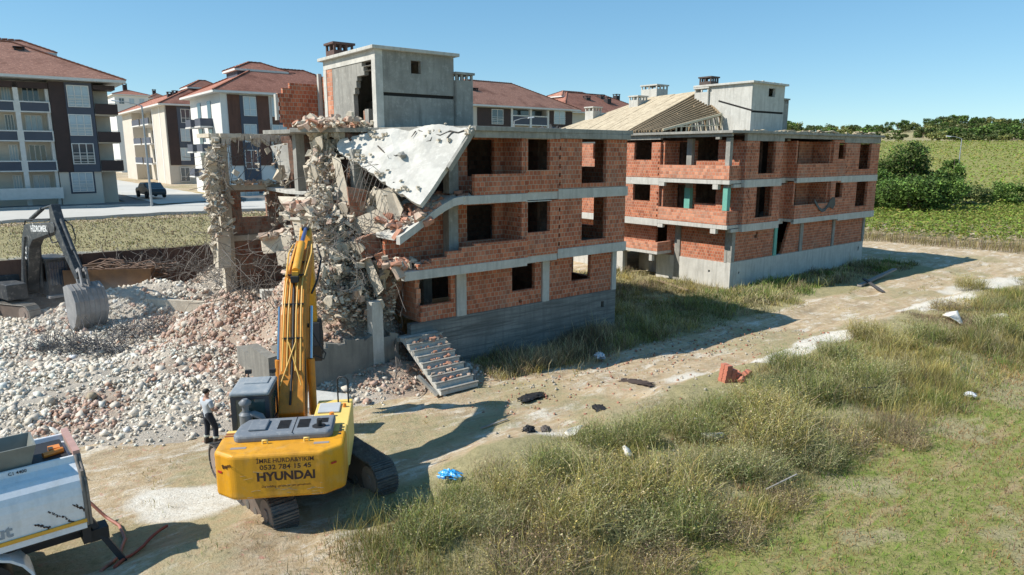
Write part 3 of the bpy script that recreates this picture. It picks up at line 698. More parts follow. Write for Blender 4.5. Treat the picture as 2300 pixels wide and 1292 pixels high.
br = [(5.1, 6.9-.16*k, 1.7+.22*k, 1.93+.22*k) for k in range(0, 0)]
wall(m, 's', .06, .26, 5.25, 8.2, 1.725, ZT, [(5.2, 6.1+.08*k, 1.7+.2*k, 1.91+.2*k) for k in range(11)])
wall(m, 's', .06, .26, 8.62, 12.8, 1.725, ZT); wall(m, 's', .06, .26, 13.15, 17.6, 1.725, ZT)
wall(m, 't', .06, .26, .4, 4.0, 1.685, ZT); wall(m, 't', .06, .26, 4.5, 16.5, 1.685, ZT, [(5.2, 6.2, 1.7, 3.7)])
wall(m, 't', 17.6, 17.8, .4, 16.5, 1.725, ZT)
m.build('ground_floor_wall', BRICK, B2)
m = MB()
for a, b in ((0, .35), (8.22, 8.6), (12.82, 13.13), (17.62, 17.92)): m.box(a, b, -.02, .3, 1.725, ZT)
m.box(-.02, .3, 4.02, 4.45, .0, ZT); m.box(-.02, .04, .3, .5, 1.69, ZT)
m.build('column', CONC, B2)
m = MB(); m.box(4.9, 5.22, -.03, .28, 1.725, ZT); m.box(.14, .5, 1.9, 2.2, 7.0, 7.01)
m.build('mint_column_cladding', MINT, B2)
m = MB()                                             # floor slabs and edge bands
LS = -1.0; FT = -.5
for z in (3.95, 6.72):
    slabstack(m, [(LS, -.25), (.2, -.25), (.2, FT), (4.4, FT), (4.4, .3), (6.3, .3), (6.3, FT), (18.1, FT), (18.1, 17), (LS, 17)], z, z+.2)
    hb = z-.25
    m.box(LS-.02, LS+.2, 5.2, 17, hb, z+.22); m.box(LS-.03, LS+.15, -.27, 5.19, z-.05, z+.205)
    m.box(LS-.02, LS+.28, .55, .95, hb-.12, z-.06); m.box(-.6, .2, -.3, -.05, hb, z-.04); m.box(LS-.03, LS+.22, 4.75, 5.18, hb-.05, z-.06)
    m.box(.22, 4.42, FT-.02, FT+.22, hb, z+.22); m.box(4.45, 6.28, .28, .5, hb+.1, z+.215); m.box(6.3, 12.4, FT-.02, FT+.2, z-.12, z+.212); m.box(12.41, 18.12, FT-.03, FT+.22, hb, z+.224)
    m.box(17.9, 18.13, FT+.23, 17, hb, z+.22)
m.build('floor_slab', CONCL, B2, bevel=.012)
m = MB()
for z0, z1, k in ((4.17, 6.48, 0), (6.95, 9.28, 1)):
    wz0, wz1 = (5.4, 6.5) if k == 0 else (8.17, 9.3)
    # left face
    wall(m, 't', LS, LS+.2, 5.2, 16.8, z0+.01, z1, [(5.95, 7.5, wz0-.05, wz1-.0)]+[(10, 11.5, wz0, wz1), (13.5, 15, wz0, wz1)]+teeth(5.3, z0+.05, z1-.1))
    wall(m, 't', LS-.0, LS+.18, -.2, 5.19, z0+.0, z0+.86)                     # balcony parapet
    wall(m, 's', -.22, -.04, LS+.19, .2, z0, z0+.86)
    wall(m, 't', .3, .5, .0, 5.19, z0, z1+.1, [(1.6, 3.3, wz0-.06, wz1+.1), (4.0, 4.8, z0, wz1)])
    wall(m, 's', 5.0, 5.19, LS+.21, .29, z0, z1+.1)
    # front face
    wall(m, 's', FT, FT+.2, .22, 4.4, z0+.01, z1+.02, [(1.62, 3.5, z0+.35, z1+.03)]+teeth(.75, z0, z1-.1))
    wall(m, 't', .22, .42, FT+.201, 1.5, z0, z1); wall(m, 't', 4.2, 4.4, FT+.201, .5, z0, z1)
    wall(m, 's', .3, .5, 4.41, 6.3, z0, z1)
    wall(m, 't', 6.3, 6.5, FT+.19, 1.8, z0, z1+.1)
    wall(m, 's', FT, FT+.18, 6.31, 11.0, z0-.02, z0+.92)                       # front balcony parapet
    wall(m, 's', 1.0, 1.2, 6.51, 11.0, z0, z1+.1, [(7.5, 9.0, z0+.2, z1-.1)])
    wall(m, 't', 10.8, 11.0, FT+.19, .99, z0, z1+.1)
    wall(m, 's', FT, FT+.2, 11.01, 12.9, z0-.02, z1+.2, [(11.7, 12.75, wz0, wz1)]); wall(m, 's', FT, FT+.2, 12.91, 18.08, z0+.01, z1, [(14.9, 16.7, z0+.45, z1+.2)]+teeth(13.1, z0+.1, z1-.1))
    wall(m, 't', 17.88, 18.08, FT+.201, 16.8, z0+.01, z1, [(3, 4.4, wz0, wz1), (9, 10.4, wz0, wz1)])
m.build('upper_storey_wall', BRICK, B2)
m = MB()
for z0, z1, k in ((4.17, 6.48, 0), (6.95, 9.28, 1)):
    wall(m, 't', LS-.012, LS+.05, -.19, 5.17, z0+.02, z0+.85)
m.build('balcony_parapet_face', BRICKL, B2)
m = MB()
for z0, z1 in ((4.17, 6.68), (6.94, 9.5)):
    m.box(LS+.22, LS+.52, .0, .3, z0, z1); m.box(-.02+.0, .29, 3.4, 3.8, z0, z1); m.box(6.52, 6.9, .5, .8, z0, z1)
for o, z0, z1 in ((0, 6.9, 9.5),): pass
m.build('upper_column', CONC, B2)
m = MB(); m.box(LS+.205, LS+.535, -.02, .31, 5.05, 6.47); m.box(-.04, .295, 3.38, 3.82, 4.6, 6.3); m.box(6.505, 6.92, .48, .82, 5.1, 6.4); m.box(6.507, 6.91, .485, .815, 7.9, 9.25); m.build('mint_board', MINT, B2)
m = MB()
slabstack(m, [(LS-.25, -.45), (.1, -.7), (18.35, -.7), (18.35, 17.2), (LS-.25, 17.2)], 9.76, 9.92)
m.box(LS-.02, LS+.22, 5.2, 17, 9.46, 9.759); m.box(LS-.01, LS+.15, -.25, 5.19, 9.56, 9.759); m.box(LS-.04, LS+.2, .6, .9, 9.4, 9.55); m.box(.22, 4.42, FT-.02, FT+.2, 9.31, 9.759); m.box(4.43, 12.4, FT-.01, FT+.19, 9.52, 9.759); m.box(12.41, 18.1, FT-.03, FT+.2, 9.31, 9.759)
m.box(17.88, 18.09, FT+.21, 17, 9.3, 9.759)
m.build('roof_slab', CONC, B2, bevel=.012)
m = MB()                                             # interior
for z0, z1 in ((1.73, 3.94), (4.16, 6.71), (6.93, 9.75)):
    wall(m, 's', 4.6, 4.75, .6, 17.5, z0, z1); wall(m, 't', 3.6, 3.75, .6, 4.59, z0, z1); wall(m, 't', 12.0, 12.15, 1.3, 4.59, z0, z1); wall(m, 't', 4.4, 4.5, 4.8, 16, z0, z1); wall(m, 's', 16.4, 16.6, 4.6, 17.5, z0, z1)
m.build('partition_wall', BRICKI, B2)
# rear-left entrance balcony
m = MB(); wall(m, 't', -1.5, -1.32, 4.9, 8.6, 2.05, 2.62); wall(m, 's', 4.72, 4.9, -1.5, -.02, 2.05, 2.66); m.build('entrance_parapet', BRICKL, B2)
m = MB(); m.box(-1.52, -.03, 4.7, 8.9, 1.85, 2.04); m.box(-1.45, -1.2, 5.2, 5.45, 1.35, 1.85); m.box(-1.4, -1.15, 7.9, 8.1, -.3, 1.85); m.build('entrance_slab', CONCL, B2)
# tower
TS, TT, TW, TD, Z0, Z1 = 4.6, 2.2, 4.0, 3.4, 9.925, 13.2
m = MB(); cxx = F2.S(1731, 200, TT)[0]; cx2 = F2.S(1741, 200, TT)[0]
wall(m, 's', TT, TT+.2, TS, TS+TW, Z0, Z1, [(cxx-.2, cx2+.05, F2.S(1736, 218, TT)[1], F2.S(1736, 199, TT)[1]), (TS+.02, TS+TW-.02, 11.28, 11.42)])
wall(m, 't', TS, TS+.2, TT+.201, TT+TD, Z0, Z1); wall(m, 't', TS+TW-.2, TS+TW, TT+.201, TT+TD, Z0, Z1); wall(m, 's', TT+TD-.2, TT+TD-.001, TS+.21, TS+TW-.21, Z0, Z1)
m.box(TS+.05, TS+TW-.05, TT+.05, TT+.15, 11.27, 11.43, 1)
P0 = F2.T(1614, 225, TS); P1 = F2.T(1690, 247, TS)
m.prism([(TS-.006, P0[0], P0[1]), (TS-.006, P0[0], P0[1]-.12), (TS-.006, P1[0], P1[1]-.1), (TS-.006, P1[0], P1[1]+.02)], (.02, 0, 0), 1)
m.build('tower_wall', [CONCL, DARK], B2)
m = MB(); m.box(TS-.2, TS+TW+.2, TT-.2, TT+TD+1.3, Z1, Z1+.14)
for k in range(10): m.obox((TS+random.uniform(.2, TW), TT+random.uniform(-.1, .6), Z1+.18), (random.uniform(.15, .5), random.uniform(.1, .3), .07), Matrix.Rotation(random.uniform(0, 3), 3, 'Z'), jit=.1)
m.build('tower_roof', CONCL, B2, bevel=.02)
vent('flue_stack', CONC, B2, TS+TW+.02, TS+TW+.8, TT+.1, TT+.8, Z0, 12.4)
vent('roof_chimney', M('soot_dark', (.10, .075, .065), (.07, .05, .04), 3, .9, .3), B2, TS+.2, TS+1.1, TT+TD+.1, TT+TD+1.1, Z1+.14, Z1+.75)
vent('flue_stack', CONCL, B2, TS-.15, TS+.6, TT+TD+.02, TT+TD+1.2, Z0, Z1-.02)
# timber roof: the slope that faces left, bare rafters near the tower then boarding
def lerp3(a, b, f): return tuple(x+(y-x)*f for x, y in zip(a, b))
RD = (5.2, 7.0, 12.92); RC = (4.3, 4.4, 11.17); EA = (LS-.1, 8.0, 10.02); EB_ = (LS-.1, 5.1, 10.02)
m = MB()
for i in range(13):
    f = i/12; a = lerp3(EA, EB_, f); b = lerp3(RD, RC, f)
    a = (a[0]-random.uniform(0, .12), a[1]+random.uniform(-.04, .04), a[2]); m.bar(a, lerp3(a, b, random.uniform(.985, 1.02)), .10, .13)
m.build('rafter', WOOD, B2)
m = MB()
for f in (.25, .5, .75): m.bar(Vector(lerp3(EA, RD, f))-Vector((0, 0, .15)), Vector(lerp3(EB_, RC, f))-Vector((0, 0, .15)), .1, .1)
m.bar(RD, RC, .12, .18); m.bar(RC, (RC[0], RC[1], 9.95), .1, .1); m.bar((RC[0]-1.4, 4.6, 10.9), (RC[0]-1.4, 4.6, 9.95), .1, .1)
m.bar((1.6, 6.6, 9.95), (2.2, 6.4, 11.3), .1, .1); m.bar((3.4, 6.4, 9.95), (3.7, 6.2, 11.9), .1, .1)
m.build('purlin', WOOD, B2, split=False)
FT_ = M('fresh_timber', (.66, .57, .40), (.54, .45, .31), 4, .85, .2)
m = MB()
for k in range(10):
    f = .22+.78*k/9; q = lerp3(EB_, RC, f); m.bar((q[0], q[1]-.1, 9.93), (q[0], q[1]-.1, q[2]-.02), .08, .08)
q0 = lerp3(EB_, RC, .2); m.bar((q0[0], q0[1]-.15, 10.3), (RC[0], RC[1]-.15, 10.5), .07, .07); m.bar((EB_[0], EB_[1]-.12, EB_[2]+.06), (RC[0], RC[1]-.12, RC[2]+.08), .1, .14)
m.build('gable_post', FT_, B2, split=False)
m = MB(); NB = 20
def topp(t):
    if t < 12: f = (t-8)/4; s_, z_ = 5.3+.5*f, 12.95-.12*f
    else: f = (t-12)/5; s_, z_ = 5.8-4.8*f, 12.83-2.3*f
    return (s_, t-max(0, 1-(t-8)/3), z_)
for i in range(NB):
    ta, tb = 8+9*i/NB, 8+9*(i+1)/NB-.012; A0, A1 = (LS-.12-random.uniform(0, .1), ta, 10.02), (LS-.12, tb, 10.02); A0 = (A0[0], ta, 10.02); A1 = (A0[0], tb, 10.02); T0, T1 = topp(ta), topp(tb)
    L = T0[0]-A0[0]; f = 0.
    while f < .999:
        g_ = min(1., f+random.choice((1.2, 1.8, 2.4))/max(L, .5)); dz = random.uniform(.06, .085); P = [lerp3(A0, T0, f), lerp3(A0, T0, g_-.002), lerp3(A1, T1, g_-.002), lerp3(A1, T1, f)]
        m.prism([(x, y, z+dz) for x, y, z in P], (0, 0, .03)); f = g_
m.build('roof_boarding', BOARD, B2)
m = MB(); ts = [8, 10, 12, 14, 17]; tp = [topp(t) for t in ts]; m.add([(x+.02, y, z+.02) for x, y, z in tp]+[(11, y, 9.95) for x, y, z in tp], [(i, i+1, 6+i, 5+i) for i in range(4)]); m.build('rear_roof_slope', BOARD, B2)
vent('roof_chimney', CONCL, B2, 1.9, 2.85, 14.5, 15.4, 10.0, 12.2); vent('roof_chimney', CONCL, B2, 3.7, 4.8, 11.5, 12.4, 10.0, 12.95); vent('roof_chimney', CONCL, B2, 5.75, 7.1, 11.4, 13.0, 10.0, 13.9)
m = MB()                                              # loose roofing felt and sticks at the far end
def g(): return Vector((random.uniform(LS-.1, LS+2.5), random.uniform(15.5, 17), 10+random.uniform(0, .5)))
lumps(m, 40, g, .2, .7, .25); m.build('loose_roofing_felt', TARBLACK, B2)
m = MB()
for k in range(26):
    a = (random.uniform(8, 17.8), random.uniform(-.5, .4), 9.98); m.bar(a, (a[0]+random.uniform(-1.4, 1.4), a[1]+random.uniform(-.2, .3), 10.0+random.uniform(0, .18)), random.uniform(.08, .3), .05)
for k in range(14):
    a = (random.uniform(1, 8), random.uniform(-.4, .3), 9.98); m.bar(a, (a[0]+random.uniform(.5, 1.4), a[1]+random.uniform(-.1, .3), 10.0+random.uniform(0, .08)), random.uniform(.08, .2), .04)
m.build('roof_edge_boards', BOARD, B2)
# cloth over the middle parapet
m = MB()
c0 = F2.P(1832, 450, FT-.06); c1 = F2.P(1875, 445, FT-.06)
pts = []
for k in range(9):
    f = k/8; x = 1830+46*f; yb = 447-3*f+(24*math.sin(PI*min(1, f*1.25)) if f < .8 else 0); dip = 7 if f < .72 else 26*(1-abs(f-.88)*3)
    pts.append((F2.P(x, yb, FT-.05), F2.P(x, yb+max(5, dip), FT-.09)))
for a, b in zip(pts[:-1], pts[1:]): m.add([a[0], b[0], b[1], a[1]], [(0, 1, 2, 3)]); m.add([(q[0], q[1]+.02, q[2]) for q in (a[0], a[1], b[1], b[0])], [(0, 1, 2, 3)])
cl = m.build('cloth', TARBLACK, None, smooth=True); cl.matrix_world = Matrix.Translation(Vector([float(a) for a in F2.W(0, 0)])) @ Matrix.Rotation(ROT, 4, 'Z')
tag(cl, 'dark cloth hanging in a loop over the front balcony parapet of the far brick block', 'cloth')
# ================================================================== FINISHED APARTMENT BLOCKS
CREAM = M('cream_render', (.62, .56, .47), (.54, .48, .40), .5, .9, .1, 20); WHITEW = M('white_render', (.78, .76, .71), (.70, .68, .63), .5, .9, .1, 20)
BROWN = M('brown_cladding', (.055, .03, .025), (.04, .024, .02), 1.5, .7, .1); BROWN2 = M('red_brown_cladding', (.15, .065, .04), (.10, .045, .03), .7, .75, .1, streak=.4)
GREY = M('slate_render', (.085, .095, .12), (.07, .078, .10), .7, .8, .1); TRIM = M('white_trim', (.72, .69, .64), (.62, .6, .55), 3, .7, .05)
TILE = tilemat('roof_tile', (.44, .20, .14), (.31, .13, .09)); TILE2 = tilemat('roof_tile_pink', (.50, .26, .185), (.36, .165, .115))
GLASS, _nt, _b = newmat('window_glass'); _b.inputs['Base Color'].default_value = (.05, .07, .085, 1); _b.inputs['Roughness'].default_value = .08; _b.inputs['Specular IOR Level'].default_value = .9
GLASSL = simple('bright_glass', (.42, .50, .53), .25, spec=.9)  # bright look of the glass put into a pale bluish pane colour
FLUE = M('dark_flue', (.045, .035, .035), (.03, .025, .025), 3, .8, .2)
def window(parent, s0, s1, t, z0, z1, nx=3, nz=2, fr=.07, glass=None, rail=False):
    m = MB(); dep = .06
    m.box(s0, s1, t-dep, t+.02, z1-fr, z1); m.box(s0, s1, t-dep, t+.02, z0, z0+fr)
    for i in range(nx+1):
        x = s0+(s1-s0-fr)*i/nx; m.box(x, x+fr, t-dep+.003, t+.02, z0+fr, z1-fr)
    if nz > 1:
        zz = z0+(z1-z0)*.33
        m.box(s0+fr, s1-fr, t-dep+.006, t+.01, zz, zz+fr*.7)
    if rail:
        for k in range(4): m.box(s0, s1, t-.16, t-.13, z0+.2+.25*k, z0+.24+.25*k)
    w = m.build('window', TRIM, parent)
    g = MB(); g.box(s0+.01, s1-.01, t-.02, t+.015, z0+.01, z1-.01); g.build('pane', glass or random.choice((GLASS, GLASSL, GLASSL)), w)
def hiproof(parent, s0, s1, t0, t1, z, h, ov=.6, mat=None, name='roof', ridge=None, fascia=None):
    a, b, c, d = s0-ov, s1+ov, t0-ov, t1+ov
    w = min(b-a, d-c)/2
    if ridge: w = ridge
    m = MB()
    if (b-a) >= (d-c): R = [(a+w, (c+d)/2), (b-w, (c+d)/2)]
    else: R = [((a+b)/2, c+w), ((a+b)/2, d-w)]
    vs = [(a, c, z), (b, c, z), (b, d, z), (a, d, z), (R[0][0], R[0][1], z+h), (R[1][0], R[1][1], z+h)]
    if (b-a) >= (d-c): fs = [(0, 1, 5, 4), (1, 2, 5), (2, 3, 4, 5), (3, 0, 4), (3, 2, 1, 0)]
    else: fs = [(0, 1, 4), (1, 2, 5, 4), (2, 3, 5), (3, 0, 4, 5), (3, 2, 1, 0)]
    m.add(vs, fs)
    o = m.build(name, mat or TILE, parent)
    rg = MB()
    pr = [(0, 4), (1, 5 if (b-a) >= (d-c) else 4), (2, 5), (3, 4 if (b-a) >= (d-c) else 5), (4, 5)]
    for i, j in pr:
        A, B = Vector(vs[i]), Vector(vs[j]); n = max(2, int((B-A).length/.42))
        for k in range(n):
            p = A.lerp(B, k/n); q = A.lerp(B, (k+.92)/n); rg.bar(p+Vector((0, 0, .03)), q+Vector((0, 0, .07)), .2, .12)
    rg.build('ridge_tile', mat or TILE, o)
    f = MB(); f.box(a, b, c, d, z-.22, z-.005); f.build('eave', TRIM, parent)
    return o
def flue(parent, s, t, z0, z1, w=.7):
    m = MB(); m.box(s, s+w, t, t+w, z0, z1-.3)
    for a in (0, w-.14):
        for b in (0, w-.14): m.box(s+a, s+a+.14, t+b, t+b+.14, z1-.3, z1-.08)
    m.box(s-.06, s+w+.06, t-.06, t+w+.06, z1-.08, z1); m.build('chimney', FLUE, parent)
def boxw(parent, name, mat, *b, bevel=0):
    m = MB(); m.box(*b); return m.build(name, mat, parent, bevel=bevel)

# --- block A, left edge
FA = Frame(atY(275, 445, 63)); zg = FA.o[2]; 
A_ = thing('apartment_block', 'cream block with framed slate balcony fronts and a chocolate brown strip at the left edge', 'building', FA.W(0, 0), ROT)
SA = lambda x, y, t=0.: FA.S(x, y, t)
sl = -19.; ze = SA(265, 188)[1]
sb0 = SA(107, 180)[0]; sb1 = SA(236, 190)[0]; sg0 = SA(144, 200)[0]; sg1 = SA(205, 200)[0]; zb = SA(125, 387)[1]
m = MB(); m.box(sb0, -1.45, 0, 13, -1.5, ze-.05); m.box(-1.449, 0, 2.0, 12.9, -1.5, ze-.06); m.box(sl, sb0-.001, 1.5, 12.8, -1.5, ze-.07); m.build('wall', CREAM, A_)
boxw(A_, 'cladding', BROWN, sb0-.02, -1.43, -.1, -.001, zb, ze-.1); boxw(A_, 'grey_strip', GREY, sg0, sg1, -.16, -.101, zb+.0, ze-.12)
for y0, y1, x0, x1 in ((192, 241, 147, 197), (257, 305, 152, 203), (322, 369, 159, 209)): window(A_, SA(x0, y0)[0], SA(x1, y0)[0], -.163, SA(170, y1)[1], SA(170, y0)[1], rail=True)
window(A_, SA(160, 400)[0], SA(209, 400)[0], -.05, SA(180, 431)[1], SA(180, 387)[1], rail=True)
boxw(A_, 'window_surround', GREY, SA(156, 400)[0], SA(213, 400)[0], -.02, -.001, SA(180, 435)[1], SA(180, 384)[1])
fl = [(SA(60, y)[1], SA(60, y2)[1]) for y, y2 in ((227, 252), (293, 318), (361, 386))]
# left balconies
for zt_, zb_ in [(fl[i][0], fl[i][1]) for i in range(3)]:
    for a, b in ((SA(42, 240)[0], sb0-.05), (-19, SA(34, 240)[0])):
        f = boxw(A_, 'balcony_front', GREY, a+.12, b-.1, .02, .14, zb_+.1, zt_-.1)
        m = MB(); m.box(a, b, -.03, .16, zt_-.1, zt_); m.box(a, b, -.03, .16, zb_, zb_+.1); m.box(a, a+.11, -.03, .16, zb_+.1, zt_-.1); m.box(b-.1, b, -.03, .16, zb_+.1, zt_-.1); m.build('frame', TRIM, f)
    boxw(A_, 'balcony_floor', TRIM, -19, sb0-.06, .17, 1.49, zb_, zb_+.15)
m = MB(); a = SA(33, 240)[0]; m.box(a, a+.35, .0, .4, -1.2, ze-.3); m.box(sb0-.3, sb0-.06, .17, 1.49, -1.2, ze-.3); m.build('pillar', TRIM, A_)
boxw(A_, 'top_band', BROWN, -19, sb0-.05, .0, .5, ze-.75, ze-.24)
boxw(A_, 'ground_parapet', TRIM, -19, SA(140, 430)[0], -.9, -.7, SA(60, 447)[1], SA(60, 422)[1])
for zt_ in (fl[0][0], fl[1][0], fl[2][0], SA(60, 430)[1]):
    for px in ((8, 30), (55, 95)):
        window(A_, SA(px[0], 240)[0], SA(px[1], 240)[0], 1.49, zt_-.3, zt_+1.35, 3, 1, glass=random.choice((GLASSL, GLASS)))
# corner balconies
for zt_, zb_ in fl:
    f = boxw(A_, 'corner_balcony', BROWN, -1.4, .35, -.25, -.1, zb_, zt_); m = MB(); m.box(.2, .36, -.09, 1.9, zb_, zt_); m.build('side_panel', BROWN, f)
    boxw(A_, 'corner_floor', CREAM, -1.42, .3, -.09, 1.99, zb_-.1, zb_+.08)
    m = MB(); m.box(-.25, .3, .0, .04, zt_+.05, zt_+.1); m.build('rail', TRIM, A_)
boxw(A_, 'corner_head', BROWN, -1.4, .3, -.2, 1.99, ze-.6, ze-.24)
hiproof(A_, -24, .1, .0, 13, ze+.22, 3.4, 1.0, TILE2)
zp = FA.S(100, 145, 6)[1]
p0 = FA.S(-5, 120, 7)[0]; p1 = FA.S(116, 130, 5.)[0]
boxw(A_, 'penthouse', BROWN, p0-3, p1, 5, 9, ze+1.5, FA.S(116, 127, 5)[1]); hiproof(A_, p0-3, p1, 5, 9, FA.S(116, 125, 5)[1]+.2, 1.1, .4, TILE2, 'penthouse_roof')
for x, yt, t in ((30, 103, 4.6), (122, 138, 3.2)): s_, z_ = FA.S(x, yt, t); flue(A_, s_, t, z_-2, z_, .75)

# --- block D, behind the torn section
FD = Frame(atY(511, 436, 73)); D_ = thing('apartment_block', 'white block with red brown and slate facade panels, seen through the torn building', 'building', FD.W(0, 0), ROT)
SD = lambda x, y, t=0.: FD.S(x, y, t)
ze = SD(511, 205)[1]; s1 = 17.5
m = MB(); m.box(0, s1, 0, 12, -1, ze-.2); m.build('wall', WHITEW, D_)
b0, g0, g1, b1, w0 = [SD(x, 250)[0] for x in (512, 539, 577, 604, 627)]
zq = SD(540, 372)[1]
m = MB(); m.box(b0, g0, -.1, -.001, zq, ze-.3); m.box(g1, b1, -.1, -.001, zq, ze-.3); m.box(w0-.8, w0+4.6, -.1, -.001, zq, ze-.9); m.build('cladding', BROWN2, D_)
m = MB(); m.box(g0+.002, g1-.002, -.14, -.001, zq-3, ze-.35); m.box(w0-.1, w0+1.9, -.14, -.101, zq, ze-1.0); m.build('grey_strip', GREY, D_)
for k, (y0, y1) in enumerate(((217, 261), (279, 320), (337, 380), (408, 446))):
    for a, b in ((544, 573), (607, 640)):
        window(D_, SD(a+k*2, y0)[0], SD(b+k*2, y0)[0], -.145, SD(560, y1)[1], SD(560, y0)[1], 2, 2, glass=GLASSL if k != 2 else GLASS)
window(D_, w0+3, w0+4.3, -.14, SD(560, 320)[1], SD(560, 285)[1], 2); window(D_, w0+3, w0+4.3, -.14, SD(560, 260)[1], SD(560, 225)[1], 2)
zs = [SD(460, y)[1] for y in (268, 328, 388)]
for z in zs:
    for tt in (3.2, 7.2):
        f = boxw(D_, 'side_balcony', GREY, -1.3, -.01, tt, tt+2.2, z-.55, z+.25); boxw(D_, 'balcony_slab', TRIM, -1.35, -.01, tt-.05, tt+2.25, z-.7, z-.551)
        boxw(D_, 'balcony_door', GLASS, -.06, -.004, tt+.3, tt+1.6, z+.3, z+2.1)
hiproof(D_, 0, s1, 0, 12, ze+.02, 3.3, .9, TILE, fascia=1)
pz = SD(640, 165, 6)[1]
a, b = FD.S(534, 180, 5)[0], FD.S(640, 180, 5)[0]
boxw(D_, 'penthouse', GREY, a, b, 5, 9, ze+.8, FD.S(560, 160, 5)[1]); hiproof(D_, a, b, 5, 9, FD.S(560, 160, 5)[1]+.2, 1.0, .35, TILE, 'penthouse_roof')
for x, yt, t in ((645, 163, 5), (712, 168, 4)): s_, z_ = FD.S(x, yt, t); flue(D_, s_, t, z_-1.8, z_, .9 if x < 700 else .5)

# --- block B, across the side street
FB = Frame(atY(384, 410, 103)); B_ = thing('apartment_block', 'cream block with small side balconies and dark brown front, left of the white block', 'building', FB.W(0, 0), ROT)
SB = lambda x, y, t=0.: FB.S(x, y, t)
ze = SB(384, 234)[1]; w_ = SB(470, 250)[0]
m = MB(); m.box(0, w_+3, 0, 8.6, -1.5, ze-.2); m.box(2.2, w_+3, 8.61, 34, -1.5, ze-.2); m.box(0, 2.19, 25, 34, -1.5, ze-.21); m.build('wall', CREAM, B_)
boxw(B_, 'cladding', BROWN, .2, w_+2.9, -.12, -.001, SB(400, 371)[1], ze-.25); boxw(B_, 'grey_strip', GREY, SB(401, 300)[0], SB(430, 300)[0], -.17, -.121, SB(400, 371)[1], ze-.3)
for y0, y1 in ((245, 276), (289, 318), (332, 361), (376, 408)): window(B_, SB(404, y0)[0], SB(425, y0)[0], -.175, SB(410, y1)[1], SB(410, y0)[1], 2, 2)
for x in (300, 330): pass
for yb_ in (273, 316, 360):
    z = FB.T(330, yb_, 0)[1]
    for tt in (9.2, 16.5):
        boxw(B_, 'side_balcony', GREY, -.5, -.35, tt, tt+6, z-.45, z+.45); boxw(B_, 'balcony_slab', TRIM, -.55, 2.19, tt-.1, tt+6.1, z-.65, z-.46)
        boxw(B_, 'balcony_door', GLASS, 2.12, 2.19, tt+.8, tt+4, z-.3, z+1.8)
m = MB(); m.box(-.03, -.001, 8.0, 8.59, -1, ze-.3); m.box(-.03, -.001, 3.2, 3.7, -1, ze-.3); m.build('corner_strip', TRIM, B_)
hiproof(B_, 0, w_+3, 0, 34, ze+.02, 2.6, .9, TILE)
for x, yt, t in ((376, 206, 6), (388, 203, 7), (415, 207, 5)): s_, z_ = FB.S(x, yt, t); flue(B_, s_, t, z_-3.5, z_, .7)
a, b = FB.S(426, 205, 7)[0], FB.S(500, 205, 7)[0]
boxw(B_, 'penthouse', BROWN, a, b, 7, 11, ze+.5, FB.S(450, 200, 7)[1]); hiproof(B_, a, b, 7, 11, FB.S(450, 200, 7)[1]+.2, 1.3, .4, TILE, 'penthouse_roof')

# --- block E, between the two brick blocks
FE = Frame(atY(1072, 290, 95)); FE.o[2] = 4.2; E_ = thing('apartment_block', 'dark clad block with pink tiled roof, visible between concrete tower and timber roof', 'building', FE.W(0, 0), ROT)
SE = lambda x, y, t=0.: FE.S(x, y, t)
ze = SE(1150, 240)[1]; s1 = SE(1284, 260)[0]
r0, r1 = SE(1151, 260)[0], SE(1230, 260)[0]
m = MB(); m.box(-4, r0, 0, 13, -1, ze-.2); m.box(r0+.001, r1-.001, 1.5, 13, -1, ze-.21); m.box(r1, s1, 0, 13, -1, ze-.22); m.build('wall', CREAM, E_)
m = MB(); m.box(.0, r0-.4, -.1, -.001, 3, ze-.3); m.box(r1+.2, s1+.05, -.1, -.001, 3, ze-.3); m.build('cladding', BROWN, E_)
zf = SE(1150, 278)[1]
m = MB()
for x in (r0-.35, (r0+r1)/2-.18, r1-.15): m.box(x, x+.34, -.15, .2, 0, ze-.23)
m.box(r0, r1, -.12, .1, zf+1.05, zf+1.2); m.box(r0, r1, -.12, .1, zf-.2, zf-.05); m.build('pillar', TRIM, E_)
boxw(E_, 'balcony_front', GREY, r0+.01, r1-.01, -.05, .05, zf-.05, zf+1.05); boxw(E_, 'balcony_glazing', GLASS, r0+.01, r1-.01, 1.3, 1.45, zf, ze-.3)
for a, b in ((1103, 1129), (1243, 1268)): window(E_, SE(a, 260)[0], SE(b, 260)[0], -.105, SE(a, 279)[1], SE(a, 245)[1], 2, 2, rail=True)
hiproof(E_, -4, s1, 0, 13, ze+.02, 3.9, 1.0, TILE2)
a, b = FE.S(1040, 190, 6)[0], FE.S(1140, 190, 6)[0]
boxw(E_, 'penthouse', BROWN, a, b, 6, 10, ze+1, FE.S(1100, 196, 6)[1]); hiproof(E_, a, b, 6, 10, FE.S(1100, 196, 6)[1]+.1, .9, .5, TILE2, 'penthouse_roof')
for x, yt, t in ((1062, 197, 3), (1187, 207, 8)): s_, z_ = FE.S(x, yt, t); flue(E_, s_, t, z_-2, z_, .9)

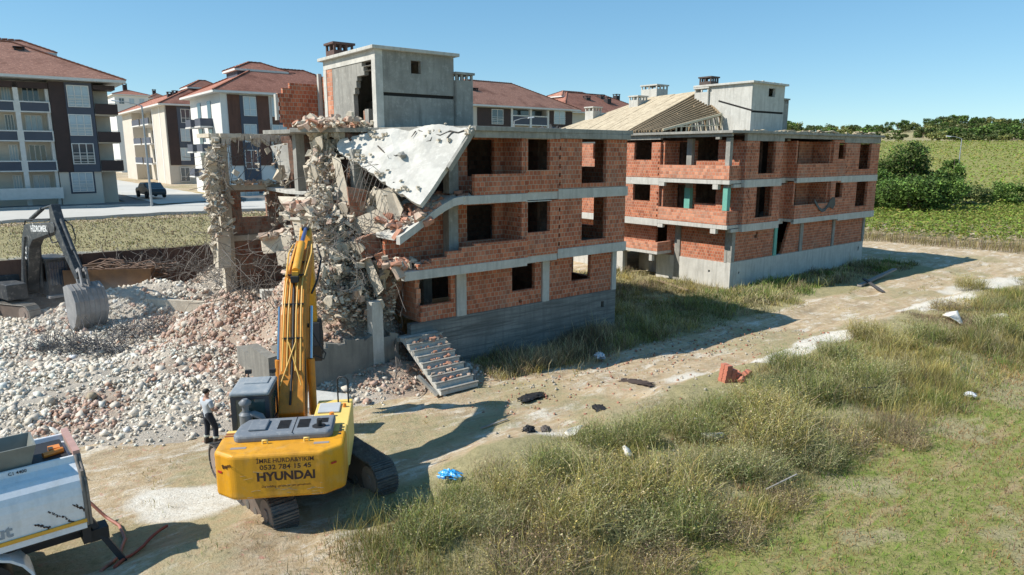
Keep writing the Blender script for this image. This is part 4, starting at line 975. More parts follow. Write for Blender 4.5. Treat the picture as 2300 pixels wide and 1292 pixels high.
# --- block F, far red roofs
FF = Frame(atY(1262, 290, 122)); FF.o[2] = 4.0; F_ = thing('apartment_block', 'distant block with broad red tiled roof and several square flues behind the boarded timber roof', 'building', FF.W(0, 0), ROT)
ze = FF.S(1300, 252)[1]; b = FF.S(1470, 250)[0]
boxw(F_, 'wall', CREAM, .5, b, 0, 14, -1, ze-.2); hiproof(F_, .5, b, 0, 14, ze+.02, 4.0, 1.0, TILE)
a, c = FF.S(1262, 220, 6)[0], FF.S(1340, 220, 6)[0]
boxw(F_, 'penthouse', BROWN, a, c, 6, 10, ze, FF.S(1300, 221, 6)[1]); hiproof(F_, a, c, 6, 10, FF.S(1300, 220, 6)[1]+.15, 1.1, .5, TILE2, 'penthouse_roof')
for x, yt, t in ((1318, 215, 4), (1350, 212, 5), (1365, 218, 3), (1385, 211, 6)): s_, z_ = FF.S(x, yt, t); flue(F_, s_, t, z_-2.5, z_, 1.0)
# --- far small houses left
for px0, px1, ye, yt, Y, lab in ((256, 332, 213, 200, 170, 'distant pale block with glazed top floor and red roof beside the left apartment block'), (336, 378, 222, 209, 210, 'far away low house with weathered brown roof beyond the cream block')):
    f = Frame(atY(px0, ye, Y)); zz = f.o[2]; f.o[2] = 3.5; b = thing('distant_house', lab, 'house', f.W(0, 0), ROT)
    w = f.S(px1, ye)[0]; h = zz-3.5
    boxw(b, 'wall', WHITEW if Y < 200 else CREAM, 0, w, 0, 12, -1, h-.05)
    for k in range(3): window(b, w*(.12+.3*k), w*(.28+.3*k), -.02, h-2.1, h-.7, 2, 1)
    hiproof(b, 0, w, 0, 12, h+.2, (ye-yt)/FPX*Y*.9, .5, TILE if Y < 200 else TILE2)
    flue(b, w*.4, 5, h, h+3.2, .9)

# ================================================================== STREET LAMPS
GALV = M('galvanised_steel', (.42, .43, .43), (.34, .35, .35), 3, .5, .0, metal=.4)
def lamp(lab, base, H, ang, arm=1.6):
    t = thing('street_lamp', lab, 'street lamp', base, ang, 'street lamps')
    m = MB(); m.tube([(0, 0, -.5), (0, 0, H*.5), (0, 0, H)], [.11, .085, .06], 8); m.build('pole', GALV, t)
    m = MB(); m.tube([(0, 0, H), (arm*.5, 0, H+.25), (arm, 0, H+.35)], [.05, .045, .04], 6); m.build('arm', GALV, t)
    m = MB(); m.obox((arm+.3, 0, H+.36), (.75, .26, .12), Matrix.Rotation(-.12, 3, 'Y'), taper=.7); m.build('lamp_head', M('lamp_housing', (.7, .7, .7), None, 3, .5, 0), t, bevel=.03); return t
lamp('tall galvanised street lamp standing on the kerb by the parked car', atY(341, 462, 59), 8.3, math.radians(200))
lamp('street lamp head rising just above the torn block roof in front of glazed balconies', (*atY(1155, 300, 70)[:2], 4.1), atY(1155, 272, 70)[2]-4.1, .35, 1.5)
lamp('lone street lamp rising from the field hedge beside the green trees', (*atY(2157, 340, 100)[:2], .3), atY(2157, 312, 100)[2]-.3, math.radians(172), 1.5)
# ================================================================== PARKED CAR
cp = gz(340, 443, 4.28); CAR = thing('parked_car', 'small dark hatchback parked on the side street behind the tall lamp', 'car', cp, ROT-PI/2+.1)
CP = simple('dark_car_paint', (.04, .045, .05), .25); m = MB()
pr = [(-2.1, .35), (-2.15, .75), (-1.9, .95), (-1.2, 1.0), (-.6, 1.42), (.7, 1.45), (1.5, 1.0), (2.0, .9), (2.15, .6), (2.1, .3)]
m.prism([(x, -.82, z) for x, z in pr], (0, 1.64, 0)); body = m.build('body', CP, CAR, bevel=.08)
m = MB(); m.prism([(-1.12, -.835, 1.0), (-.58, -.835, 1.36), (.64, -.835, 1.38), (1.3, -.835, 1.0)], (0, .02, 0)); m.prism([(-1.12, .815, 1.0), (-.58, .815, 1.36), (.64, .815, 1.38), (1.3, .815, 1.0)], (0, .02, 0)); m.obox((1.13, 0, 1.22), (.9, 1.4, .03), Matrix.Rotation(.52, 3, 'Y')); m.obox((-.93, 0, 1.23), (.75, 1.4, .03), Matrix.Rotation(-.62, 3, 'Y')); m.build('window', GLASS, CAR)
for x in (-1.3, 1.35):
    for y in (-.8, .8):
        m = MB(); m.cyl((x, y-.1, .32), (x, y+.1, .32), .33, n=16); m.build('wheel', simple('tyre', (.02, .02, .02), .8), CAR)
for y in (-.55, .55): m = MB(); m.obox((-2.14, y, .72), (.06, .3, .14)); m.build('headlight', simple('lamp_glass', (.7, .7, .7), .2), CAR)
# ================================================================== HOARDING AND SCRAP BEHIND THE BLACK EXCAVATOR
FH = Frame(np.array([*F1.W(-30, 21.4)[:2], 0.])); HB = thing('site_hoarding', 'long low rust brown sheet fence along the edge of the dry grass field', 'fence', FH.W(0, 0), ROT)
m = MB(); x = 0.
while x < 24: m.box(x, x+1.95, 0, .06, .2, 3.05+random.uniform(-.05, .05)); x += 2.
m.build('sheet_panel', RUST, HB)
for k in range(12): m = MB(); m.box(1.94+k*2-.0, 2.02+k*2-.02, -.08, -.005, .3, 3.05); m.build('post', RUST, HB)
# ================================================================== TERRAIN
def sst(a, b, x): k = np.clip((x-a)/(b-a), 0, 1); return k*k*(3-2*k)
_g = rng.random((64, 64, 8))
def vnoise(x, y, sc, ch=0):
    x = np.asarray(x, float)*sc+13.7+ch*5.3; y = np.asarray(y, float)*sc+7.1+ch*3.1
    xi = np.floor(x).astype(int); yi = np.floor(y).astype(int); fx = x-xi; fy = y-yi; fx = fx*fx*(3-2*fx); fy = fy*fy*(3-2*fy)
    G = _g[..., ch % 8]; a = G[xi % 64, yi % 64]; b = G[(xi+1) % 64, yi % 64]; c = G[xi % 64, (yi+1) % 64]; d = G[(xi+1) % 64, (yi+1) % 64]
    return (a*(1-fx)+b*fx)*(1-fy)+(c*(1-fx)+d*fx)*fy
def fbm(x, y, sc, ch=0, o=4):
    r = 0; a = 1; t = 0
    for k in range(o): r = r+a*vnoise(x, y, sc*2**k, ch+k); t += a; a *= .5
    return r/t
def H(x, y):
    x = np.asarray(x, float); y = np.asarray(y, float); s, t = st(x, y)
    near = 1-sst(60, 120, y)
    h = (fbm(x, y, .35, 1)-.5)*.22*near
    h = h+(fbm(x, y, 1.6, 3, 3)-.5)*.07*near
    verge = sst(-7.0, -8.5, t)*(1-sst(-13.2, -15., t)) if False else (1-sst(-8.5, -7.0, t))*sst(-15.0, -12.8, t)
    h = h+verge*((fbm(x, y, .5, 2)-.35)*.75+.15)*near
    # street plateau behind the site
    pl = sst(21.6, 22.3, t)*3.0+sst(22, 34, t)*.75+sst(34, 44, t)*.35
    pl = pl*(1-sst(44, 62, s))
    h = h+pl
    # hillside far right
    hy = np.interp(y, [0, 112, 150, 180, 300, 335, 420, 520, 640, 1500], [0, 0, 2.0, 4.0, 13.6, 14.2, 20, 27, 22, 10])
    far = sst(.18, .40, x/np.maximum(y, 1))*sst(100, 120, y)
    h = h+hy*far+far*sst(340, 430, y)*(fbm(x, y, .012, 4)-.5)*14+far*sst(300, 420, y)*(1-sst(.42, .62, x/np.maximum(y, 1)))*0
    sr = (s > -13) & (t > -9) & (t < -2); w1 = .35*np.sin(s*.23); h = h+np.where(sr, -.07*np.exp(-((t+4.1+w1)/.28)**2)-.07*np.exp(-((t+5.9+w1)/.28)**2)-.05*np.exp(-((t+5.0-w1)/.22)**2)+.05*np.exp(-((t+3.4+w1)/.3)**2)+.05*np.exp(-((t+6.6+w1)/.35)**2), 0)*np.exp(-(np.maximum(0, np.abs(s-12)-24)/5)**2)+(fbm(x, y, 2.6, 6, 3)-.5)*.09*near
    # pit dip right of the near block
    h = h-.25*np.exp(-((s+8)/9.)**2-((t+1.5)/2.)**2)
    return h
def z_at(x, y): return float(H(np.array([x]), np.array([y]))[0])
# rubble field: height above the terrain (white lumps, pinkish heap, wreck)
def RUB(x, y):
    s, t = st(x, y); h = np.zeros_like(s)
    def g(cx, cy, rx, ry, hh, rot=0.):
        dx = x-cx; dy = y-cy; c, sn = math.cos(rot), math.sin(rot); u = (dx*c+dy*sn)/rx; v = (-dx*sn+dy*c)/ry
        return hh*np.exp(-(u*u+v*v))
    h = np.maximum(h, g(-16, 23.2, 6.5, 3.0, .95, .2)); h = np.maximum(h, g(-20.5, 25.5, 6, 4.5, .8)); h = np.maximum(h, g(-11.5, 23.0, 3.2, 2.6, .7)); h = np.maximum(h, g(-13, 26.5, 4.2, 3.5, 1.0))
    h = np.maximum(h, g(-11.5, 29.0, 3.5, 3.0, 1.25)); h = np.maximum(h, g(-18.5, 35.5, 5.5, 2.8, 1.9, .1)); h = np.maximum(h, g(-13.5, 34.5, 3.6, 2.6, 1.6)); h = np.maximum(h, g(-15.5, 38.0, 3.5, 1.8, 2.6))
    h = np.maximum(h, g(-16.8, 31.5, 5, 3, .7)); h = np.maximum(h, g(-4.2, 25.2, 2.4, 1.0, .75, .6)); h = np.maximum(h, g(-24, 28.5, 6, 4, .5))
    h = np.maximum(h, heap(s, t))
    h = h+(fbm(x, y, .7, 5)-.5)*.5*np.clip(h, 0, 1)
    inb = (s > -11.0) & (t > .3) & (t < 14.2) & (s < 1)
    h = np.where(inb, -.5, h)
    h = np.where((t < .5) & (t > -.1) & (s > -17.3) & (s < -11), np.minimum(h, 1.2), h)
    # trampled strip where the person stands stays low
    h = h*(1-np.exp(-(((x+9.1)/.9)**2+((y-19.2)/.8)**2)))
    edge = sst(16.9, 19.5, y+.13*(x+12)*0+.16*np.minimum(0, x+17))
    return h*np.where(t < -1.2, edge, 1)-.06
def rub_region(x, y):
    """where the loose white and pink lumps lie"""
    h = RUB(x, y); return np.clip((h+.03)/.25, 0, 1)
xs = np.unique(np.concatenate([np.linspace(-40, 45, 300), -40-np.geomspace(.4, 900, 46), 45+np.geomspace(.4, 1500, 56)]))
ys = np.unique(np.concatenate([np.linspace(2, 62, 216), 62+np.geomspace(.4, 1900, 90), np.linspace(-60, 1.5, 14)]))
XX, YY = np.meshgrid(xs, ys); ZZ = H(XX, YY)
nx, ny = len(xs), len(ys); idx = np.arange(nx*ny).reshape(ny, nx)
faces = np.stack([idx[:-1, :-1], idx[:-1, 1:], idx[1:, 1:], idx[1:, :-1]], -1).reshape(-1, 4)
# colour attribute: R green amount, G pale chalk amount, B dry straw amount
def masks(x, y):
    s, t = st(x, y); n1 = fbm(x, y, .28, 1); n2 = fbm(x, y, .9, 2); n3 = fbm(x, y, .12, 3)
    tt = t+(n1-.5)*2.2
    green = sst(-13.2, -14.6, t+(n2-.5)*1.2) if False else (1-sst(-14.9, -13.4, t+(n2-.5)*1.4))
    green = green*(.15+.75*sst(.40, .60, n2*.6+n1*.4))*sst(-24., -20., s)
    straw = (1-sst(-9.2, -7.4, tt))*sst(-20.5, -16.5, s)
    straw = np.maximum(straw, sst(-3.6, -2.2, tt)*(1-sst(9, 12, t))*sst(-10, -7, s)*(1-sst(31, 34, s)))
    straw = np.maximum(straw, sst(20.8, 21.8, t)*(1-sst(33, 34.5, t))); straw = np.maximum(straw, .45*sst(.52, .64, n1))
    chalk = np.zeros_like(s)
    for cx, cy, r1, r2, a, k in ((8.0+3.4, 27.6, 1.9, .6, .66, 1), (14.6, 30.6, 2.2, .7, .66, 1), (24, 37.5, 4.2, 1.1, .66, .8), (-8.3, 15.6, 1.5, .8, .1, .9), (6.7, 25.2, .9, .35, .5, .6), (31, 44, 5, 1.4, .6, .6), (1.2, 19.6, .8, .3, 0, .6)):
        dx = x-cx; dy = y-cy; c, sn = math.cos(a), math.sin(a); u = (dx*c+dy*sn)/r1; v = (-dx*sn+dy*c)/r2
        chalk = np.maximum(chalk, k*sst(1.5, .5, (u*u+v*v)+(n2-.5)*1.6) if False else k*(1-sst(.5, 1.6, (u*u+v*v)+(n2-.5)*1.8)))
    chalk = np.maximum(chalk, rub_region(x, y)*.8)
    farg = sst(70, 112, y)*sst(.25, .45, x/np.maximum(y, 1))
    green = np.maximum(green, farg*(1-sst(300, 360, y))); straw = np.where(farg > .5, .9, straw)
    return green, chalk, straw
gm, cm, sm_ = masks(XX, YY)
ground = npmesh('ground', np.stack([XX, YY, ZZ], -1).reshape(-1, 3), faces, [], smooth=True)
a = ground.data.color_attributes.new('Mask', 'FLOAT_COLOR', 'POINT'); c = np.ones((nx*ny, 4), np.float32); c[:, 0] = gm.ravel(); c[:, 1] = cm.ravel(); c[:, 2] = sm_.ravel(); a.data.foreach_set('color', c.ravel())
gmat, nt, b = newmat('ground_soil')
at = N(nt, 'ShaderNodeAttribute', attribute_name='Mask'); sp = nt.nodes.new('ShaderNodeSeparateColor'); nt.links.new(at.outputs[0], sp.inputs[0])
n1 = tex(nt, .45, detail=6, rough=.65); n2 = tex(nt, 3., detail=8, rough=.7); n3 = tex(nt, 14, detail=6, rough=.75); n2b = tex(nt, 1.1, detail=8, rough=.75, along=(3.5, .55, 1)); n4 = tex(nt, 4.5, detail=3, rough=.8); n5 = tex(nt, .8, detail=8, rough=.8, along=(2., .7, 1))
dirt = mixc(nt, ramp(nt, n1, .35, .65), (.49, .37, .225), (.37, .27, .155)); dirt = mixc(nt, ramp(nt, n2, .42, .68), dirt, (.60, .50, .355)); dirt = mixc(nt, ramp(nt, n2b, .5, .66), dirt, (.34, .265, .17)); dirt = mixc(nt, ramp(nt, n5, .52, .62), dirt, (.66, .60, .49)); dirt = mixc(nt, ramp(nt, n3, .56, .72), dirt, (.30, .23, .155)); dirt = mixc(nt, ramp(nt, n4, .60, .70), dirt, (.52, .27, .20))
def plus(base, nz, k):
    ad = N(nt, 'ShaderNodeMath', operation='MULTIPLY_ADD'); nt.links.new(nz, ad.inputs[0]); ad.inputs[1].default_value = k; nt.links.new(base, ad.inputs[2]); return ad.outputs[0]
straw = mixc(nt, ramp(nt, n2, .35, .65), (.42, .36, .20), (.29, .26, .14)); straw = mixc(nt, ramp(nt, n3, .5, .7), straw, (.18, .165, .075))
col = mixc(nt, ramp(nt, plus(sp.outputs[2], n2, 1.0), .72, 1.12), dirt, straw)
grn = mixc(nt, ramp(nt, n2, .38, .62), (.19, .24, .05), (.33, .29, .12)); grn = mixc(nt, ramp(nt, n3, .5, .7), grn, (.13, .14, .045)); grn = mixc(nt, ramp(nt, n2b, .5, .66), grn, (.40, .30, .17))
col = mixc(nt, ramp(nt, plus(sp.outputs[0], n2, .9), .75, 1.05), col, grn)
chk = mixc(nt, ramp(nt, n2, .35, .7), (.74, .71, .63), (.58, .52, .42)); chk = mixc(nt, ramp(nt, n3, .52, .7), chk, (.42, .36, .28))
col = mixc(nt, ramp(nt, plus(sp.outputs[1], n2, .9), .62, 1.05), col, chk)
nt.links.new(col, b.inputs['Base Color']); b.inputs['Roughness'].default_value = 1.; b.inputs['Specular IOR Level'].default_value = .1
hh = N(nt, 'ShaderNodeMath', operation='ADD'); nt.links.new(n2, hh.inputs[0]); nt.links.new(n3, hh.inputs[1]); bump(nt, b, hh.outputs[0], .8, .06)
ground.data.materials.append(gmat); tag(ground, kind='structure')

# ---- roads (sheets following the grid, slightly above the terrain)
ROADM = M('pale_concrete_road', (.55, .53, .48), (.47, .45, .40), .25, .9, .15, 8); ASPH = M('worn_asphalt', (.17, .165, .155), (.13, .125, .12), .3, .9, .2, 8); KERB = M('kerb_stone', (.5, .48, .44), None, 1, .9, .2)
def strip(name, s0, s1, t0, t1, mat, dz, ds=1.5):
    ss = np.linspace(s0, s1, max(2, int(abs(s1-s0)/ds)+1)); tt = np.linspace(t0, t1, max(2, int(abs(t1-t0)/ds)+1)); A, B = np.meshgrid(ss, tt)
    x = O1[0]+A*U[0]+B*V[0]; y = O1[1]+A*U[1]+B*V[1]; z = H(x, y)+dz; k = len(ss); idx = np.arange(A.size).reshape(A.shape)
    f = np.stack([idx[:-1, :-1], idx[:-1, 1:], idx[1:, 1:], idx[1:, :-1]], -1).reshape(-1, 4)
    o = npmesh(name, np.stack([x, y, z], -1).reshape(-1, 3), f, mat, smooth=True); return tag(o, kind='structure')
strip('road', -75, 34, 36.2, 43.5, ROADM, .06); strip('side_road', -11.5, -4.2, 44.2, 120, ROADM, .075); strip('pavement', -75, -11.6, 43.9, 49, ASPH, .08); strip('pavement', -4.1, 34, 43.9, 52, ASPH, .08)
strip('parking_strip', -13.2, -11.7, 49.1, 90, ASPH, .07)
def kerb(s0, s1, t):
    m = MB(); n = int((s1-s0)/1.); 
    for k in range(n):
        a = F1.W(s0+k, t); b = F1.W(s0+k+.985, t); a[2] = z_at(a[0], a[1])+.1; b[2] = z_at(b[0], b[1])+.1; m.bar(a, b, .22, .26)
    return tag(m.build('kerb', KERB), kind='structure')
kerb(-60, 20, 35.9); kerb(-60, -12, 43.7); kerb(-4, 20, 43.7)

# ================================================================== RUBBLE
rx = np.linspace(-34, 0, 190); ry = np.linspace(15, 44, 170); RX, RY = np.meshgrid(rx, ry); hr = RUB(RX, RY); RZ = H(RX, RY)+hr
RX2 = RX; idx = np.arange(RX.size).reshape(RX.shape); f = np.stack([idx[:-1, :-1], idx[:-1, 1:], idx[1:, 1:], idx[1:, :-1]], -1).reshape(-1, 4)
keep = (hr.ravel()[f].max(1) > -.02) & (st(RX, RY)[1].ravel()[f].max(1) < 20.3); f = f[keep]
RZ = RZ+(fbm(RX, RY, 2.5, 6, 3)-.5)*.3*np.clip(hr*2, 0, 1)
PINKB = lambda x, y: sst(.35, .65, fbm(x, y, .35, 7)*.9+.35*np.exp(-(((x+12)/4.)**2+((y-29.5)/3.5)**2))+.25*np.exp(-(((x+11.5)/4.)**2+((y-34)/3.)**2))+.6*np.exp(-(((x+4)/3.)**2+((y-25)/1.5)**2))-.22*np.exp(-(((x+17)/5)**2+((y-24)/4)**2)))
pk = PINKB(RX, RY)
colr = np.stack([.80-.08*pk, .71-.15*pk, .585-.16*pk], -1).reshape(-1, 3)*(.8+.3*fbm(RX, RY, 1.9, 2)).reshape(-1, 1)
fc = colr[f].mean(1)
RUBM = colmat('rubble_dust', .97, .1, .3, 9.)
_n = RUBM.node_tree; bump(_n, _n.nodes['Principled BSDF'], tex(_n, 11, detail=8, rough=.8), 1., .09)
base = npmesh('rubble_bed', np.stack([RX, RY, RZ], -1).reshape(-1, 3), f, RUBM, smooth=False, col=fc)
tag(base, 'dusty bed of crushed concrete and brick spread over the demolition yard', 'rubble', kind='stuff')
# rock shapes
def ico(sub=1):
    import bmesh
    bm = bmesh.new(); bmesh.ops.create_icosphere(bm, subdivisions=sub, radius=1.); v = np.array([p.co[:] for p in bm.verts]); f = np.array([[q.index for q in p.verts] for p in bm.faces]); bm.free(); return v, f
IV, IF = ico(1); IV2, IF2 = ico(2)
def rockshape(seed, sub=1):
    r = np.random.default_rng(seed); v = (IV if sub == 1 else IV2).copy()
    for _ in range(9 if sub == 1 else 13):               # chop by random planes: angular broken lumps
        n = r.normal(size=3); n /= np.linalg.norm(n); d = r.uniform(.26, .62); k = v@n; v -= np.outer(np.clip(k-d, 0, None), n)
    v *= 1+r.normal(size=(len(v), 1))*.04; v = v/np.abs(v).max(); return v*np.array([1, r.uniform(.6, 1), r.uniform(.45, .8)])
RS_ = [rockshape(k) for k in range(14)]
BV = np.array([(x, y, z) for z in (-1, 1) for x, y in ((-1, -1), (1, -1), (1, 1), (-1, 1))], float); BF = np.array([(0, 2, 1), (0, 3, 2), (4, 5, 6), (4, 6, 7), (0, 1, 5), (0, 5, 4), (1, 2, 6), (1, 6, 5), (2, 3, 7), (2, 7, 6), (3, 0, 4), (3, 4, 7)])
BS_ = [BV*np.random.default_rng(k).uniform(.35, .9, 3)+np.random.default_rng(k+50).normal(size=(8, 3))*.16 for k in range(14)]
def rotm(n):
    q = rng.normal(size=(n, 4)); q /= np.linalg.norm(q, axis=1, keepdims=True); w, x, y, z = q.T
    return np.stack([1-2*(y*y+z*z), 2*(x*y-z*w), 2*(x*z+y*w), 2*(x*y+z*w), 1-2*(x*x+z*z), 2*(y*z-x*w), 2*(x*z-y*w), 2*(y*z+x*w), 1-2*(x*x+y*y)], -1).reshape(n, 3, 3)
def rocks(P, size, colr, boxy=False):
    n = len(P); RS_, IV, IF = (BS_, BV, BF) if boxy else (globals()['RS_'], globals()['IV'], globals()['IF']); sh = rng.integers(0, len(RS_), n); V_ = np.stack(RS_)[sh]*size[:, None, None]; R = rotm(n); V_ = np.einsum('nij,nkj->nki', R, V_)+P[:, None, :]
    F = (IF[None]+(np.arange(n)*len(IV))[:, None, None]).reshape(-1, 3); return V_.reshape(-1, 3), F, np.repeat(colr, len(IF), 0)
def cast(n, x0, x1, y0, y1, dens):
    x = rng.uniform(x0, x1, n); y = rng.uniform(y0, y1, n); k = rng.random(n) < dens(x, y); return x[k], y[k]
dens = lambda x, y: np.clip(rub_region(x, y)*1.1, 0, 1)*(.5+.5*sst(.40, .56, fbm(x, y, .8, 2)))*(st(x, y)[1] < 20)
x, y = cast(190000, -34, -.5, 15.5, 43, dens); size = np.clip(rng.lognormal(-3.55, .62, len(x)), .017, .12)*np.where(rng.random(len(x)) < .004, 1.6, 1.)
far_ = y > 30; k = ~(far_ & (size < .05)) & ~((size < .027) & (rng.random(len(x)) < .5)); x, y, size = x[k], y[k], size[k]
z = H(x, y)+RUB(x, y)+size*rng.uniform(-.35, .45, len(x))+.01; pk = PINKB(x, y)
fo_ = np.exp(-(((x+4.)/2.6)**2+((y-25.2)/1.5)**2)); rr = rng.random(len(x)); br = rr < np.maximum(pk*.62, fo_*.95)
c = np.where(br[:, None], np.array([.58, .40, .31])+rng.normal(size=(len(x), 1))*.07, np.array([.81, .725, .605])*(1-.15*pk[:, None])+rng.normal(size=(len(x), 1))*.09)
c = np.clip(c, .08, .84)
x2, y2 = cast(26000, -12, 16, 15, 33, lambda x, y: .30*np.exp(-np.abs(st(x, y)[1]+4.5)/1.8)*sst(-14, -8, st(x, y)[0])); s2 = rng.uniform(.012, .05, len(x2)); z2 = H(x2, y2)+s2*.4
c2 = np.where((rng.random(len(x2)) < .45)[:, None], np.array([.5, .25, .17]), np.array([.55, .49, .4]))*rng.uniform(.75, 1.1, (len(x2), 1))
P_ = np.concatenate([np.stack([x, y, z], -1), np.stack([x2, y2, z2], -1)]); sz = np.concatenate([size, s2]); cc = np.concatenate([c, c2])
bx_ = (cc[:, 0] > cc[:, 2]*1.5) | (rng.random(len(cc)) < .92)
v_, f_, c_ = rocks(P_[~bx_], sz[~bx_], cc[~bx_]); v2_, f2_, c2_ = rocks(P_[bx_], sz[bx_]*1.15, cc[bx_], True); f_ = np.concatenate([f_, f2_+len(v_)]); v_ = np.concatenate([v_, v2_]); c_ = np.concatenate([c_, c2_]); LUMPM = colmat('broken_lump', .95, .12, .2, 9.)
o = npmesh('rubble', v_, f_, LUMPM, col=c_); tag(o, 'loose broken concrete and brick lumps strewn across the demolition yard', 'rubble', kind='stuff')
# individually liftable larger lumps
protos = []
LM = M('pale_lump', (.80, .755, .665), (.68, .63, .54), 3, .95, .6, 10, third=(.84, .81, .74)); LB = M('brick_lump', (.50, .23, .15), (.42, .28, .21), 3, .95, .6, 10)
for k in range(6):
    v = rockshape(100+k, 2)*np.array([(1, 1, 1), (1.3, .8, .8), (1, .9, .55)][k % 3]); o = npmesh('concrete_lump', v, IF2, LM); protos.append(o)
x, y = cast(4500, -30, -8, 17, 31, lambda x, y: 1.*(rub_region(x, y) > .5)*((st(x, y)[1] < -1.2) | (st(x, y)[0] < -17.6))*(np.hypot(x+9.1, y-19.2) > 1.4)); sel = []
for i in range(len(x)):
    if all((x[i]-x[j])**2+(y[i]-y[j])**2 > .3 for j in sel[-160:]): sel.append(i)
    if len(sel) >= 260: break
first = set()
for i in sel:
    k = len(first) if len(first) < 6 else random.randrange(6); s_ = random.uniform(.08, .14) if random.random() < .9 else random.uniform(.15, .24)
    o = protos[k] if k not in first else protos[k].copy()
    if k in first: COL.objects.link(o)
    first.add(k); o.location = (x[i], y[i], z_at(x[i], y[i])+float(RUB(np.array([x[i]]), np.array([y[i]]))[0])+s_*.25); o.scale = (s_, s_, s_); o.rotation_euler = (random.uniform(-.5, .5), random.uniform(-.5, .5), random.uniform(0, 6))
    tag(o, 'pale broken concrete lump lying loose on the white rubble field', 'concrete lump', 'large loose concrete lumps')
def single(name, lab, cat, px, s_, mat, z=0., seed=1, sc=(1, 1, 1)):
    p = gz(*px, z) if not isinstance(px, np.ndarray) else px
    o = npmesh(name, rockshape(seed, 2)*np.array(sc), IF2, mat); o.location = (p[0], p[1], z_at(p[0], p[1])+s_*.35*sc[2]+z); o.scale = (s_,)*3; o.rotation_euler = (0, 0, seed*1.7); return tag(o, lab, cat)
for px, s_, sd, lab in (((2138, 738), .75, 31, 'big pale boulder among the weeds at the right edge'), ((1591, 1012), .42, 32, 'pale boulder half buried in weeds below the brick stack'), ((1290, 982), .33, 33, 'white rock on the dirt beside the dark tyre scrap'),
                        ((1408, 1062), .3, 34, 'rounded pale rock in the olive weeds right of the blue bag'), ((985, 812), .3, 35, 'round grey rock lying against the foundation wall'), ((2235, 735), .5, 36, 'white chalk rock at the far right weed edge'), ((745, 875), .34, 41, 'pale rounded rock beside the loose slab'),
                        ((1365, 1080), .22, 44, 'small white rock deep in weeds beside the rounded pale rock')):
    single('boulder', lab, 'rock', px, s_, LM, seed=sd)
m = MB(); P0 = gz(735, 905, .9); m.obox((0, 0, 0), (1.3, 1.0, .18), Matrix.Rotation(.25, 3, 'X') @ Matrix.Rotation(.15, 3, 'Y'), jit=.05); o = m.build('loose_slab', CONCW, bevel=.01); o.location = P0; tag(o, 'square pale concrete slab piece leaning beyond the excavator beside the boom foot', 'slab')
m = MB(); m.box(-.1, .1, -.02, 5.4, -.3, 1.25); m.prism([(-.1, 5.4, -.3), (-.1, 7.0, -.3), (-.1, 6.4, .8), (-.1, 5.4, 1.2)], (.2, 0, 0)); p = gz(640, 700, .6); o = m.build('broken_wall', CONCD); o.location = (-13.2, 32.6, .1); o.rotation_euler = (0, 0, math.radians(78)); tag(o, 'stump of a dusty foundation wall poking out of the rubble left of the boom', 'wall')
m = MB(); m.prism([(0, 0, 0), (.35, 0, 0), (.3, 0, 2.6), (.05, 0, 2.9)], (0, .8, 0)); m.box(-.05, 1.9, .1, .7, 2.5, 2.85); o = m.build('broken_column', CONCL); o.location = (*atY(590, 720, 30)[:2], -.4); o.rotation_euler = (0, .04, .5); tag(o, 'lone chipped concrete column standing just left of the yellow boom', 'column')
# rebar tangles
def tangle(lab, c, rx_, ry_, rz_, n, L0, L1, r=.012, curl=1.4, mat=REBAR):
    m = MB(); 
    def g():
        a = random.uniform(0, 2*PI); k = math.sqrt(random.random()); return (c[0]+rx_*k*math.cos(a), c[1]+ry_*k*math.sin(a), c[2]+random.uniform(0, rz_)*(1-k*.6))
    rebars(m, n, g, L0, L1, r, curl, .0, 6, 3); o = m.build('rebar_tangle', mat); tag(o, lab, 'rebar tangle'); return o
DR = M('dark_rebar', (.15, .15, .155), (.10, .10, .105), 5, .7, 0, metal=.3)
def gr(px, zz): p = gz(*px, zz); return (p[0], p[1], z_at(p[0], p[1])+float(RUB(p[:1], p[1:2])[0]))
tangle('dense dark rebar tangle heaped right under the bucket', gr((175, 775), .8), 2.3, .8, .55, 420, .4, 1.4, .011, 2.2, DR)
tangle('dark rebar nest in the bucket shadow, right of the bucket', gr((320, 730), .9), 1.6, .8, .5, 200, .5, 1.6, .011, 2.0, DR)
tangle('grey rebar thicket on top of the rubble heap before the brown fence', (-17.5, 37.5, 2.2), 5.0, 1.4, .9, 340, .7, 2.2, .013, 1.3, REBAR)
tangle('rusty rebar spread over the pit left of the boom', (-12.6, 33.3, 1.2), 2.6, 2.2, 1.0, 150, .8, 2.6, .012, 1.0, REBAR)
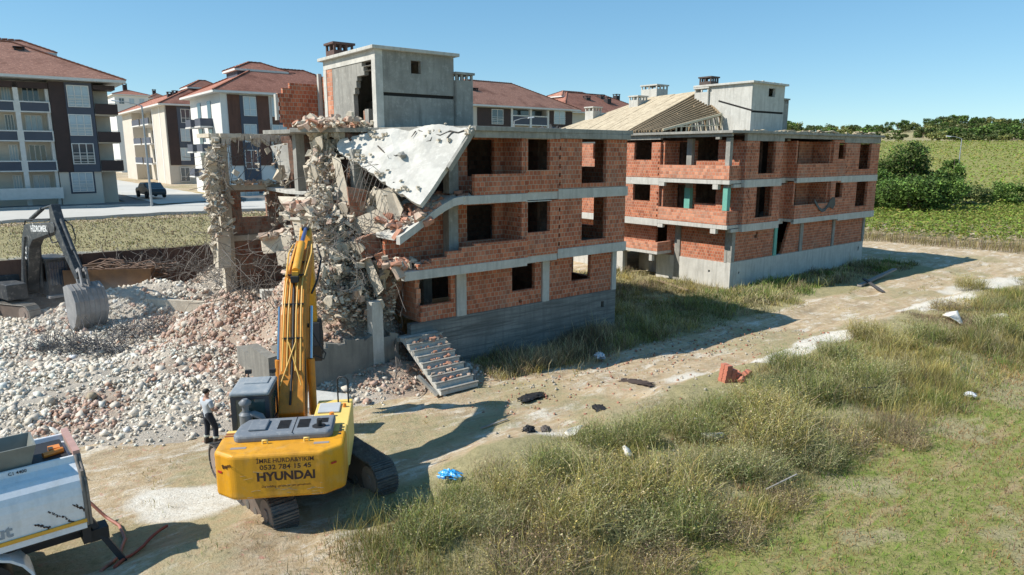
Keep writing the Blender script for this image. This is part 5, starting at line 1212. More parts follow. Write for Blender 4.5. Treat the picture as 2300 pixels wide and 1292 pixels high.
# ================================================================== VEGETATION
GRASSM = colmat('grass_blade', .85, .15, .15, 3., trans=.25); LEAFM = colmat('leaf', .7, .25, .15, 2., trans=.25)
BARK = M('bark', (.16, .12, .085), (.10, .075, .05), 4, .95, .5)
def blades(P, h, w, col, lean=.5, curl=.5, tipcol=1.15, up=1.):
    """P (n,3) roots; each blade a bent two-piece strip -> quads+tri as 3 triangles"""
    n = len(P); a = rng.uniform(0, 2*PI, n); b = rng.uniform(0, 2*PI, n); ln = np.abs(rng.normal(0, lean, n))
    d = np.stack([np.cos(a)*ln, np.sin(a)*ln, np.full(n, up)], -1); d /= np.linalg.norm(d, axis=1, keepdims=True)
    d2 = d+np.stack([np.cos(a)*curl, np.sin(a)*curl, -.3*np.ones(n)*curl], -1)*rng.uniform(.2, 1, (n, 1)); d2 /= np.linalg.norm(d2, axis=1, keepdims=True)
    s = np.stack([np.cos(b), np.sin(b), np.zeros(n)], -1)*w[:, None]/2
    m1 = P+d*h[:, None]*.55; tp = m1+d2*h[:, None]*.45
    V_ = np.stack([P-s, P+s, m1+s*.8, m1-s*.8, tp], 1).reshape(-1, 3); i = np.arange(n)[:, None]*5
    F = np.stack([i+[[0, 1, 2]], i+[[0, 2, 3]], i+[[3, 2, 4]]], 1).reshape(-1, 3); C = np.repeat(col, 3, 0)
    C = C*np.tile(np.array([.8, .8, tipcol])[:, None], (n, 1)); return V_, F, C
PAL = {'straw': (.54, .46, .26), 'gold': (.52, .42, .14), 'olive': (.33, .325, .10), 'green': (.20, .28, .07), 'sage': (.38, .385, .19), 'bright': (.23, .36, .06), 'brown': (.34, .25, .16), 'grey': (.46, .42, .32), 'dark': (.10, .15, .05), 'rust': (.46, .27, .12), 'leafd': (.075, .115, .035), 'leafg': (.14, .23, .05), 'leafb': (.21, .32, .07), 'leafo': (.22, .25, .09)}
def pal(names, n, jit=.18):
    k = rng.integers(0, len(names), n); c = np.array([PAL[q] for q in names])[k]; return c*(1+rng.normal(size=(n, 1))*jit).clip(.5, 1.6)*(1+rng.normal(size=(n, 3))*.05)
def put(name, lab, parts):
    V_ = []; F = []; C = []; b = 0
    for v, f, c in parts: V_.append(v); F.append(f+b); C.append(c); b += len(v)
    o = npmesh(name, np.concatenate(V_), np.concatenate(F), GRASSM, col=np.clip(np.concatenate(C), .01, .9)); return tag(o, lab, 'grass', kind='stuff')
def site(n, s0, s1, t0, t1, dens=None):
    s = rng.uniform(s0, s1, n); t = rng.uniform(t0, t1, n); x = O1[0]+s*U[0]+t*V[0]; y = O1[1]+s*U[1]+t*V[1]
    k = (y > 9) & (np.abs(x) < y*.85+2)
    if dens is not None: k &= rng.random(n) < dens(x, y, s, t)
    return x[k], y[k]
def cover(x, y, hm, hs, wm, col, **kw):
    z = H(x, y)-.02; h = np.clip(rng.normal(hm, hs, len(x)), hm*.3, hm*2.2); w = wm*(rng.uniform(.6, 1.3, len(x)))*(1+np.clip(y-18, 0, 30)/26); return blades(np.stack([x, y, z], -1), h, w, col, **kw)
# short mown stubble, lower right
x, y = site(330000, -32, 34, -34, -13.2, lambda x, y, s, t: (1-sst(-14.8, -13.2, t+(fbm(x, y, .9, 2)-.5)*1.4))*np.clip(1.25-(y-12)/40, .25, 1)*(y < 42))
g = fbm(x, y, .55, 5); g2 = fbm(x, y, 1.7, 2); cA = pal(('bright', 'green', 'bright', 'olive'), len(x)); cB = pal(('straw', 'brown', 'rust', 'rust', 'rust'), len(x)); kk = ((g*.6+g2*.4+rng.normal(0, .06, len(x))) > .535)[:, None]
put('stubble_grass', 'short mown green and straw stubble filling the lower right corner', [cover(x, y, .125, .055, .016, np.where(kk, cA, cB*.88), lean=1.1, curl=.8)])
# tall verge weeds between track and stubble: clumps of thin curved stems
def clumps(n, s0, s1, t0, t1, dens, hm, per, names, spread=.22, w=.012, lean=.55, curl=.7):
    x, y = site(n, s0, s1, t0, t1, dens); out = []
    if not len(x): return None
    m = len(x); hh = np.clip(rng.normal(hm, hm*.35, m), hm*.35, hm*1.9); sp = hh*.45+spread; k = rng.integers(0, len(names), m)
    reg = fbm(x, y, .33, 4); k = np.clip((reg*2.2-.6)*len(names)+rng.normal(0, .9, m), 0, len(names)-1).astype(int); hh = hh*(.45+1.1*sst(.36, .64, fbm(x, y, .62, 6)))*np.where(st(x, y)[1] < -6, .3+.7*(1-sst(-11.6, -8.6, st(x, y)[1])), 1.)
    c = np.array([PAL[q] for q in names])[k]*(.45+1.05*fbm(x, y, 1.1, 1))[:, None]*(1+rng.normal(size=(m, 1))*.22).clip(.6, 1.5)
    X = np.repeat(x, per)+rng.normal(0, 1, m*per)*np.repeat(sp, per)*.5; Y = np.repeat(y, per)+rng.normal(0, 1, m*per)*np.repeat(sp, per)*.5
    h = np.repeat(hh, per)*rng.uniform(.35, 1.1, m*per); C = np.repeat(c, per, 0)*(1+rng.normal(size=(m*per, 1))*.2).clip(.4, 1.6)
    z = H(X, Y)-.03; P = np.stack([X, Y, z], -1); ww = w*rng.uniform(.6, 1.4, len(X))*(1+np.clip(Y-18, 0, 30)/24)
    P[:, 2] += rng.uniform(0, .35, len(X))*h*.5
    return blades(P, h*.75, ww, C, lean=lean, curl=curl)
vd = lambda x, y, s, t: (1-sst(-9.9, -8.3, t+(fbm(x, y, .5, 1)-.5)*2.5))*sst(-15.2, -14.2, t+(fbm(x, y, .7, 2)-.5)*1.5)*(.35+.65*sst(.35, .6, fbm(x, y, .8, 3)))*sst(-22, -18.5, s)
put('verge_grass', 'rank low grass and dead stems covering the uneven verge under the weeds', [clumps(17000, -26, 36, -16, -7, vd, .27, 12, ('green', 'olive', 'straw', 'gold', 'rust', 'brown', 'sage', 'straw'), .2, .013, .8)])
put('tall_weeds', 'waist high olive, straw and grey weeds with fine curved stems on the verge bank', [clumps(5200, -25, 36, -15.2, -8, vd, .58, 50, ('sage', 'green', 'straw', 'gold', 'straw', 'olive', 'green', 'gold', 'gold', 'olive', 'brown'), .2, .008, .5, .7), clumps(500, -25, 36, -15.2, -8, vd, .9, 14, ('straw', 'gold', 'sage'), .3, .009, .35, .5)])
# edge of track, sparse
put('track_grass', 'thin dry tufts scattered on the dirt track', [clumps(5200, -24, 40, -10, -2.5, lambda x, y, s, t: .7*sst(.46, .6, fbm(x, y, .6, 6))*np.where(t < -6.4, 1., .45)*(rub_region(x, y) < .1)*np.where(s < -6, 1., .8), .13, 9, ('straw', 'olive', 'gold'), .12, .012, .9)])
# shaded weeds at the foot of the near block and between the blocks
d2 = lambda x, y, s, t: np.where(t < 0, sst(-3.8, -2.2, t+(fbm(x, y, .6, 1)-.5)*1.6), np.where(s > .2, 1., 0.))*np.where((s > 12.8) & (t > 2.), 0., 1.)*(s > -9)*(rub_region(x, y) < .2)
put('facade_weeds', 'dry thicket of weeds growing along the foundations in the shade', [clumps(3600, -9, 13.2, -4, 12, d2, .42, 26, ('brown', 'olive', 'straw', 'gold', 'straw'), .2, .012), clumps(900, -9, 1, -2.6, -.1, d2, .7, 22, ('olive', 'straw', 'brown'), .2, .012),
    clumps(1000, 12, 33, -1.6, 2.1, lambda x, y, s, t: 1.*(t < 2.1)*sst(-1.6, -.4, t), .45, 22, ('green', 'olive', 'brown', 'straw'), .25, .016), clumps(700, 4, 16, -1.8, 2, lambda x, y, s, t: 1+0*x, .45, 22, ('olive', 'straw', 'green'), .25, .014)])
# corner bottom centre and around the excavator
put('shadow_grass', 'low weeds around the excavator tracks', [clumps(1500, -30, -8, -16, -10.4, lambda x, y, s, t: sst(.35, .55, fbm(x, y, .6, 3)), .22, 12, ('olive', 'straw', 'green'), .15, .012, .8)])
# dry field behind the fence
x, y = site(60000, -75, 14, 21.4, 35.7); put('dry_field_grass', 'pale dry grass field behind the brown site fence', [cover(x, y, .13, .05, .03, pal(('straw', 'grey', 'brown', 'olive', 'brown'), len(x))*.95, lean=.9)])
# far strip beyond the second block: reeds at the edge of the sunflower field
def world(n, x0, x1, y0, y1, dens):
    x = rng.uniform(x0, x1, n); y = rng.uniform(y0, y1, n); k = rng.random(n) < dens(x, y); return x[k], y[k]
# sunflower field polygon in plan
def inpoly(x, y, poly):
    c = np.zeros(len(x), bool); j = len(poly)-1
    for i in range(len(poly)):
        xi, yi = poly[i]; xj, yj = poly[j]
        k = ((yi > y) != (yj > y)); c ^= k & (x < (xj-xi)*(y-yi)/((yj-yi) if yj != yi else 1e-9)+xi); j = i
    return c
SUN = [(34.5, 76), (38, 69), (44, 63), (60, 60), (95, 74), (120, 108), (78, 112), (52, 101), (40, 96)]
x, y = world(13000, 30, 120, 58, 114, lambda x, y: inpoly(x, y, SUN)*1.)
n = len(x); L = 11; X = np.repeat(x, L)+rng.normal(0, .16, n*L); Y = np.repeat(y, L)+rng.normal(0, .16, n*L); Z = H(X, Y)+rng.uniform(.5, 1.5, n*L)
def leaves(C0, size, col, flat=.5, droop=0.):
    n = len(C0); nn = rng.normal(size=(n, 3)); nn[:, 2] = np.abs(nn[:, 2])*(1+flat*3)+flat; nn /= np.linalg.norm(nn, axis=1, keepdims=True)
    a = rng.normal(size=(n, 3)); a -= nn*(a*nn).sum(1, keepdims=True); a /= np.linalg.norm(a, axis=1, keepdims=True); b = np.cross(nn, a)
    s = size[:, None]; V_ = np.stack([C0-a*s, C0-b*s*.55, C0+a*s, C0+b*s*.55], 1).reshape(-1, 3); F = np.arange(n*4).reshape(-1, 4); return V_, F, col
v_, f_, c_ = leaves(np.stack([X, Y, Z], -1), rng.uniform(.10, .22, n*L), pal(('bright', 'green', 'olive', 'bright'), n*L, .15)*np.array([1.1, .98, .9]), .7)
o = npmesh('sunflower_field', v_, f_, LEAFM, col=np.clip(c_, .01, .8)); tag(o, 'dense green sunflower crop beyond the far brick block', 'crop', kind='stuff')
x, y = world(60000, 31, 90, 50, 80, lambda x, y: (~inpoly(x, y, SUN))*sst(3.6, 1.2, 0*x+3) if False else ((~inpoly(x, y, SUN)) & (inpoly(x, y+4.6, SUN) | inpoly(x-2.0, y+2.4, SUN) | inpoly(x, y+2, SUN) | inpoly(x+3, y+1, SUN) | inpoly(x+1.5, y, SUN)))*1.)
z = H(x, y); v_ = [blades(np.stack([x, y, z], -1), rng.uniform(.5, 1.5, len(x)), rng.uniform(.015, .035, len(x)), pal(('straw', 'gold', 'brown', 'olive', 'brown'), len(x))*.85, lean=.35, curl=.4)]
put('field_edge_reeds', 'tall dry brown grass fringe along the front of the sunflower field', v_)
# far fields: rows of crop over the slope
x, y = world(60000, 60, 330, 118, 310, lambda x, y: 1.*(x > .42*y)*(x < .95*y)); z = H(x, y)
v_, f_, c_ = leaves(np.stack([x, y, z+rng.uniform(.2, .8, len(x))], -1), rng.uniform(.2, .45, len(x)), pal(('bright', 'olive', 'bright', 'olive'), len(x), .12)*np.array([1.1, 1.0, .9]), .6)
o = npmesh('far_crop', v_, f_, LEAFM, col=np.clip(c_, .01, .8)); tag(o, 'yellowish green crop on the gentle slope below the hill', 'crop', kind='stuff')

# ---- trees
def tree(name, lab, cat, loc, blobs, n, leaf, names, trunk=True, group=None, th=None, lobes=16):
    """blobs: list of (cx,cy,cz, rx,ry,rz); leaves sit on and inside many small lobes so that gaps remain"""
    t = thing(name, lab, cat, loc, 0, group); C = []; K = []
    vol = np.array([b[3]*b[4]*b[5] for b in blobs]); share = np.maximum(1, (vol/vol.sum()*lobes).astype(int)); tops = []
    for b, q in zip(blobs, share):
        for _ in range(int(q)):
            u = rng.normal(size=3); u /= np.linalg.norm(u); r = rng.uniform(.35, .95); c = np.array(b[:3])+u*np.array(b[3:])*r; tops.append(c)
            rad = np.array(b[3:]).mean()*rng.uniform(.28, .5); m = max(8, int(n/lobes)); w = rng.normal(size=(m, 3)); w /= np.linalg.norm(w, axis=1, keepdims=True); w *= rng.uniform(.45, 1.12, (m, 1))
            C.append(c+w*rad*np.array([1, 1, .8])); K.append(np.full(m, rng.normal(1, .16)))
    C = np.concatenate(C); K = np.concatenate(K).clip(.65, 1.45); C[:, 2] = np.maximum(C[:, 2], .05)
    v, f, c = leaves(C, rng.uniform(.6, 1.3, len(C))*leaf, pal(names, len(C), .18)*K[:, None], .25)
    npmesh('crown', v, f, LEAFM, t, col=np.clip(c, .01, .8))
    if trunk:
        m = MB(); top = max(b[2] for b in blobs); H_ = th or top; m.tube([(0, 0, -.4), (.1, 0, H_*.4), (0, .1, H_)], [.05*H_+.04, .035*H_+.03, .02], 7)
        for c in tops[:7]: m.tube([(0, 0, H_*random.uniform(.25, .6)), tuple(c*.6+np.array([0, 0, H_*.15])), tuple(c)], [.03*H_*.6, .02*H_*.4, .01], 5)
        m.build('trunk', BARK, t)
    return t
def gp(px, Y): p = atY(px, 470, Y); return (p[0], p[1], z_at(p[0], p[1]))
def hz(py, Y, px=2050): return atY(px, py, Y)[2]
Yt = 100
tree('broadleaf_tree', 'tall airy mid green tree behind the dense bushes right of the far brick block', 'tree', gp(2030, 104), [(0, 0, 7.6, 4.0, 3, 3.2), (2.2, 0, 5.4, 2.4, 2.2, 2.2), (-2.4, 0, 5.2, 2.5, 2, 2.4), (0, 0, 4, 3.5, 3, 2.5)], 9000, .22, ('leafg', 'leafo', 'leafg', 'leafd'), lobes=60)
tree('broadleaf_tree', 'pointed bright green poplar like tree at the right end of the dense bushes', 'tree', gp(2132, 99), [(0, 0, 6.4, 1.6, 1.5, 2.2), (0, 0, 3.6, 2.2, 2, 2.6), (.6, 0, 8.0, .8, .8, 1.2)], 5000, .2, ('leafb', 'leafg', 'leafg'), lobes=34)
for px, Y, r, h, lab in ((1990, 95, 3.6, 5.4, 'dense dark green bush touching the end of the far brick block'), (2040, 92, 4.2, 6.0, 'dense dark green bush in the middle of the hedge below the airy tree'), (2095, 93, 4.0, 6.2, 'dense dark green bush left of the pointed tree'), (1965, 99, 2.6, 6.2, 'taller dark bush half hidden by the far brick block')):
    tree('dense_bush', lab, 'bush', gp(px, Y), [(0, 0, h*.5, r, r*.8, h*.5), (r*.3, 0, h*.75, r*.6, r*.6, h*.3)], 8000, .19, ('leafg', 'leafd', 'leafg', 'leafb'), trunk=True, th=h*.7, lobes=34)
for px, Y, r, h, nm, lab in ((2180, 104, 3.0, 4.2, ('leafd', 'leafo'), 'low dark bush with pale stones right of the pointed tree'), (2212, 110, 3.6, 4.4, ('leafo', 'leafg'), 'low olive bush in the field hedge'), (2255, 104, 2.8, 5.2, ('leafb', 'leafg'), 'bright green young tree in the hedge above the sunflowers'), (2295, 106, 3.8, 4.6, ('leafg', 'leafo'), 'round green bush at the right image edge above the sunflowers'),
                             (2170, 101, 1.8, 1.6, ('brown', 'olive'), 'dry brown thicket under the pointed tree'), (2225, 104, 2.4, 1.7, ('olive', 'bright'), 'low yellow green scrub beside the bright young tree'), (2000, 112, 4.5, 9.5, ('leafo', 'leafg'), 'yellowish tree top peeping over the roof end of the far brick block')):
    tree('hedge_bush', lab, 'bush', gp(px, Y), [(0, 0, h*.5, r, r*.8, h*.5), (r*.4, 0, h*.65, r*.5, r*.5, h*.3)], 2600, .19, nm, trunk=False, lobes=20)
# hill trees: four kinds, copied
kinds = []
for k, (nm, r, h) in enumerate(((('leafd', 'leafo'), 4.5, 6), (('leafo', 'leafd', 'leafo'), 5.2, 5.2), (('leafd', 'leafg'), 4, 7), (('leafo', 'olive'), 5, 4.6))):
    kinds.append(tree('hill_tree', 'small round dark tree dotted over the far hillside', 'tree', (0, 0, 0), [(0, 0, h*.6, r*.7, r*.7, h*.42), (r*.4, 0, h*.5, r*.5, r*.5, h*.3), (-r*.4, .5, h*.45, r*.5, r*.5, h*.3)], 620, .5, nm, trunk=True, th=h*.7, lobes=14, group='trees dotted over the far hillside'))
spots = []
for _ in range(6000):
    Y = random.uniform(318, 545); px = random.uniform(1725, 2330); X = (px-CX)/FPX*Y; q = fbm(np.array([X]), np.array([Y]), .018, 3)[0]
    cr = Y > 500
    p = .6 if cr else (.95 if q > .44 and X/Y > .58 else .12)
    if X/Y > .53 and 330 < Y < 350: p = .8
    if X/Y < .66 and X/Y > .52 and Y < 420 and X/Y < .62: p *= .12
    if random.random() < p and all((X-a)**2+(Y-b)**2 > 26 for a, b in spots[-260:]): spots.append((X, Y))
    if len(spots) >= 298: break
for i, (X, Y) in enumerate(spots):
    t = kinds[i] if i < 4 else copy_tree(kinds[i % 4])
    k = random.uniform(.65, 1.3); t.location = (X, Y, z_at(X, Y)-.3); t.scale = (k, k, k*random.uniform(.8, 1.15)); t.rotation_euler = (0, 0, random.uniform(0, 6))
# singular weed bushes on the verge (individuals)
def weedbush(names, h, r, n, w=.008):
    a = rng.uniform(0, 2*PI, n); k = np.sqrt(rng.random(n))*r*.55; P = np.stack([np.cos(a)*k, np.sin(a)*k, rng.uniform(-.03, h*.35, n)], -1)
    c = pal(names, n, .3); v, f, c = blades(P, rng.uniform(.5, 1.05, n)*h*.85, np.full(n, w)*rng.uniform(.7, 1.4, n), c, lean=.75*r/h, curl=.9)
    # seed heads / leaflets
    m = n; Q = v.reshape(-1, 5, 3)[:, 4][:m]; v2, f2, c2 = leaves(Q+rng.normal(0, .02, Q.shape), np.full(len(Q), .014)*rng.uniform(.6, 1.6, len(Q)), pal(names, len(Q), .25)*1.1, .2)
    f2 = np.concatenate([f2[:, :3], f2[:, [0, 2, 3]]]); c2 = np.concatenate([c2, c2]); return npmesh('weed_bush', np.concatenate([v, v2]), np.concatenate([f, f2+len(v)]), GRASSM, col=np.clip(np.concatenate([c, c2]), .01, .9))
WB = {'olive': weedbush(('olive', 'green', 'olive', 'sage', 'straw'), .85, 1.0, 1100), 'gold': weedbush(('gold', 'straw', 'olive'), .85, 1.1, 1100), 'brown': weedbush(('brown', 'straw', 'brown', 'gold'), .5, 1.1, 1100), 'sage': weedbush(('sage', 'sage', 'olive', 'straw'), .7, 1.1, 1100)}
lab_ = {'olive': 'bushy olive green weed on the verge bank', 'gold': 'straw yellow feathery weed on the verge bank', 'brown': 'dead brown tumbled weed on the verge bank', 'sage': 'grey green spreading weed on the verge bank'}
bush = [('brown', (1885, 990), 1.3), ('brown', (2040, 985), .9), ('brown', (1200, 1270), 1.5), ('brown', (1640, 1185), 1.1), ('brown', (2130, 700), 1.3), ('gold', (1740, 960), 1.5), ('gold', (1500, 1110), 1.5), ('gold', (1380, 1120), 1.5), ('gold', (1730, 1010), 1.5), ('gold', (1160, 1130), 1.1), ('gold', (1950, 760), 1.4), ('gold', (2010, 790), 1.3), ('gold', (1690, 920), 1.1),
        ('olive', (1560, 990), 1.2), ('olive', (1830, 900), 1.4), ('olive', (1930, 880), 1.4), ('olive', (1430, 1010), 1.1), ('olive', (1340, 1020), 1.), ('olive', (2080, 770), 1.4), ('olive', (1770, 850), 1.3), ('olive', (1620, 950), 1.2), ('olive', (1530, 1180), 1.3), ('olive', (1240, 1080), 1.1), ('olive', (2240, 760), 1.4), ('olive', (1880, 820), 1.3),
        ('sage', (1280, 1060), 1.1), ('sage', (1590, 1060), 1.2), ('sage', (1690, 1060), 1.3), ('sage', (1480, 960), .9), ('sage', (1820, 1030), 1.1), ('sage', (1400, 1200), 1.2), ('sage', (2000, 850), 1.2), ('sage', (1100, 1200), 1.), ('sage', (1960, 900), 1.2), ('gold', (1290, 1190), 1.3), ('brown', (1480, 1250), 1.1), ('olive', (1040, 1150), .9), ('olive', (960, 1230), 1.), ('gold', (2180, 650), 1.3), ('brown', (1760, 1110), 1.)]
used = set()
for k, px, s_ in bush:
    p = gz(*px, .2); o = WB[k] if k not in used else WB[k].copy()
    if k in used: COL.objects.link(o)
    used.add(k); o.location = (p[0], p[1], z_at(p[0], p[1])-.03); o.scale = (s_*1.1, s_*1.1, s_*.95); o.rotation_euler = (0, 0, random.uniform(0, 6)); tag(o, lab_[k], 'weed', {'olive': 'olive weeds of the verge', 'gold': 'straw yellow weeds of the verge', 'brown': 'dead brown weeds of the verge', 'sage': 'grey green weeds of the verge'}[k])
# ================================================================== YELLOW EXCAVATOR
YEL = M('excavator_yellow', (.76, .37, .03), (.62, .29, .03), 1.2, .42, .04, 30, streak=.25, third=(.72, .42, .10)); YELC = M('counterweight_yellow', (.74, .345, .012), (.60, .27, .02), .7, .5, .05, 30, streak=.35, third=(.56, .33, .10), lo=.4, hi=.7); CRE = M('pale_yellow', (.86, .60, .17), (.80, .54, .16), 2., .5, .05, 20)  # last one: paler yellow for engine bay, side housing and lifting eyes
ORG = M('boom_orange', (.70, .275, .025), (.55, .21, .025), 1.2, .45, .06, 20, streak=.5, third=(.36, .17, .05)); HOOD = M('hood_grey', (.16, .18, .205), (.20, .22, .24), 2, .6, .05, 30, third=(.3, .31, .31)); CABM = M('cab_blue_grey', (.03, .042, .06), (.05, .06, .075), 2, .45, .05); CABT = M('cab_roof', (.22, .26, .29), (.32, .34, .35), 2.5, .7, .05, 20, third=(.42, .42, .4))
TRK = M('track_steel', (.17, .155, .14), (.09, .08, .07), 4, .65, .3, 12, metal=.35, third=(.30, .27, .23)); BLK = simple('black_rubber', (.018, .018, .02), .6); CHR = simple('chrome_rod', (.55, .57, .6), .18, 1.); RODB = simple('blue_film_rod', (.06, .09, .22), .3); TXT = simple('lettering_black', (.03, .012, .012), .5); REDS = simple('red_sticker', (.45, .03, .02), .5); PIPE = simple('pipe_yellow', (.70, .42, .10), .45); GRYS = simple('grey_sticker', (.3, .26, .24), .6); CGLS = simple('cab_glass', (.05, .085, .085), .06, spec=1.); ORL = simple('orange_lamp', (.75, .25, .04), .3)
def text(body, size, mat, parent, M4, name='lettering', ex=.002, bold=0., fitw=None, xs=1.):
    cu = bpy.data.curves.new(name, 'FONT'); cu.body = body; cu.size = size; cu.extrude = ex; cu.offset = bold; cu.align_x = 'CENTER'; cu.align_y = 'CENTER'; cu.resolution_u = 3
    o = bpy.data.objects.new(name, cu); COL.objects.link(o); bpy.context.view_layer.update(); dg = bpy.context.evaluated_depsgraph_get(); me = bpy.data.meshes.new_from_object(o.evaluated_get(dg)); bpy.data.objects.remove(o)
    me.materials.clear(); me.materials.append(mat)
    if fitw:
        xs_ = [v.co.x for v in me.vertices]; xs = fitw/(max(xs_)-min(xs_))
    for v in me.vertices: v.co.x *= xs
    r = bpy.data.objects.new(name, me); COL.objects.link(r); r.parent = parent; r.matrix_local = M4; return r
HD = math.radians(9.5)
EX = thing('excavator', 'yellow crawler excavator seen from behind with black lettering, its boom raised to the ruin', 'excavator', (-5.55, 16.62, z_at(-5.5, 16.6)), HD)
# undercarriage: rotated against the upper body
UC = math.radians(40.5)-HD
Ru = Matrix.Rotation(UC, 3, 'Z')
def U3(x, y, z): return Ru @ Vector((x, y, z))
def crawler(parent, cx, mat, L=4.5, W=.6, Hh=.88, Rl=None, n=46, name='track'):
    Rl = Rl or Ru; r = Hh/2; h = L/2-r; per = 2*(2*h)+2*PI*r; m = MB(); path = []
    for i in range(n):
        d = per*i/n
        if d < 2*h: y, z, a = -h+d, Hh, 0.
        elif d < 2*h+PI*r: q = (d-2*h)/r; y, z, a = h+math.sin(q)*r, r+math.cos(q)*r, -q
        elif d < 4*h+PI*r: y, z, a = h-(d-2*h-PI*r), 0., PI
        else: q = (d-4*h-PI*r)/r; y, z, a = -h-math.sin(q)*r, r-math.cos(q)*r, PI-q
        if abs(z-Hh) < 1e-6: z -= .03*math.sin(PI*(y+h)/(2*h))
        R = Rl @ Matrix.Rotation(a, 3, 'X'); m.obox(Rl @ Vector((cx, y, z)), (W, per/n*.93, .035), R)
        for q in (-.28, .05, .35): m.obox(Rl @ Vector((cx, y, z))+R @ Vector((0, q*per/n, .03)), (W*.98, .022, .045), R)
    t = m.build(name, mat, parent)
    m = MB()
    pr = [(-h, .06), (h, .06), (h+r*.72, r*.6), (h+r*.72, r*1.4), (h, Hh-.08), (-h, Hh-.08), (-h-r*.72, r*1.4), (-h-r*.72, r*.6)]
    m.prism([Rl @ Vector((cx-W*.42, y, z)) for y, z in pr], tuple(Rl @ Vector((W*.84, 0, 0)))); m.build('track_frame', M('dusty_frame', (.16, .12, .095), (.10, .075, .06), 3, .8, .3, 10), t)
    for y in (-h, h):
        m = MB(); m.cyl(Rl @ Vector((cx-W*.47, y, r)), Rl @ Vector((cx+W*.47, y, r)), r*.82, n=20); m.cyl(Rl @ Vector((cx-W*.52, y, r)), Rl @ Vector((cx+W*.52, y, r)), r*.35, n=12); m.build('sprocket', M('sprocket_dusty', (.30, .23, .19), (.2, .16, .13), 4, .8, .2), t)
    for k in range(7):
        y = -h+(k+.5)*2*h/7; m = MB(); m.cyl(Rl @ Vector((cx-W*.45, y, .17)), Rl @ Vector((cx+W*.45, y, .17)), .12, n=10); m.build('roller', TRK, t)
    return t
for cx in (-1.3, 1.3): crawler(EX, cx, TRK)
m = MB(); m.obox(U3(0, 0, .62), (2.1, 1.2, .35), Ru, taper=.8); m.cyl((0, 0, .7), (0, 0, 1.12), .62, n=24); m.build('chassis', M('grimy_steel', (.06, .05, .045), (.04, .035, .03), 3, .8, .3), EX)
# upper body
DZ = 2.02; WB_ = 1.39
m = MB()                                              # counterweight: chamfered back
pl_ = [(-WB_, -1.75), (-WB_, -2.52), (-WB_+.42, -2.86), (WB_-.42, -2.9), (WB_, -2.6), (WB_, -1.75)]
m.prism([(x, y, 1.09) for x, y in pl_], (0, 0, DZ+.12-1.09)); cw = m.build('counterweight', YELC, EX, bevel=.09, seg=4)
m = MB()
m.box(-WB_+.02, WB_-.02, -1.749, -1.30, 1.05, DZ+.08); m.build('engine_bay', CRE, EX, bevel=.03)
m = MB(); m.box(-WB_+.03, -.52, -1.299, .0, 1.0, DZ-.22); m.box(.5, WB_, -1.299, .55, 1.0, DZ+.04); m.box(-.519, .499, -1.299, -.2, 1.0, DZ-.1); m.build('side_housing', CRE, EX, bevel=.03)
m = MB(); m.box(-WB_+.15, WB_-.15, -2.2, .9, .93, .998); m.build('revolving_deck', BLK, EX)
# text and stickers on the rear
yb = -2.905
slope_ = math.atan2(.04, 2*(WB_-.42))
def rearM(x, z, tilt=0., y=None): return Matrix.Translation((x, (yb+(-.00)+ (WB_-.42-x)*0.0205 if y is None else y), z)) @ Matrix.Rotation(-slope_, 4, 'Z') @ Matrix.Rotation(PI/2, 4, 'X') @ Matrix.Rotation(tilt, 4, 'Z')
text('İMRE HURDA&YIKIM', .14, TXT, cw, rearM(.16, 1.98, 0), bold=.0006, fitw=1.2); text('0532 784 15 45', .15, TXT, cw, rearM(.16, 1.83, 0), bold=.002, fitw=1.08); text('HYUNDAI', .27, TXT, cw, rearM(.16, 1.61, 0), bold=.010, fitw=1.22); text('Die building i gelişim bir yeni gelmektedir.', .07, TXT, cw, rearM(.16, 1.39, 0), fitw=1.05)
def sideM(x, y, z, a, tilt=0.): return Matrix.Translation((x, y, z)) @ Matrix.Rotation(a, 4, 'Z') @ Matrix.Rotation(PI/2, 4, 'X') @ Matrix.Rotation(tilt, 4, 'Z')
ca = math.atan2(-.34, .42)
text('Bayro', .13, TXT, cw, sideM(-1.08, -2.785, 1.88, ca, .35), bold=.002)
m = MB(); m.obox((-1.26, -2.64, 1.70), (.13, .012, .045), Matrix.Rotation(ca, 3, 'Z')); m.obox((1.17, -2.79, 1.80), (.13, .012, .04), Matrix.Rotation(.62, 3, 'Z')); m.build('red_sticker', REDS, cw)
m = MB(); m.box(-1.05, -.72, -2.52, -2.42, DZ+.12, DZ+.126); m.box(.72, 1.05, -2.5, -2.4, DZ+.12, DZ+.126); m.build('grey_sticker', GRYS, cw)
for x in (-.35, .55):
    m = MB(); m.tube([(x-.05, -2.3, DZ+.1), (x-.05, -2.3, DZ+.2), (x+.05, -2.3, DZ+.2), (x+.05, -2.3, DZ+.1)], .022, 6); m.build('lifting_eye', CRE, cw)
m = MB()
for k in range(26):
    x = random.uniform(-.9, .9); z = random.uniform(1.12, 1.4) if random.random() < .7 else random.uniform(1.5, 1.9)
    m.obox((x, yb+(WB_-.42-x)*0.0205+.004, z), (random.uniform(.04, .28), .008, random.uniform(.004, .012)), Matrix.Rotation(random.gauss(0, .15), 3, 'Y'))
m.build('scuff_mark', M('scuff', (.42, .33, .2), (.3, .2, .1), 8, .8, 0), cw, split=False).__setitem__('kind', 'stuff')
m = MB(); m.box(-.96, .94, -2.888, -2.3, DZ+.118, DZ+.1205) if False else m.box(-WB_-.003, -WB_+.01, -1.76, -1.74, 1.1, DZ); m.build('panel_seam', BLK, EX)
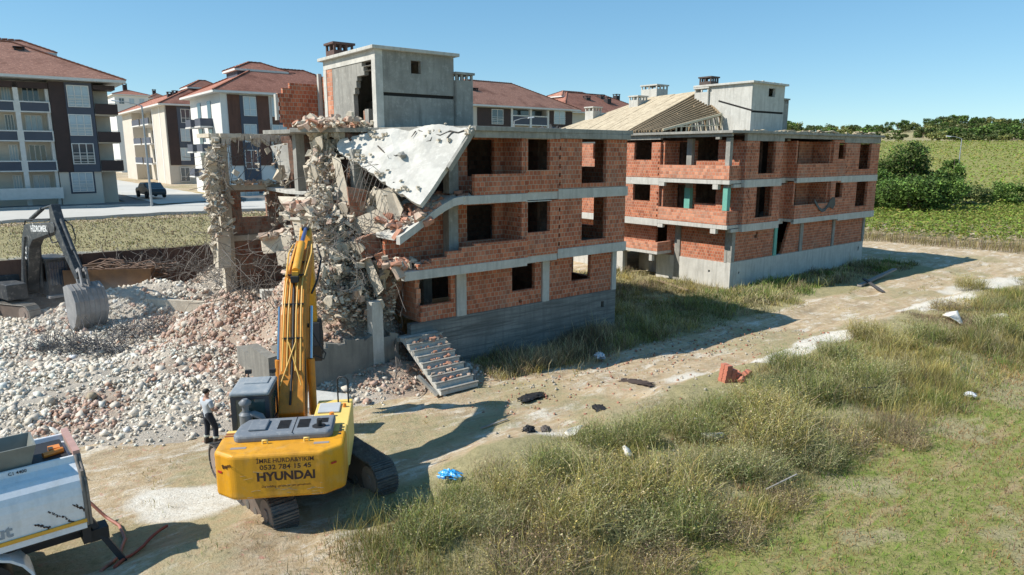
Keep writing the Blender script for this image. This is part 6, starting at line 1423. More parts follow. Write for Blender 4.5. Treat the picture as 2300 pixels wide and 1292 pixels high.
# hood
m = MB(); m.prism([(x, y, DZ+.085) for x, y in ((-.98, -2.18), (1.02, -2.18), (1.1, -2.05), (1.1, -1.15), (-.9, -1.15), (-1.05, -1.5), (-1.08, -2.05))], (0, 0, .2)); hood = m.build('engine_hood', HOOD, EX, bevel=.07, seg=3)
m = MB(); m.box(-.78, -.38, -1.95, -1.35, DZ+.286, DZ+.34); m.build('hood_bulge', HOOD, hood, bevel=.04)
m = MB()
for x0 in (-.02, .42, .86):
    for k in range(7):
        if x0 > .8 and k > 3: continue
        m.obox((x0+.0, -1.42-k*.075, DZ+.292), (.26 if x0 < .8 else .2, .04, .014), Matrix.Rotation(.0, 3, 'Z'))
m.box(.21, .225, -2.17, -1.16, DZ+.283, DZ+.293); m.build('hood_louvre', BLK, hood)
m = MB(); m.cyl((.78, -1.86, DZ+.28), (.80, -1.88, DZ+.46), .06, n=12); m.cyl((.78, -1.86, DZ+.287), (.78, -1.86, DZ+.296), .16, n=9); m.build('exhaust_pipe', BLK, EX)
m = MB(); 
for k in range(5): m.box(-1.35, -1.16, -2.1+.13*k, -2.02+.13*k, DZ+.083, DZ+.094)
m.build('side_grille', simple('grille_orange', (.30, .09, .03), .7), EX)
m = MB(); 
for k in range(4): m.box(1.22, 1.28, -2.05+.16*k, -1.95+.16*k, DZ+.12, DZ+.127)
m.build('vent_slot', BLK, EX)
m = MB(); m.box(-.98, -.45, -1.28, -.82, DZ-.08, DZ-.02); m.build('recess_black_slab', BLK, EX)  # solid black slab standing in for a dark recess behind the cab
# snorkel pre-cleaner
SN = simple('snorkel_grey', (.16, .17, .18), .5)
m = MB(); m.cyl((-1.0, -1.02, DZ-.2), (-1.0, -1.02, DZ+.36), .15, n=16); m.cyl((-1.0, -1.02, DZ+.36), (-1.0, -1.02, DZ+.42), .16, .11, n=16); m.tube([(-1.0, -1.02, DZ+.4), (-1.0, -1.02, DZ+.62)], [.08, .08], 12); m.tube([(-1.0, -1.02, DZ+.60), (-1.0, -1.02, DZ+.66), (-1.0, -1.02, DZ+.74)], [.13, .15, .06], 14)
m.tube([(-.95, -1.02, DZ+.32), (-.8, -1.04, DZ+.36), (-.66, -1.06, DZ+.30), (-.57, -1.08, DZ+.12), (-.56, -1.08, DZ-.05)], .085, 10); m.build('air_intake', SN, EX)
# cab
cx0, cx1, cy0, cy1, cz0, cz1 = -1.40, -.50, -.75, .45, 1.0, 2.82
m = MB(); wall(m, 's', cy0, cy0+.06, cx0, cx1, cz0, cz1-.1, [(cx0+.12, cx1-.1, 1.7, 2.64)]); wall(m, 't', cx0, cx0+.06, cy0+.061, cy1, cz0, cz1-.1, [(cy0+.15, cy0+.5, 1.8, 2.6), (cy0+.6, cy1-.1, 1.5, 2.6)]); wall(m, 't', cx1-.06, cx1, cy0+.061, cy1, cz0, cz1-.1, [(cy0+.2, cy1-.12, 1.9, 2.6)]); wall(m, 's', cy1-.06, cy1-.001, cx0+.061, cx1-.061, cz0, cz1-.1, [(cx0+.12, cx1-.12, 1.5, 2.62)])
m.build('cab', CABM, EX)
m = MB(); m.box(cx0+.1, cx1-.08, cy0+.02, cy0+.035, 1.68, 2.66); m.box(cx0+.02, cx0+.035, cy0+.13, cy1-.08, 1.48, 2.62); m.box(cx1-.035, cx1-.02, cy0+.18, cy1-.1, 1.88, 2.62); m.box(cx0+.1, cx1-.1, cy1-.04, cy1-.03, 1.48, 2.64); m.build('cab_window', CGLS, EX)
m = MB(); m.prism([(x, y, cz1-.1) for x, y in ((cx0-.02, cy0-.03), (cx1+.02, cy0-.03), (cx1+.02, cy1+.02), (cx0-.02, cy1+.02))], (0, 0, .12)); rf = m.build('cab_roof', CABT, EX, bevel=.06, seg=3)
m = MB(); m.box(cx0+.2, cx1-.12, cy0+.6, cy1-.12, cz1+.0, cz1+.05); m.build('roof_hatch', CABT, rf, bevel=.02)
m = MB()
for x in (cx0+.2, cx1-.1): m.tube([(x, cy1-.05, cz1), (x, cy1, cz1+.1)], .02, 6); m.obox((x, cy1+.02, cz1+.15), (.16, .09, .1))
m.build('work_light', BLK, rf, bevel=.015)
m = MB(); m.tube([(cx0, cy1-.1, 2.6), (cx0-.16, cy1+.0, 2.6)], .015, 5); m.obox((cx0-.16, cy1, 2.48), (.05, .18, .3)); m.build('mirror', BLK, EX)
m = MB(); m.tube([(1.3, .25, DZ), (1.3, .25, DZ+.66), (1.24, .27, DZ+.74), (1.1, .30, DZ+.74), (1.03, .32, DZ+.66), (1.03, .32, DZ)], .022, 8); m.tube([(1.3, .25, DZ+.33), (1.03, .32, DZ+.33)], .016, 6); m.build('handrail', BLK, EX)
m = MB(); m.box(.58, 1.12, -.45, .2, DZ+.041, DZ+.09); m.build('tool_box_lid', M('lid_grey', (.5, .52, .53), (.42, .44, .45), 3, .6, .1), EX, bevel=.02)
m = MB(); m.cyl((.95, -.65, DZ+.04), (.95, -.65, DZ+.14), .07, .05, n=12); m.cyl((1.22, -.05, DZ+.04), (1.22, -.05, DZ+.13), .05, .04, n=10); m.build('beacon', ORL, EX)
# boom
bx = -.13
prof = [(.15, 1.55), (.0, 1.95), (1.35, 4.25), (2.1, 5.05), (4.35, 5.88), (4.6, 5.8), (4.62, 5.5), (2.55, 4.5), (1.75, 3.55), (.6, 1.55)]
def bw(y): return .32 if y < 2 else .32-.09*(y-2)/2.6
m = MB()
Lp = [Vector((bx-bw(y), y, z)) for y, z in prof]; Rp = [Vector((bx+bw(y), y, z)) for y, z in prof]; k = len(prof)
m.add(Lp+Rp, [list(range(k)), [k+i for i in range(k)][::-1]]+[((i+1) % k, i, k+i, k+(i+1) % k) for i in range(k)])
boom = m.build('boom', ORG, EX, bevel=.03)
def top(y):                                          # upper skin of the boom
    pts_ = [(.0, 1.95), (1.35, 4.25), (2.1, 5.05), (4.35, 5.88)]
    for (a, b), (c, d) in zip(pts_[:-1], pts_[1:]):
        if y <= c: return b+(d-b)*(y-a)/(c-a)
    return 5.88
def off(y, d): return Vector((0, -d*.8, d*.6)) if y < 1.6 else Vector((0, -d*.5, d*.85))
m = MB()
for x0, x1 in ((-.25, -.19), (-.13, -.09), (.10, .06), (.23, .17)):
    ys_ = [.55, .9, 1.4, 2.0, 2.6, 3.3, 3.9]; m.tube([Vector((bx+x0+(x1-x0)*(y/3.9), y, top(y)))+off(y, .06) for y in ys_], .022, 6)
m.tube([Vector((bx-.10, .95, top(.95)))+off(.5, .07), Vector((bx+.05, .7, top(.7)))+off(.5, .07), Vector((bx+.25, .35, top(.35)))+off(.5, .07)], .018, 6); m.tube([Vector((bx+.10, .95, top(.95)))+off(.5, .09), Vector((bx-.06, .7, top(.7)))+off(.5, .09), Vector((bx-.28, .35, top(.35)))+off(.5, .09)], .018, 6)
for s_ in (-1, 1): m.tube([Vector((bx+s_*.25, 2.2, top(2.2)))+off(2.2, .08), Vector((bx+s_*.32, 3.4, top(3.4)))+off(2.2, .12), Vector((bx+s_*.27, 4.0, top(4.0)))+off(2.2, .06)], .024, 6)
m.build('hydraulic_pipe', PIPE, boom)
m = MB()
for y in (1.0, 1.55, 2.3, 3.0): 
    p = Vector((bx, y, top(y)))+off(y, .045); m.obox(p, (.52 if y < 2 else .44, .05, .05))
m.tube([Vector((bx-.02, .1, top(.1)))+off(.5, .05), Vector((bx+.02, .8, top(.8)))+off(.5, .05), Vector((bx, 1.6, top(1.6)))+off(.5, .06), Vector((bx-.05, 2.3, top(2.3)))+off(2, .05)], .03, 6)
m.tube([(bx+.42, 3.9, 5.8), (bx+.56, 3.6, 5.4), (bx+.5, 2.9, 4.9), (bx+.38, 2.4, 4.6)], .03, 7); m.tube([(bx+.40, 1.9, 3.6), (bx+.6, 1.8, 3.2), (bx+.75, 1.75, 3.0), (bx+.7, 1.7, 2.85), (bx+.45, 1.6, 3.0)], .02, 6)
for x in (-.3, .3): m.tube([(bx+x, .3, 1.8), (bx+x*1.1, .5, 2.5), (bx+x, .9, 3.4)], .03, 6)
m.build('hydraulic_hose', BLK, boom)
for s_ in (-1, 1):
    x = bx+s_*.415; c = MB(); c.cyl((x, 1.05, 1.5), (x, 1.15, 3.05), .105, n=14); cy = c.build('lift_cylinder', ORG, EX); c = MB(); c.cyl((x, 1.15, 3.05), (x, 1.85, 4.35), .055, n=12); c.build('piston_rod', CHR, cy)
c = MB(); c.cyl(Vector((bx, 2.25, top(2.25)))+Vector((0, 0, .17)), Vector((bx, 3.75, top(3.75)))+Vector((0, 0, .2)), .11, n=14); c.obox(Vector((bx, 2.15, top(2.15)))+Vector((0, 0, .12)), (.16, .2, .2)); cy = c.build('arm_cylinder', YEL, EX); c = MB(); c.cyl(Vector((bx, 3.75, top(3.75)))+Vector((0, 0, .2)), (bx+.02, 4.75, 6.2), .06, n=12); c.build('piston_rod', RODB, cy)
m = MB(); m.obox(Vector((bx, 2.05, top(2.05)))+Vector((0, -.02, .1)), (.2, .3, .16)); m.cyl((bx-.1, 4.75, 6.2), (bx+.12, 4.75, 6.2), .07); m.build('cylinder_joint', BLK, boom, split=True)
# arm (reaching down behind the boom) and crusher jaw
m = MB(); pr = [(4.55, 6.0), (4.8, 6.24), (5.05, 6.0), (5.15, 5.5), (5.2, 3.1), (4.95, 3.05), (4.6, 5.1), (4.45, 5.6)]
m.prism([(bx-.17, y, z) for y, z in pr], (.34, 0, 0)); m.build('arm', YEL, EX, bevel=.02)
m = MB(); m.prism([(bx-.28, y, z) for y, z in ((4.85, 3.15), (5.35, 3.2), (5.6, 2.6), (5.45, 1.9), (5.2, 2.4), (5.0, 1.8), (4.7, 2.4))], (.56, 0, 0)); m.build('crusher_jaw', BLK, EX, bevel=.03)
for s_ in (-1, 1): m = MB(); m.obox((bx+s_*.33, 1.65, 3.85), (.12, .12, .1)); m.build('boom_light', BLK, boom)

# ================================================================== BLACK EXCAVATOR
BKM = M('black_machine_paint', (.04, .046, .052), (.075, .078, .08), 1.4, .5, .1, 10, third=(.24, .23, .21)); DUST = M('dusty_bucket_steel', (.33, .32, .31), (.22, .215, .21), 3, .75, .2, 8, streak=.4)
HB_ = math.radians(-36)-PI/2
bc = (-25.75, 35.6, .12)
EB = thing('excavator', 'black crawler excavator on the left edge raking rubble with a wide dusty bucket', 'excavator', bc, HB_)
Rb = Matrix.Rotation(math.radians(14), 3, 'Z')
for cx in (-1.25, 1.25): crawler(EB, cx, M('dusty_track', (.36, .33, .29), (.26, .235, .2), 4, .85, .2, 12), L=4.6, W=.6, Hh=.9, Rl=Rb, n=40)
m = MB(); m.obox((0, 0, .7), (2., 1.3, .4), Rb); m.cyl((0, 0, .8), (0, 0, 1.15), .6, n=20); m.build('chassis', BKM, EB)
m = MB(); m.box(-1.4, 1.4, -3.0, -1.9, 1.05, 2.2); m.build('counterweight', M('light_counterweight', (.5, .5, .48), (.42, .42, .4), 3, .7, .1), EB, bevel=.1)
m = MB(); m.box(-1.38, 1.38, -1.89, -.4, 1.1, 2.15); m.box(.45, 1.38, -.39, 1.4, 1.1, 1.9); m.box(-.4, .44, -.39, .2, 1.1, 1.8); m.build('housing', BKM, EB, bevel=.04)
m = MB(); x0, x1, y0, y1 = -1.42, -.42, -.2, 1.6
wall(m, 's', y1-.06, y1, x0, x1, 1.1, 2.95, [(x0+.1, x1-.1, 1.6, 2.85)]); wall(m, 't', x0, x0+.06, y0, y1-.061, 1.1, 2.95, [(y0+.2, y1-.15, 1.7, 2.8)]); wall(m, 't', x1-.06, x1, y0, y1-.061, 1.1, 2.95, [(y0+.2, y1-.15, 1.8, 2.8)]); wall(m, 's', y0, y0+.06, x0+.061, x1-.061, 1.1, 2.95); m.box(x0-.03, x1+.03, y0-.03, y1+.08, 2.951, 3.05)
cab = m.build('cab', BKM, EB)
m = MB(); m.box(x0+.08, x1-.08, y1-.05, y1-.03, 1.55, 2.9); m.box(x0+.02, x0+.04, y0+.15, y1-.1, 1.65, 2.85); m.build('cab_window', simple('blue_cab_glass', (.035, .06, .10), .1, spec=.9), cab)
m = MB()
for k in range(7): m.bar((x0+.1+.13*k, y1+.05, 1.6), (x0+.1+.13*k, y1+.05, 2.95), .02, .02)
for z in (2.9, 2.5): m.bar((x0+.05, y1+.05, z), (x1-.05, y1+.05, z), .02, .02)
m.build('cab_guard', BKM, cab)
m = MB(); m.box(-1.5, -.3, 1.5, 1.95, 1.0, 1.12); m.build('step_plate', DUST, EB)
def arm3(name, pts, hw, par, mat): m = MB(); m.prism([(-hw, y, z) for y, z in pts], (2*hw, 0, 0)); return m.build(name, mat, par, bevel=.03)
bb = arm3('boom', [(.2, 1.3), (.0, 1.7), (.9, 4.1), (1.45, 4.85), (1.9, 4.95), (5.0, 5.2), (5.15, 5.0), (5.05, 4.72), (2.3, 4.15), (1.75, 3.7), (.75, 1.35)], .27, EB, BKM)
ar = arm3('arm', [(4.55, 5.15), (4.6, 5.95), (4.9, 6.05), (5.3, 5.1), (6.85, 2.75), (6.65, 2.5), (5.0, 4.4)], .2, EB, BKM)
c = MB(); c.cyl((0, 1.7, 5.15), (0, 3.3, 5.75), .1, n=12); c.cyl((0, 3.3, 5.75), (0, 4.6, 5.98), .055, n=10); c.build('arm_cylinder', BKM, EB)
for s_ in (-1, 1):
    c = MB(); c.cyl((s_*.38, .9, 1.5), (s_*.38, 1.2, 3.1), .1, n=12); c.cyl((s_*.38, 1.2, 3.1), (s_*.33, 1.6, 4.3), .05, n=10); c.build('lift_cylinder', BKM, EB)
c = MB(); c.cyl((0, 5.35, 5.35), (0, 6.3, 3.95), .085, n=12); c.cyl((0, 6.3, 3.95), (0, 6.95, 3.15), .05, n=10); c.build('bucket_cylinder', BKM, EB)
c = MB()
for s_ in (-1, 1): c.bar((s_*.14, 6.6, 2.95), (s_*.14, 7.0, 3.15), .06, .14); c.bar((s_*.14, 6.98, 3.15), (s_*.14, 7.15, 2.35), .07, .16); c.bar((s_*.1, 6.72, 2.65), (s_*.1, 6.8, 2.2), .08, .2)
c.build('bucket_link', DUST, EB)
c = MB(); c.tube([(.2, 1.0, 4.3), (.22, 1.6, 5.1), (.22, 3.2, 5.25), (.2, 4.5, 5.3)], .035, 6); c.tube([(.2, 4.5, 5.2), (.3, 4.5, 4.6), (.3, 4.8, 4.2), (.25, 5.3, 4.3)], .03, 6); c.tube([(-.2, 5.2, 5.3), (-.34, 5.6, 5.0), (-.3, 5.9, 4.5), (-.2, 6.0, 4.2)], .03, 6); c.build('hydraulic_hose', BLK, bb)
# bucket: curved shell, open towards the machine
m = MB(); prb = [(6.45, 2.3), (6.9, 2.45), (7.35, 2.2), (7.62, 1.7), (7.6, 1.1), (7.3, .55), (6.85, .15)]; inn = [(y-.06*(1 if i < 5 else .6), z-.07 if i < 3 else z+.03) for i, (y, z) in enumerate(prb)]; bwid = .66
for (a, b), (c_, d) in zip(zip(prb[:-1], prb[1:]), zip(inn[:-1], inn[1:])):
    m.prism([(-bwid, a[0], a[1]), (-bwid, b[0], b[1]), (-bwid, d[0], d[1]), (-bwid, c_[0], c_[1])], (2*bwid, 0, 0))
for s_ in (-1, 1): m.prism([(s_*bwid, y, z) for y, z in prb+[(6.55, .9)]], (s_*.05, 0, 0))
for k in range(5): m.obox((-bwid+.12+k*.27, 6.78, .08), (.12, .3, .07), Matrix.Rotation(-.9, 3, 'X'), taper=.6)
m.build('bucket', DUST, EB)
m = MB()
for k in range(6):
    x = -bwid+.1+k*.22
    for (a, b) in zip(prb[1:-1], prb[2:]): m.bar((x, a[0]+.015, a[1]), (x, b[0]+.015, b[1]), .07, .03, up=(1, 0, 0))
m.build('wear_strip', M('bucket_wear', (.30, .28, .265), (.22, .21, .2), 5, .7, .2), EB)
WH = simple('lettering_white', (.75, .75, .72), .6)
sM = lambda x, y, z, til: Matrix.Translation((x, y, z)) @ Matrix.Rotation(PI/2, 4, 'Z') @ Matrix.Rotation(PI/2, 4, 'X') @ Matrix.Rotation(til, 4, 'Z')
text('HİDROMEK', .42, WH, bb, sM(.275, 3.3, 4.78, .06), bold=.012, fitw=2.0)
text('YÜCEL', .42, WH, bb, sM(.275, 1.05, 3.0, -1.95), bold=.012, fitw=1.9)

# ================================================================== WATER TRUCK
p0 = gz(198, 1178, 1.25); TRW = M('truck_white', (.74, .77, .80), (.70, .73, .75), 1.2, .35, .02, 20, streak=.18, third=(.68, .67, .63)); TF = thing('tanker_truck', 'white tanker truck with yellow stripe and black scratches in the lower left corner', 'truck', (p0[0], p0[1], 0), ROT+.045)
cs = [(0, 1.25), (-.02, 1.75), (-.005, 1.92), (.03, 2.06), (.085, 2.18), (.16, 2.27), (.25, 2.33), (.34, 2.365), (.46, 2.44), (.50, 2.56), (.56, 2.56), (.60, 2.42), (1.86, 2.42), (1.92, 2.56), (1.98, 2.56), (2.02, 2.44), (2.2, 2.3), (2.32, 2.0), (2.35, 1.6), (2.3, 1.25)]
m = MB(); k = len(cs); vs = [(-7, y, z) for y, z in cs]+[(0, y, z) for y, z in cs]
m.add(vs, [list(range(k)), [k+i for i in range(k)][::-1]]+[((i+1) % k, i, k+i, k+(i+1) % k) for i in range(k)]); tk = m.build('tank', TRW, TF, bevel=.015)
m = MB(); m.box(-7, -.01, -.045, -.012, 1.33, 1.40); m.build('yellow_stripe', simple('stripe_yellow', (.72, .38, .04), .5), tk)
m = MB(); m.box(-7, -.02, -.03, .0, 1.2, 1.32); m.build('side_skirt', TRW, tk)
m = MB(); 
rim = [(-.0, y, z) for y, z in cs]; m.tube(rim, .035, 6); m.tube([(.06, y, z) for y, z in cs], .03, 6); m.box(.0, .05, .1, 2.2, 1.3, 2.35); m.build('rear_rim', M('grimy_rim', (.22, .19, .16), (.1, .09, .08), 4, .7, .2), TF)
m = MB(); m.bar((.02, .5, 2.6), (.02, 2.0, 2.6), .12, .1); m.build('top_rail', M('rail_red', (.5, .3, .25), None, 4, .6, .1), TF)
m = MB(); m.box(-6.5, -.1, .7, 1.8, 2.425, 2.5); m.build('dark_walkway', BLK, TF); 
m = MB(); m.tube([(-.5, .9, 2.55), (-.15, 1.0, 2.55)], .06, 8); m.obox((-.28, 1.15, 2.55), (.2, .2, .1)); m.build('brass_fitting', ORL, TF)
gx = -1.62; m = MB(); HP = M('galvanised_box', (.22, .23, .2), (.15, .155, .14), 2, .5, .1, 10)
def hop(x0, x1, y0, y1, z0, z1, sp, th): 
    B_ = [(x0+sp, y0+sp), (x1-sp, y0+sp), (x1-sp, y1-sp), (x0+sp, y1-sp)]; T_ = [(x0, y0), (x1, y0), (x1, y1), (x0, y1)]; q = len(m.v)
    vs = [(x, y, z0) for x, y in B_]+[(x, y, z1) for x, y in T_]; ti = [(x0+th, y0+th), (x1-th, y0+th), (x1-th, y1-th), (x0+th, y1-th)]; vs += [(x, y, z1) for x, y in ti]+[(x0+sp+th+(0), y0+sp+th, z0+.05), (x1-sp-th, y0+sp+th, z0+.05), (x1-sp-th, y1-sp-th, z0+.05), (x0+sp+th, y1-sp-th, z0+.05)]
    m.add(vs, [(3, 2, 1, 0), (0, 1, 5, 4), (1, 2, 6, 5), (2, 3, 7, 6), (3, 0, 4, 7), (4, 5, 9, 8), (5, 6, 10, 9), (6, 7, 11, 10), (7, 4, 8, 11), (8, 9, 13, 12), (9, 10, 14, 13), (10, 11, 15, 14), (11, 8, 12, 15), (12, 13, 14, 15)])
hop(-2.3, -.62, .5, 1.35, 2.46, 2.96, .13, .03); m.build('open_box', HP, TF)
text('C1 4400', .085, TXT, tk, Matrix.Translation((-.97, .462, 2.50)) @ Matrix.Rotation(math.radians(72), 4, 'X'), bold=.001); 
text('kıt', .34, simple('lettering_grey', (.28, .32, .36), .6), tk, Matrix.Translation((-1.37, -.024, 1.58)) @ Matrix.Rotation(PI/2, 4, 'X'), bold=.01)
m = MB()
for (xa, za, xb, zb_) in ((-.6, 1.74, -.24, 1.40), (-.83, 1.56, -.63, 1.42), (-.2, 1.76, -.03, 1.58)):
    for k in range(20):
        f = k/19; m.obox((xa+(xb-xa)*f+random.uniform(-.02, .02), -.022, za+(zb_-za)*f+random.uniform(-.02, .02)), (random.uniform(.02, .045), .012, random.uniform(.01, .025)), Matrix.Rotation(.5+random.uniform(-.5, .5), 3, 'Y'))
m.build('scratch', TXT, tk, split=True)
m = MB(); m.box(-7, .2, .55, .75, .75, 1.0); m.box(-7, .2, 1.55, 1.75, .75, 1.0); m.box(-.1, .05, .1, 2.2, .8, 1.15); m.box(-7, 0, .2, 2.1, 1.05, 1.2); m.obox((.2, .4, .85), (.35, .35, .25)); m.build('chassis', BLK, TF)
m = MB()
for k in range(10):
    a = PI*k/10; b = PI*(k+1)/10; r = .85; m.prism([(-1.78+math.cos(a)*r, -.1, .42+math.sin(a)*r*.9), (-1.78+math.cos(b)*r, -.1, .42+math.sin(b)*r*.9), (-1.78+math.cos(b)*(r-.05), -.1, .42+math.sin(b)*(r-.05)*.9), (-1.78+math.cos(a)*(r-.05), -.1, .42+math.sin(a)*(r-.05)*.9)], (0, .7, 0))
m.build('fender', TRW, TF)
for x in (-1.78, -3.2):
    for y in (.0, 1.75): m = MB(); m.cyl((x, y, .52), (x, y+.5, .52), .52, n=22); m.build('wheel', BLK, TF)
m = MB(); m.prism([(.0, .3, 1.2), (.5, .1, .15), (.62, .1, .15), (.12, .35, 1.2)], (0, .25, 0)); m.build('rear_strut', BLK, TF)
# hoses on the ground
def groundtube(name, lab, cat, pts, r, mat, lift=0.):
    P = []; 
    for i in range(len(pts)-1):
        for k in range(6):
            f = k/6; x = pts[i][0]*(1-f)+pts[i+1][0]*f; y = pts[i][1]*(1-f)+pts[i+1][1]*f; p = gz(x, y, .05); zl = (pts[i][2]*(1-f)+pts[i+1][2]*f) if len(pts[i]) > 2 else 0
            P.append((p[0], p[1], z_at(p[0], p[1])+r+zl))
    m = MB(); m.tube(P, r, 8); return tag(m.build(name, mat, smooth=False), lab, cat)
HOSE = M('red_hose', (.42, .17, .12), (.34, .14, .1), 5, .6, .1)
groundtube('hose', 'faded red hose curving from the rear of the tanker truck to the ground', 'hose', [(205, 1168, .5), (240, 1170, .15), (268, 1180, .03), (280, 1205, 0), (268, 1240, 0), (245, 1275, 0), (225, 1300, 0)], .035, HOSE)
groundtube('pipe', 'straight rusty red pipe lying with one end raised beside the tanker truck', 'pipe', [(376, 1190, .12), (330, 1220, .06), (285, 1262, .02), (255, 1300, 0)], .035, M('rusty_pipe', (.30, .07, .045), (.2, .05, .035), 5, .6, .1))

# ================================================================== PERSON
SKIN = simple('skin', (.42, .24, .17), .6); SHIRT = M('grey_tshirt', (.50, .53, .56), (.44, .47, .50), 4, .9, .3, 30); PANT = M('navy_work_trousers', (.016, .02, .03), (.025, .03, .042), 6, .9, .3, 30); HAIR = simple('hair', (.02, .014, .01), .7); BOOT = simple('work_boot', (.05, .035, .025), .8); REFL = simple('reflective_band', (.55, .58, .5), .4)
def skin(name, chain_pts, radii, mat, parent, edges=None, sub=2):
    n = len(chain_pts); edges = edges or [(i, i+1) for i in range(n-1)]; me = bpy.data.meshes.new(name); me.from_pydata([tuple(p) for p in chain_pts], edges, []); me.materials.append(mat)
    o = bpy.data.objects.new(name, me); COL.objects.link(o); md = o.modifiers.new('Skin', 'SKIN'); me.skin_vertices[0] if me.skin_vertices else None
    if not me.skin_vertices:
        bpy.context.view_layer.objects.active = o; o.select_set(True)
    sv = me.skin_vertices[0].data if me.skin_vertices else None
    if sv:
        for i, r in enumerate(radii): sv[i].radius = (r, r) if not isinstance(r, tuple) else r
        sv[0].use_root = True
    s = o.modifiers.new('Sub', 'SUBSURF'); s.levels = sub; s.render_levels = sub
    for p in me.polygons: p.use_smooth = True
    md.use_smooth_shade = True
    if parent is not None: o.parent = parent
    return o
pp = gz(472, 990, .0); PR = thing('person', 'man in light grey T-shirt and dark trousers with reflective cuffs standing beside the rubble', 'person', (pp[0], pp[1], z_at(pp[0], pp[1])), math.radians(-35))
# local +Y is where he faces; x right
bpts = [(0, 0, .95), (0, .01, 1.10), (0, .0, 1.25), (0, -.01, 1.40), (0, .0, 1.47), (0, .02, 1.55), (0, .03, 1.62), (0, .03, 1.70),            # 0-7 spine, neck, head
        (-.10, 0, .93), (-.12, .03, .52), (-.13, -.02, .10), (-.13, .12, .045),                                                              # 8-11 left leg
        (.10, 0, .93), (.16, .12, .52), (.19, .08, .10), (.21, .22, .045),                                                                    # 12-15 right leg
        (-.19, -.01, 1.38), (-.25, .0, 1.12), (-.12, .22, 1.04), (-.06, .28, 1.05),                                                              # 16-19 left arm folded forward
        (.19, -.01, 1.38), (.26, .02, 1.12), (.14, .23, 1.02), (.07, .28, 1.04)]                                                                 # 20-23 right arm
be = [(0, 1), (1, 2), (2, 3), (3, 4), (4, 5), (5, 6), (6, 7), (0, 8), (8, 9), (9, 10), (10, 11), (0, 12), (12, 13), (13, 14), (14, 15), (3, 16), (16, 17), (17, 18), (18, 19), (3, 20), (20, 21), (21, 22), (22, 23)]
brd = [(.15, .11), (.145, .10), (.15, .105), (.14, .10), .06, .058, .092, .075, .095, .07, .045, .045, .095, .07, .045, .045, .06, .045, .032, .028, .06, .045, .032, .028]
body = skin('body', bpts, brd, SKIN, PR, be)
# nose and ears, fingers
for sx, hx in ((-1, -.05), (1, .06)):
    for k in range(5):
        L = (.05, .065, .07, .062, .05)[k]; bx_ = hx+(.0 if k else -.0); zz = 1.075-.018*k
        d = Vector((-sx*.6, .75, -.15 if k else .5)).normalized(); a = Vector((hx, .285, zz)); b = a+d*L*.5; c = b+Vector((-sx*.8, .1, -.3)).normalized()*L*.5
        skin('finger', [a, b, c], [.0095, .009, .0075], SKIN, body, sub=1)
for sx in (-1, 1): m = MB(); m.obox((sx*.088, .03, 1.645), (.02, .04, .06)); m.build('ear', SKIN, body, bevel=.008)
m = MB(); m.obox((0, .125, 1.64), (.025, .035, .05), taper=.6); m.build('nose', SKIN, body, bevel=.006)
v = IV2*np.array([.094, .105, .085])+np.array([0, .005, 1.675]); o = npmesh('hair', v*1.0, IF2, HAIR, PR, smooth=True)
skin('tshirt', [(0, 0, .80), (0, .01, 1.02), (0, .0, 1.22), (0, -.01, 1.39), (0, 0, 1.46), (-.20, -.01, 1.38), (-.25, .0, 1.18), (.20, -.01, 1.38), (.26, .015, 1.18)], [(.175, .13), (.17, .125), (.175, .13), (.165, .12), .075, .083, .07, .083, .07], SHIRT, PR, [(0, 1), (1, 2), (2, 3), (3, 4), (3, 5), (5, 6), (3, 7), (7, 8)])
skin('trousers', [(0, 0, 1.12), (0, 0, .93), (-.10, 0, .90), (-.12, .03, .52), (-.13, -.02, .16), (.10, 0, .90), (.16, .12, .52), (.19, .08, .16)], [(.15, .112), (.15, .12), .11, .088, .07, .11, .088, .07], PANT, PR, [(0, 1), (1, 2), (2, 3), (3, 4), (1, 5), (5, 6), (6, 7)])
for a in ((-.13, -.01), (.185, .09)):
    m = MB(); m.cyl((a[0], a[1], .22), (a[0], a[1], .27), .088, n=14); m.build('reflective_cuff', REFL, PR)
    m = MB(); m.obox((a[0], a[1]+.05, .06), (.11, .28, .12)); m.obox((a[0], a[1]-.02, .13), (.11, .13, .12)); m.build('boot', BOOT, PR, bevel=.03, seg=3)

# ================================================================== SMALL THINGS
# stack of hollow bricks
bp = gz(1643, 884, .0); BS = thing('brick_stack', 'small leaning stack of new ribbed clay bricks at the weed edge', 'brick stack', (bp[0], bp[1]+.1, z_at(bp[0], bp[1])-.04), .35); BS.scale = (.72, .72, .72)
RB = M('ribbed_clay', (.52, .19, .12), (.44, .15, .095), 4, .9, .3, 20)
for r in range(4):
    for c in range(3):
        for d in range(2):
            if (r == 3 and c > 0) : continue
            if c == 2 and r > 1: continue
            m = MB(); x = c*.34-.34+r*.04; y = d*.3; z = .0+r*.235
            for k in range(5): m.obox((x, y, z+.03+k*.046), (.31-(.0 if k % 2 else .015), .27-(.0 if k % 2 else .015), .046), Matrix.Rotation(random.uniform(-.02, .02), 3, 'Z'))
            m.build('brick', RB, BS)
for k in range(5):
    q = gz(1668+random.uniform(-18, 18), 874+random.uniform(-10, 12), .1); m = MB()
    for j in range(4): m.obox((0, 0, j*.05), (.32, .24-(.012 if j % 2 else 0), .05))
    o = m.build('loose_brick', RB); o.location = (q[0], q[1], z_at(q[0], q[1])+.12); o.scale = (.72,)*3; o.rotation_euler = (random.uniform(-1, 1), random.uniform(-.6, .6), random.uniform(0, 3)); tag(o, 'tumbled ribbed clay brick lying against the small brick stack', 'brick', 'tumbled bricks beside the stack')
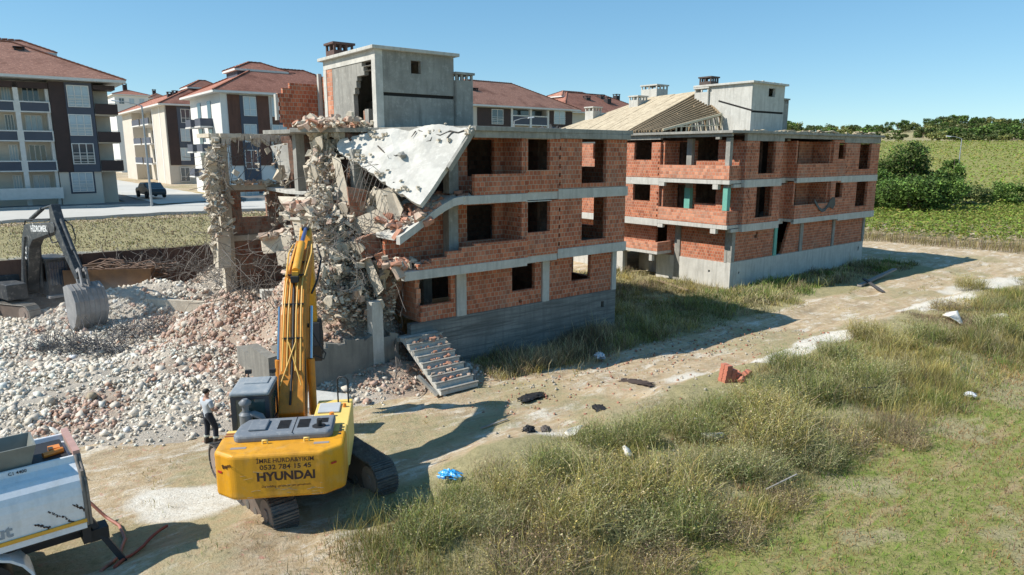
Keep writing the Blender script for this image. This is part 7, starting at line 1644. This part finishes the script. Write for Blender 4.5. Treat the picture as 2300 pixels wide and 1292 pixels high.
# bags and scraps: crumpled sheets
def crumple(name, lab, cat, px, sx, sy, sz, mat, seed, zoff=.1):
    p = gz(*px, zoff); r = np.random.default_rng(seed); n = 15; a, b = np.meshgrid(np.linspace(-1, 1, n), np.linspace(-1, 1, n)); e = np.clip(1-(a*a+b*b)*.55, 0, 1)
    z = e*(.35+.65*r.random((n, n)))*sz; X = a*sx*(1+.15*r.normal(size=(n, n))); Y = b*sy*(1+.15*r.normal(size=(n, n))); idx = np.arange(n*n).reshape(n, n); f = np.stack([idx[:-1, :-1], idx[:-1, 1:], idx[1:, 1:], idx[1:, :-1]], -1).reshape(-1, 4)
    vt = np.stack([X, Y, z], -1).reshape(-1, 3); vb = vt*np.array([1, 1, 0])-np.array([0, 0, .02]); ff = np.concatenate([f, f[:, ::-1]+n*n])
    o = npmesh(name, np.concatenate([vt, vb]), ff, mat); o.location = (p[0], p[1], z_at(p[0], p[1])+zoff*.6); o.rotation_euler = (0, 0, seed); return tag(o, lab, cat)
BLUE = simple('blue_plastic', (.03, .34, .75), .35); WPL = simple('white_plastic', (.75, .77, .8), .45)
crumple('plastic_bag', 'crumpled bright blue plastic bag caught on the weeds right of the yellow excavator', 'bag', (1012, 1078), .27, .13, .22, BLUE, 3, .3)
crumple('plastic_bag', 'crumpled white plastic bag lying in the shaded weeds below the near block', 'bag', (1347, 793), .26, .18, .25, WPL, 5, .25)
crumple('plastic_bag', 'white plastic scrap on the verge grass near the right edge', 'bag', (2180, 880), .18, .12, .14, WPL, 6, .3)
crumple('tarpaulin', 'black torn plastic sheet on the dirt right of the stair foot', 'tarpaulin', (1195, 888), .55, .25, .14, TARBLACK, 7, .02)
crumple('tarpaulin', 'flat dark rag lying in the middle of the dirt track', 'tarpaulin', (1350, 940), .5, .2, .1, TARBLACK, 8, .02)
crumple('tarpaulin', 'dark earthy rag on the track below the near block shadow edge', 'tarpaulin', (1430, 860), .6, .25, .08, M('brown_rag', (.08, .055, .045), None, 4, .9, .3), 9, .02)
crumple('scrap', 'round black tyre scrap on the dirt left of the white rock', 'scrap', (1187, 981), .17, .17, .22, BLK, 10, .02); crumple('scrap', 'smaller grey scrap next to the round black tyre scrap', 'scrap', (1225, 972), .2, .13, .18, simple('grey_scrap', (.1, .085, .075), .8), 11, .02)

def stick(lab, cat, a, b, w, mat, name='plank', z0=.05, z1=.05):
    p, q = gz(*a, z0), gz(*b, z1); m = MB(); m.bar((p[0], p[1], z_at(p[0], p[1])+z0), (q[0], q[1], z_at(q[0], q[1])+z1), w, w*.4); return tag(m.build(name, mat), lab, cat)
GW = M('grey_timber', (.30, .28, .26), (.2, .19, .17), 4, .9, .3)
stick('long grey plank lying in the shadow in front of the far block', 'plank', (1930, 640), (2010, 605), .28, GW, z0=.1, z1=.45); stick('short dark plank crossing the long grey plank', 'plank', (1940, 625), (1985, 655), .2, M('dark_timber', (.08, .075, .075), None, 4, .9, .2), z0=.3)
stick('pale plank lying in the weeds between the two brick blocks', 'plank', (1478, 630), (1545, 650), .18, WOOD, z0=.25, z1=.25); stick('thin white lath on the verge grass', 'lath', (1540, 965), (1562, 955), .05, TRIM, z0=.3, z1=.35)
stick('grey stick on the track above the excavator shadow', 'stick', (1080, 965), (1140, 945), .06, GW); stick('thin bleached branch stuck in the verge, lower right', 'branch', (1720, 1105), (1790, 1068), .04, GW, z0=.2, z1=.5)
m = MB(); p = gz(1918, 900, .3); m.tube([(p[0], p[1], .1), (p[0], p[1], .75), (p[0]+1.0, p[1]+.1, .75)], .02, 6); tag(m.build('bent_pipe', BLK), 'thin dark bent pipe standing in the verge weeds', 'pipe')
# scrap machine with rusty sides behind the black excavator
SK = thing('scrap_trailer', 'rusty low trailer loaded with bent steel between the black excavator and the rubble heap', 'trailer', (-22.6, 36.6, .6), ROT-.55)
m = MB(); m.box(-1.2, 3.2, -1, 1, .7, .9); m.box(-1.2, 3.2, -1.05, -1, .9, 1.9); m.box(-1.2, 3.2, 1, 1.05, .9, 1.9); m.box(3.15, 3.2, -.99, .99, .9, 1.9); m.build('trailer_bed', M('rusty_trailer', (.20, .10, .04), (.12, .06, .03), 2, .8, .3), SK)
m = MB(); 
for k in range(40): a = Vector((random.uniform(-1, 2), random.uniform(-.8, .8), random.uniform(1.0, 2.1))); m.tube([a, a+Vector((random.uniform(.4, 1.6), random.uniform(-.4, .4), random.uniform(-.2, .3))), a+Vector((random.uniform(1.5, 2.6), random.uniform(-.6, .6), random.uniform(-.4, .4)))], .03, 4)
m.build('bent_steel_load', M('steel_load', (.25, .15, .1), (.15, .1, .07), 4, .8, .1), SK)
for x in (0, 2): m = MB(); m.cyl((x, -1.1, .4), (x, -.85, .4), .4, n=14); m.build('wheel', BLK, SK)

DC, _n, _b = newmat('airborne_dust'); _n.nodes.remove(_b); pv = _n.nodes.new('ShaderNodeVolumePrincipled'); pv.inputs['Color'].default_value = (.86, .85, .83, 1)
tcd = _n.nodes.new('ShaderNodeTexCoord'); ln = N(_n, 'ShaderNodeVectorMath', operation='LENGTH'); _n.links.new(tcd.outputs['Object'], ln.inputs[0]); fo = N(_n, 'ShaderNodeMapRange'); fo.inputs[1].default_value = 1.; fo.inputs[2].default_value = .1; fo.inputs[3].default_value = 0.; fo.inputs[4].default_value = .16; _n.links.new(ln.outputs['Value'], fo.inputs[0])
mu = N(_n, 'ShaderNodeMath', operation='MULTIPLY'); _n.links.new(fo.outputs[0], mu.inputs[0]); _n.links.new(ramp(_n, tex(_n, 1.7, detail=4), .35, .65), mu.inputs[1]); _n.links.new(mu.outputs[0], pv.inputs['Density']); _n.links.new(pv.outputs[0], _n.nodes['Material Output'].inputs['Volume'])
dc = npmesh('dust_cloud', IV2*1., IF2, DC, smooth=True); dc.location = (-19.6, 31.6, 1.3); dc.scale = (4.2, 2.6, 1.9); tag(dc, 'thin pale dust hanging around the bucket of the black excavator', 'dust', kind='stuff')
# ================================================================== LIGHT, SKY, CAMERA
SUNEL = math.radians(44.5); sdir = Vector((-.975, -.21, 0)).normalized()*math.cos(SUNEL)+Vector((0, 0, math.sin(SUNEL)))   # towards the sun
sd = bpy.data.lights.new('Sun', 'SUN'); sd.energy = 4.8; sd.angle = math.radians(.5); sd.color = (1, .955, .88); so = bpy.data.objects.new('Sun', sd); COL.objects.link(so); so.rotation_euler = sdir.to_track_quat('Z', 'Y').to_euler(); so.location = (-40, -10, 60)
w = bpy.data.worlds.new('World'); S.world = w; w.use_nodes = True; nt = w.node_tree; bg = nt.nodes['Background']; sky = nt.nodes.new('ShaderNodeTexSky'); sky.sky_type = 'NISHITA'; sky.sun_disc = False
sky.sun_elevation = SUNEL; sky.sun_rotation = math.atan2(sdir.x, sdir.y); sky.altitude = 100; sky.air_density = .9; sky.dust_density = 0.; sky.ozone_density = 4.
hs = nt.nodes.new('ShaderNodeHueSaturation'); hs.inputs['Saturation'].default_value = 1.22; nt.links.new(sky.outputs[0], hs.inputs['Color'])
gm_ = nt.nodes.new('ShaderNodeGamma'); gm_.inputs[1].default_value = .6; nt.links.new(hs.outputs[0], gm_.inputs[0]); vm = nt.nodes.new('ShaderNodeVectorMath'); vm.operation = 'MULTIPLY'; vm.inputs[1].default_value = (1.12, 1.42, 1.50); nt.links.new(gm_.outputs[0], vm.inputs[0]); nt.links.new(vm.outputs[0], bg.inputs[0]); bg.inputs[1].default_value = .15
cd = bpy.data.cameras.new('Camera'); cd.sensor_width = 36; cd.lens = 36*FPX/2300; cd.clip_end = 6000; cd.clip_start = .3; co = bpy.data.objects.new('Camera', cd); COL.objects.link(co)
co.location = (0, 0, CAMH); co.rotation_euler = (math.radians(90)-PITCH, 0, 0); S.camera = co
S.view_settings.view_transform = 'Standard'; S.view_settings.look = 'None'; S.view_settings.exposure = .34; S.view_settings.gamma = 1
S.render.engine = 'CYCLES'; S.cycles.max_bounces = 5; S.cycles.diffuse_bounces = 3
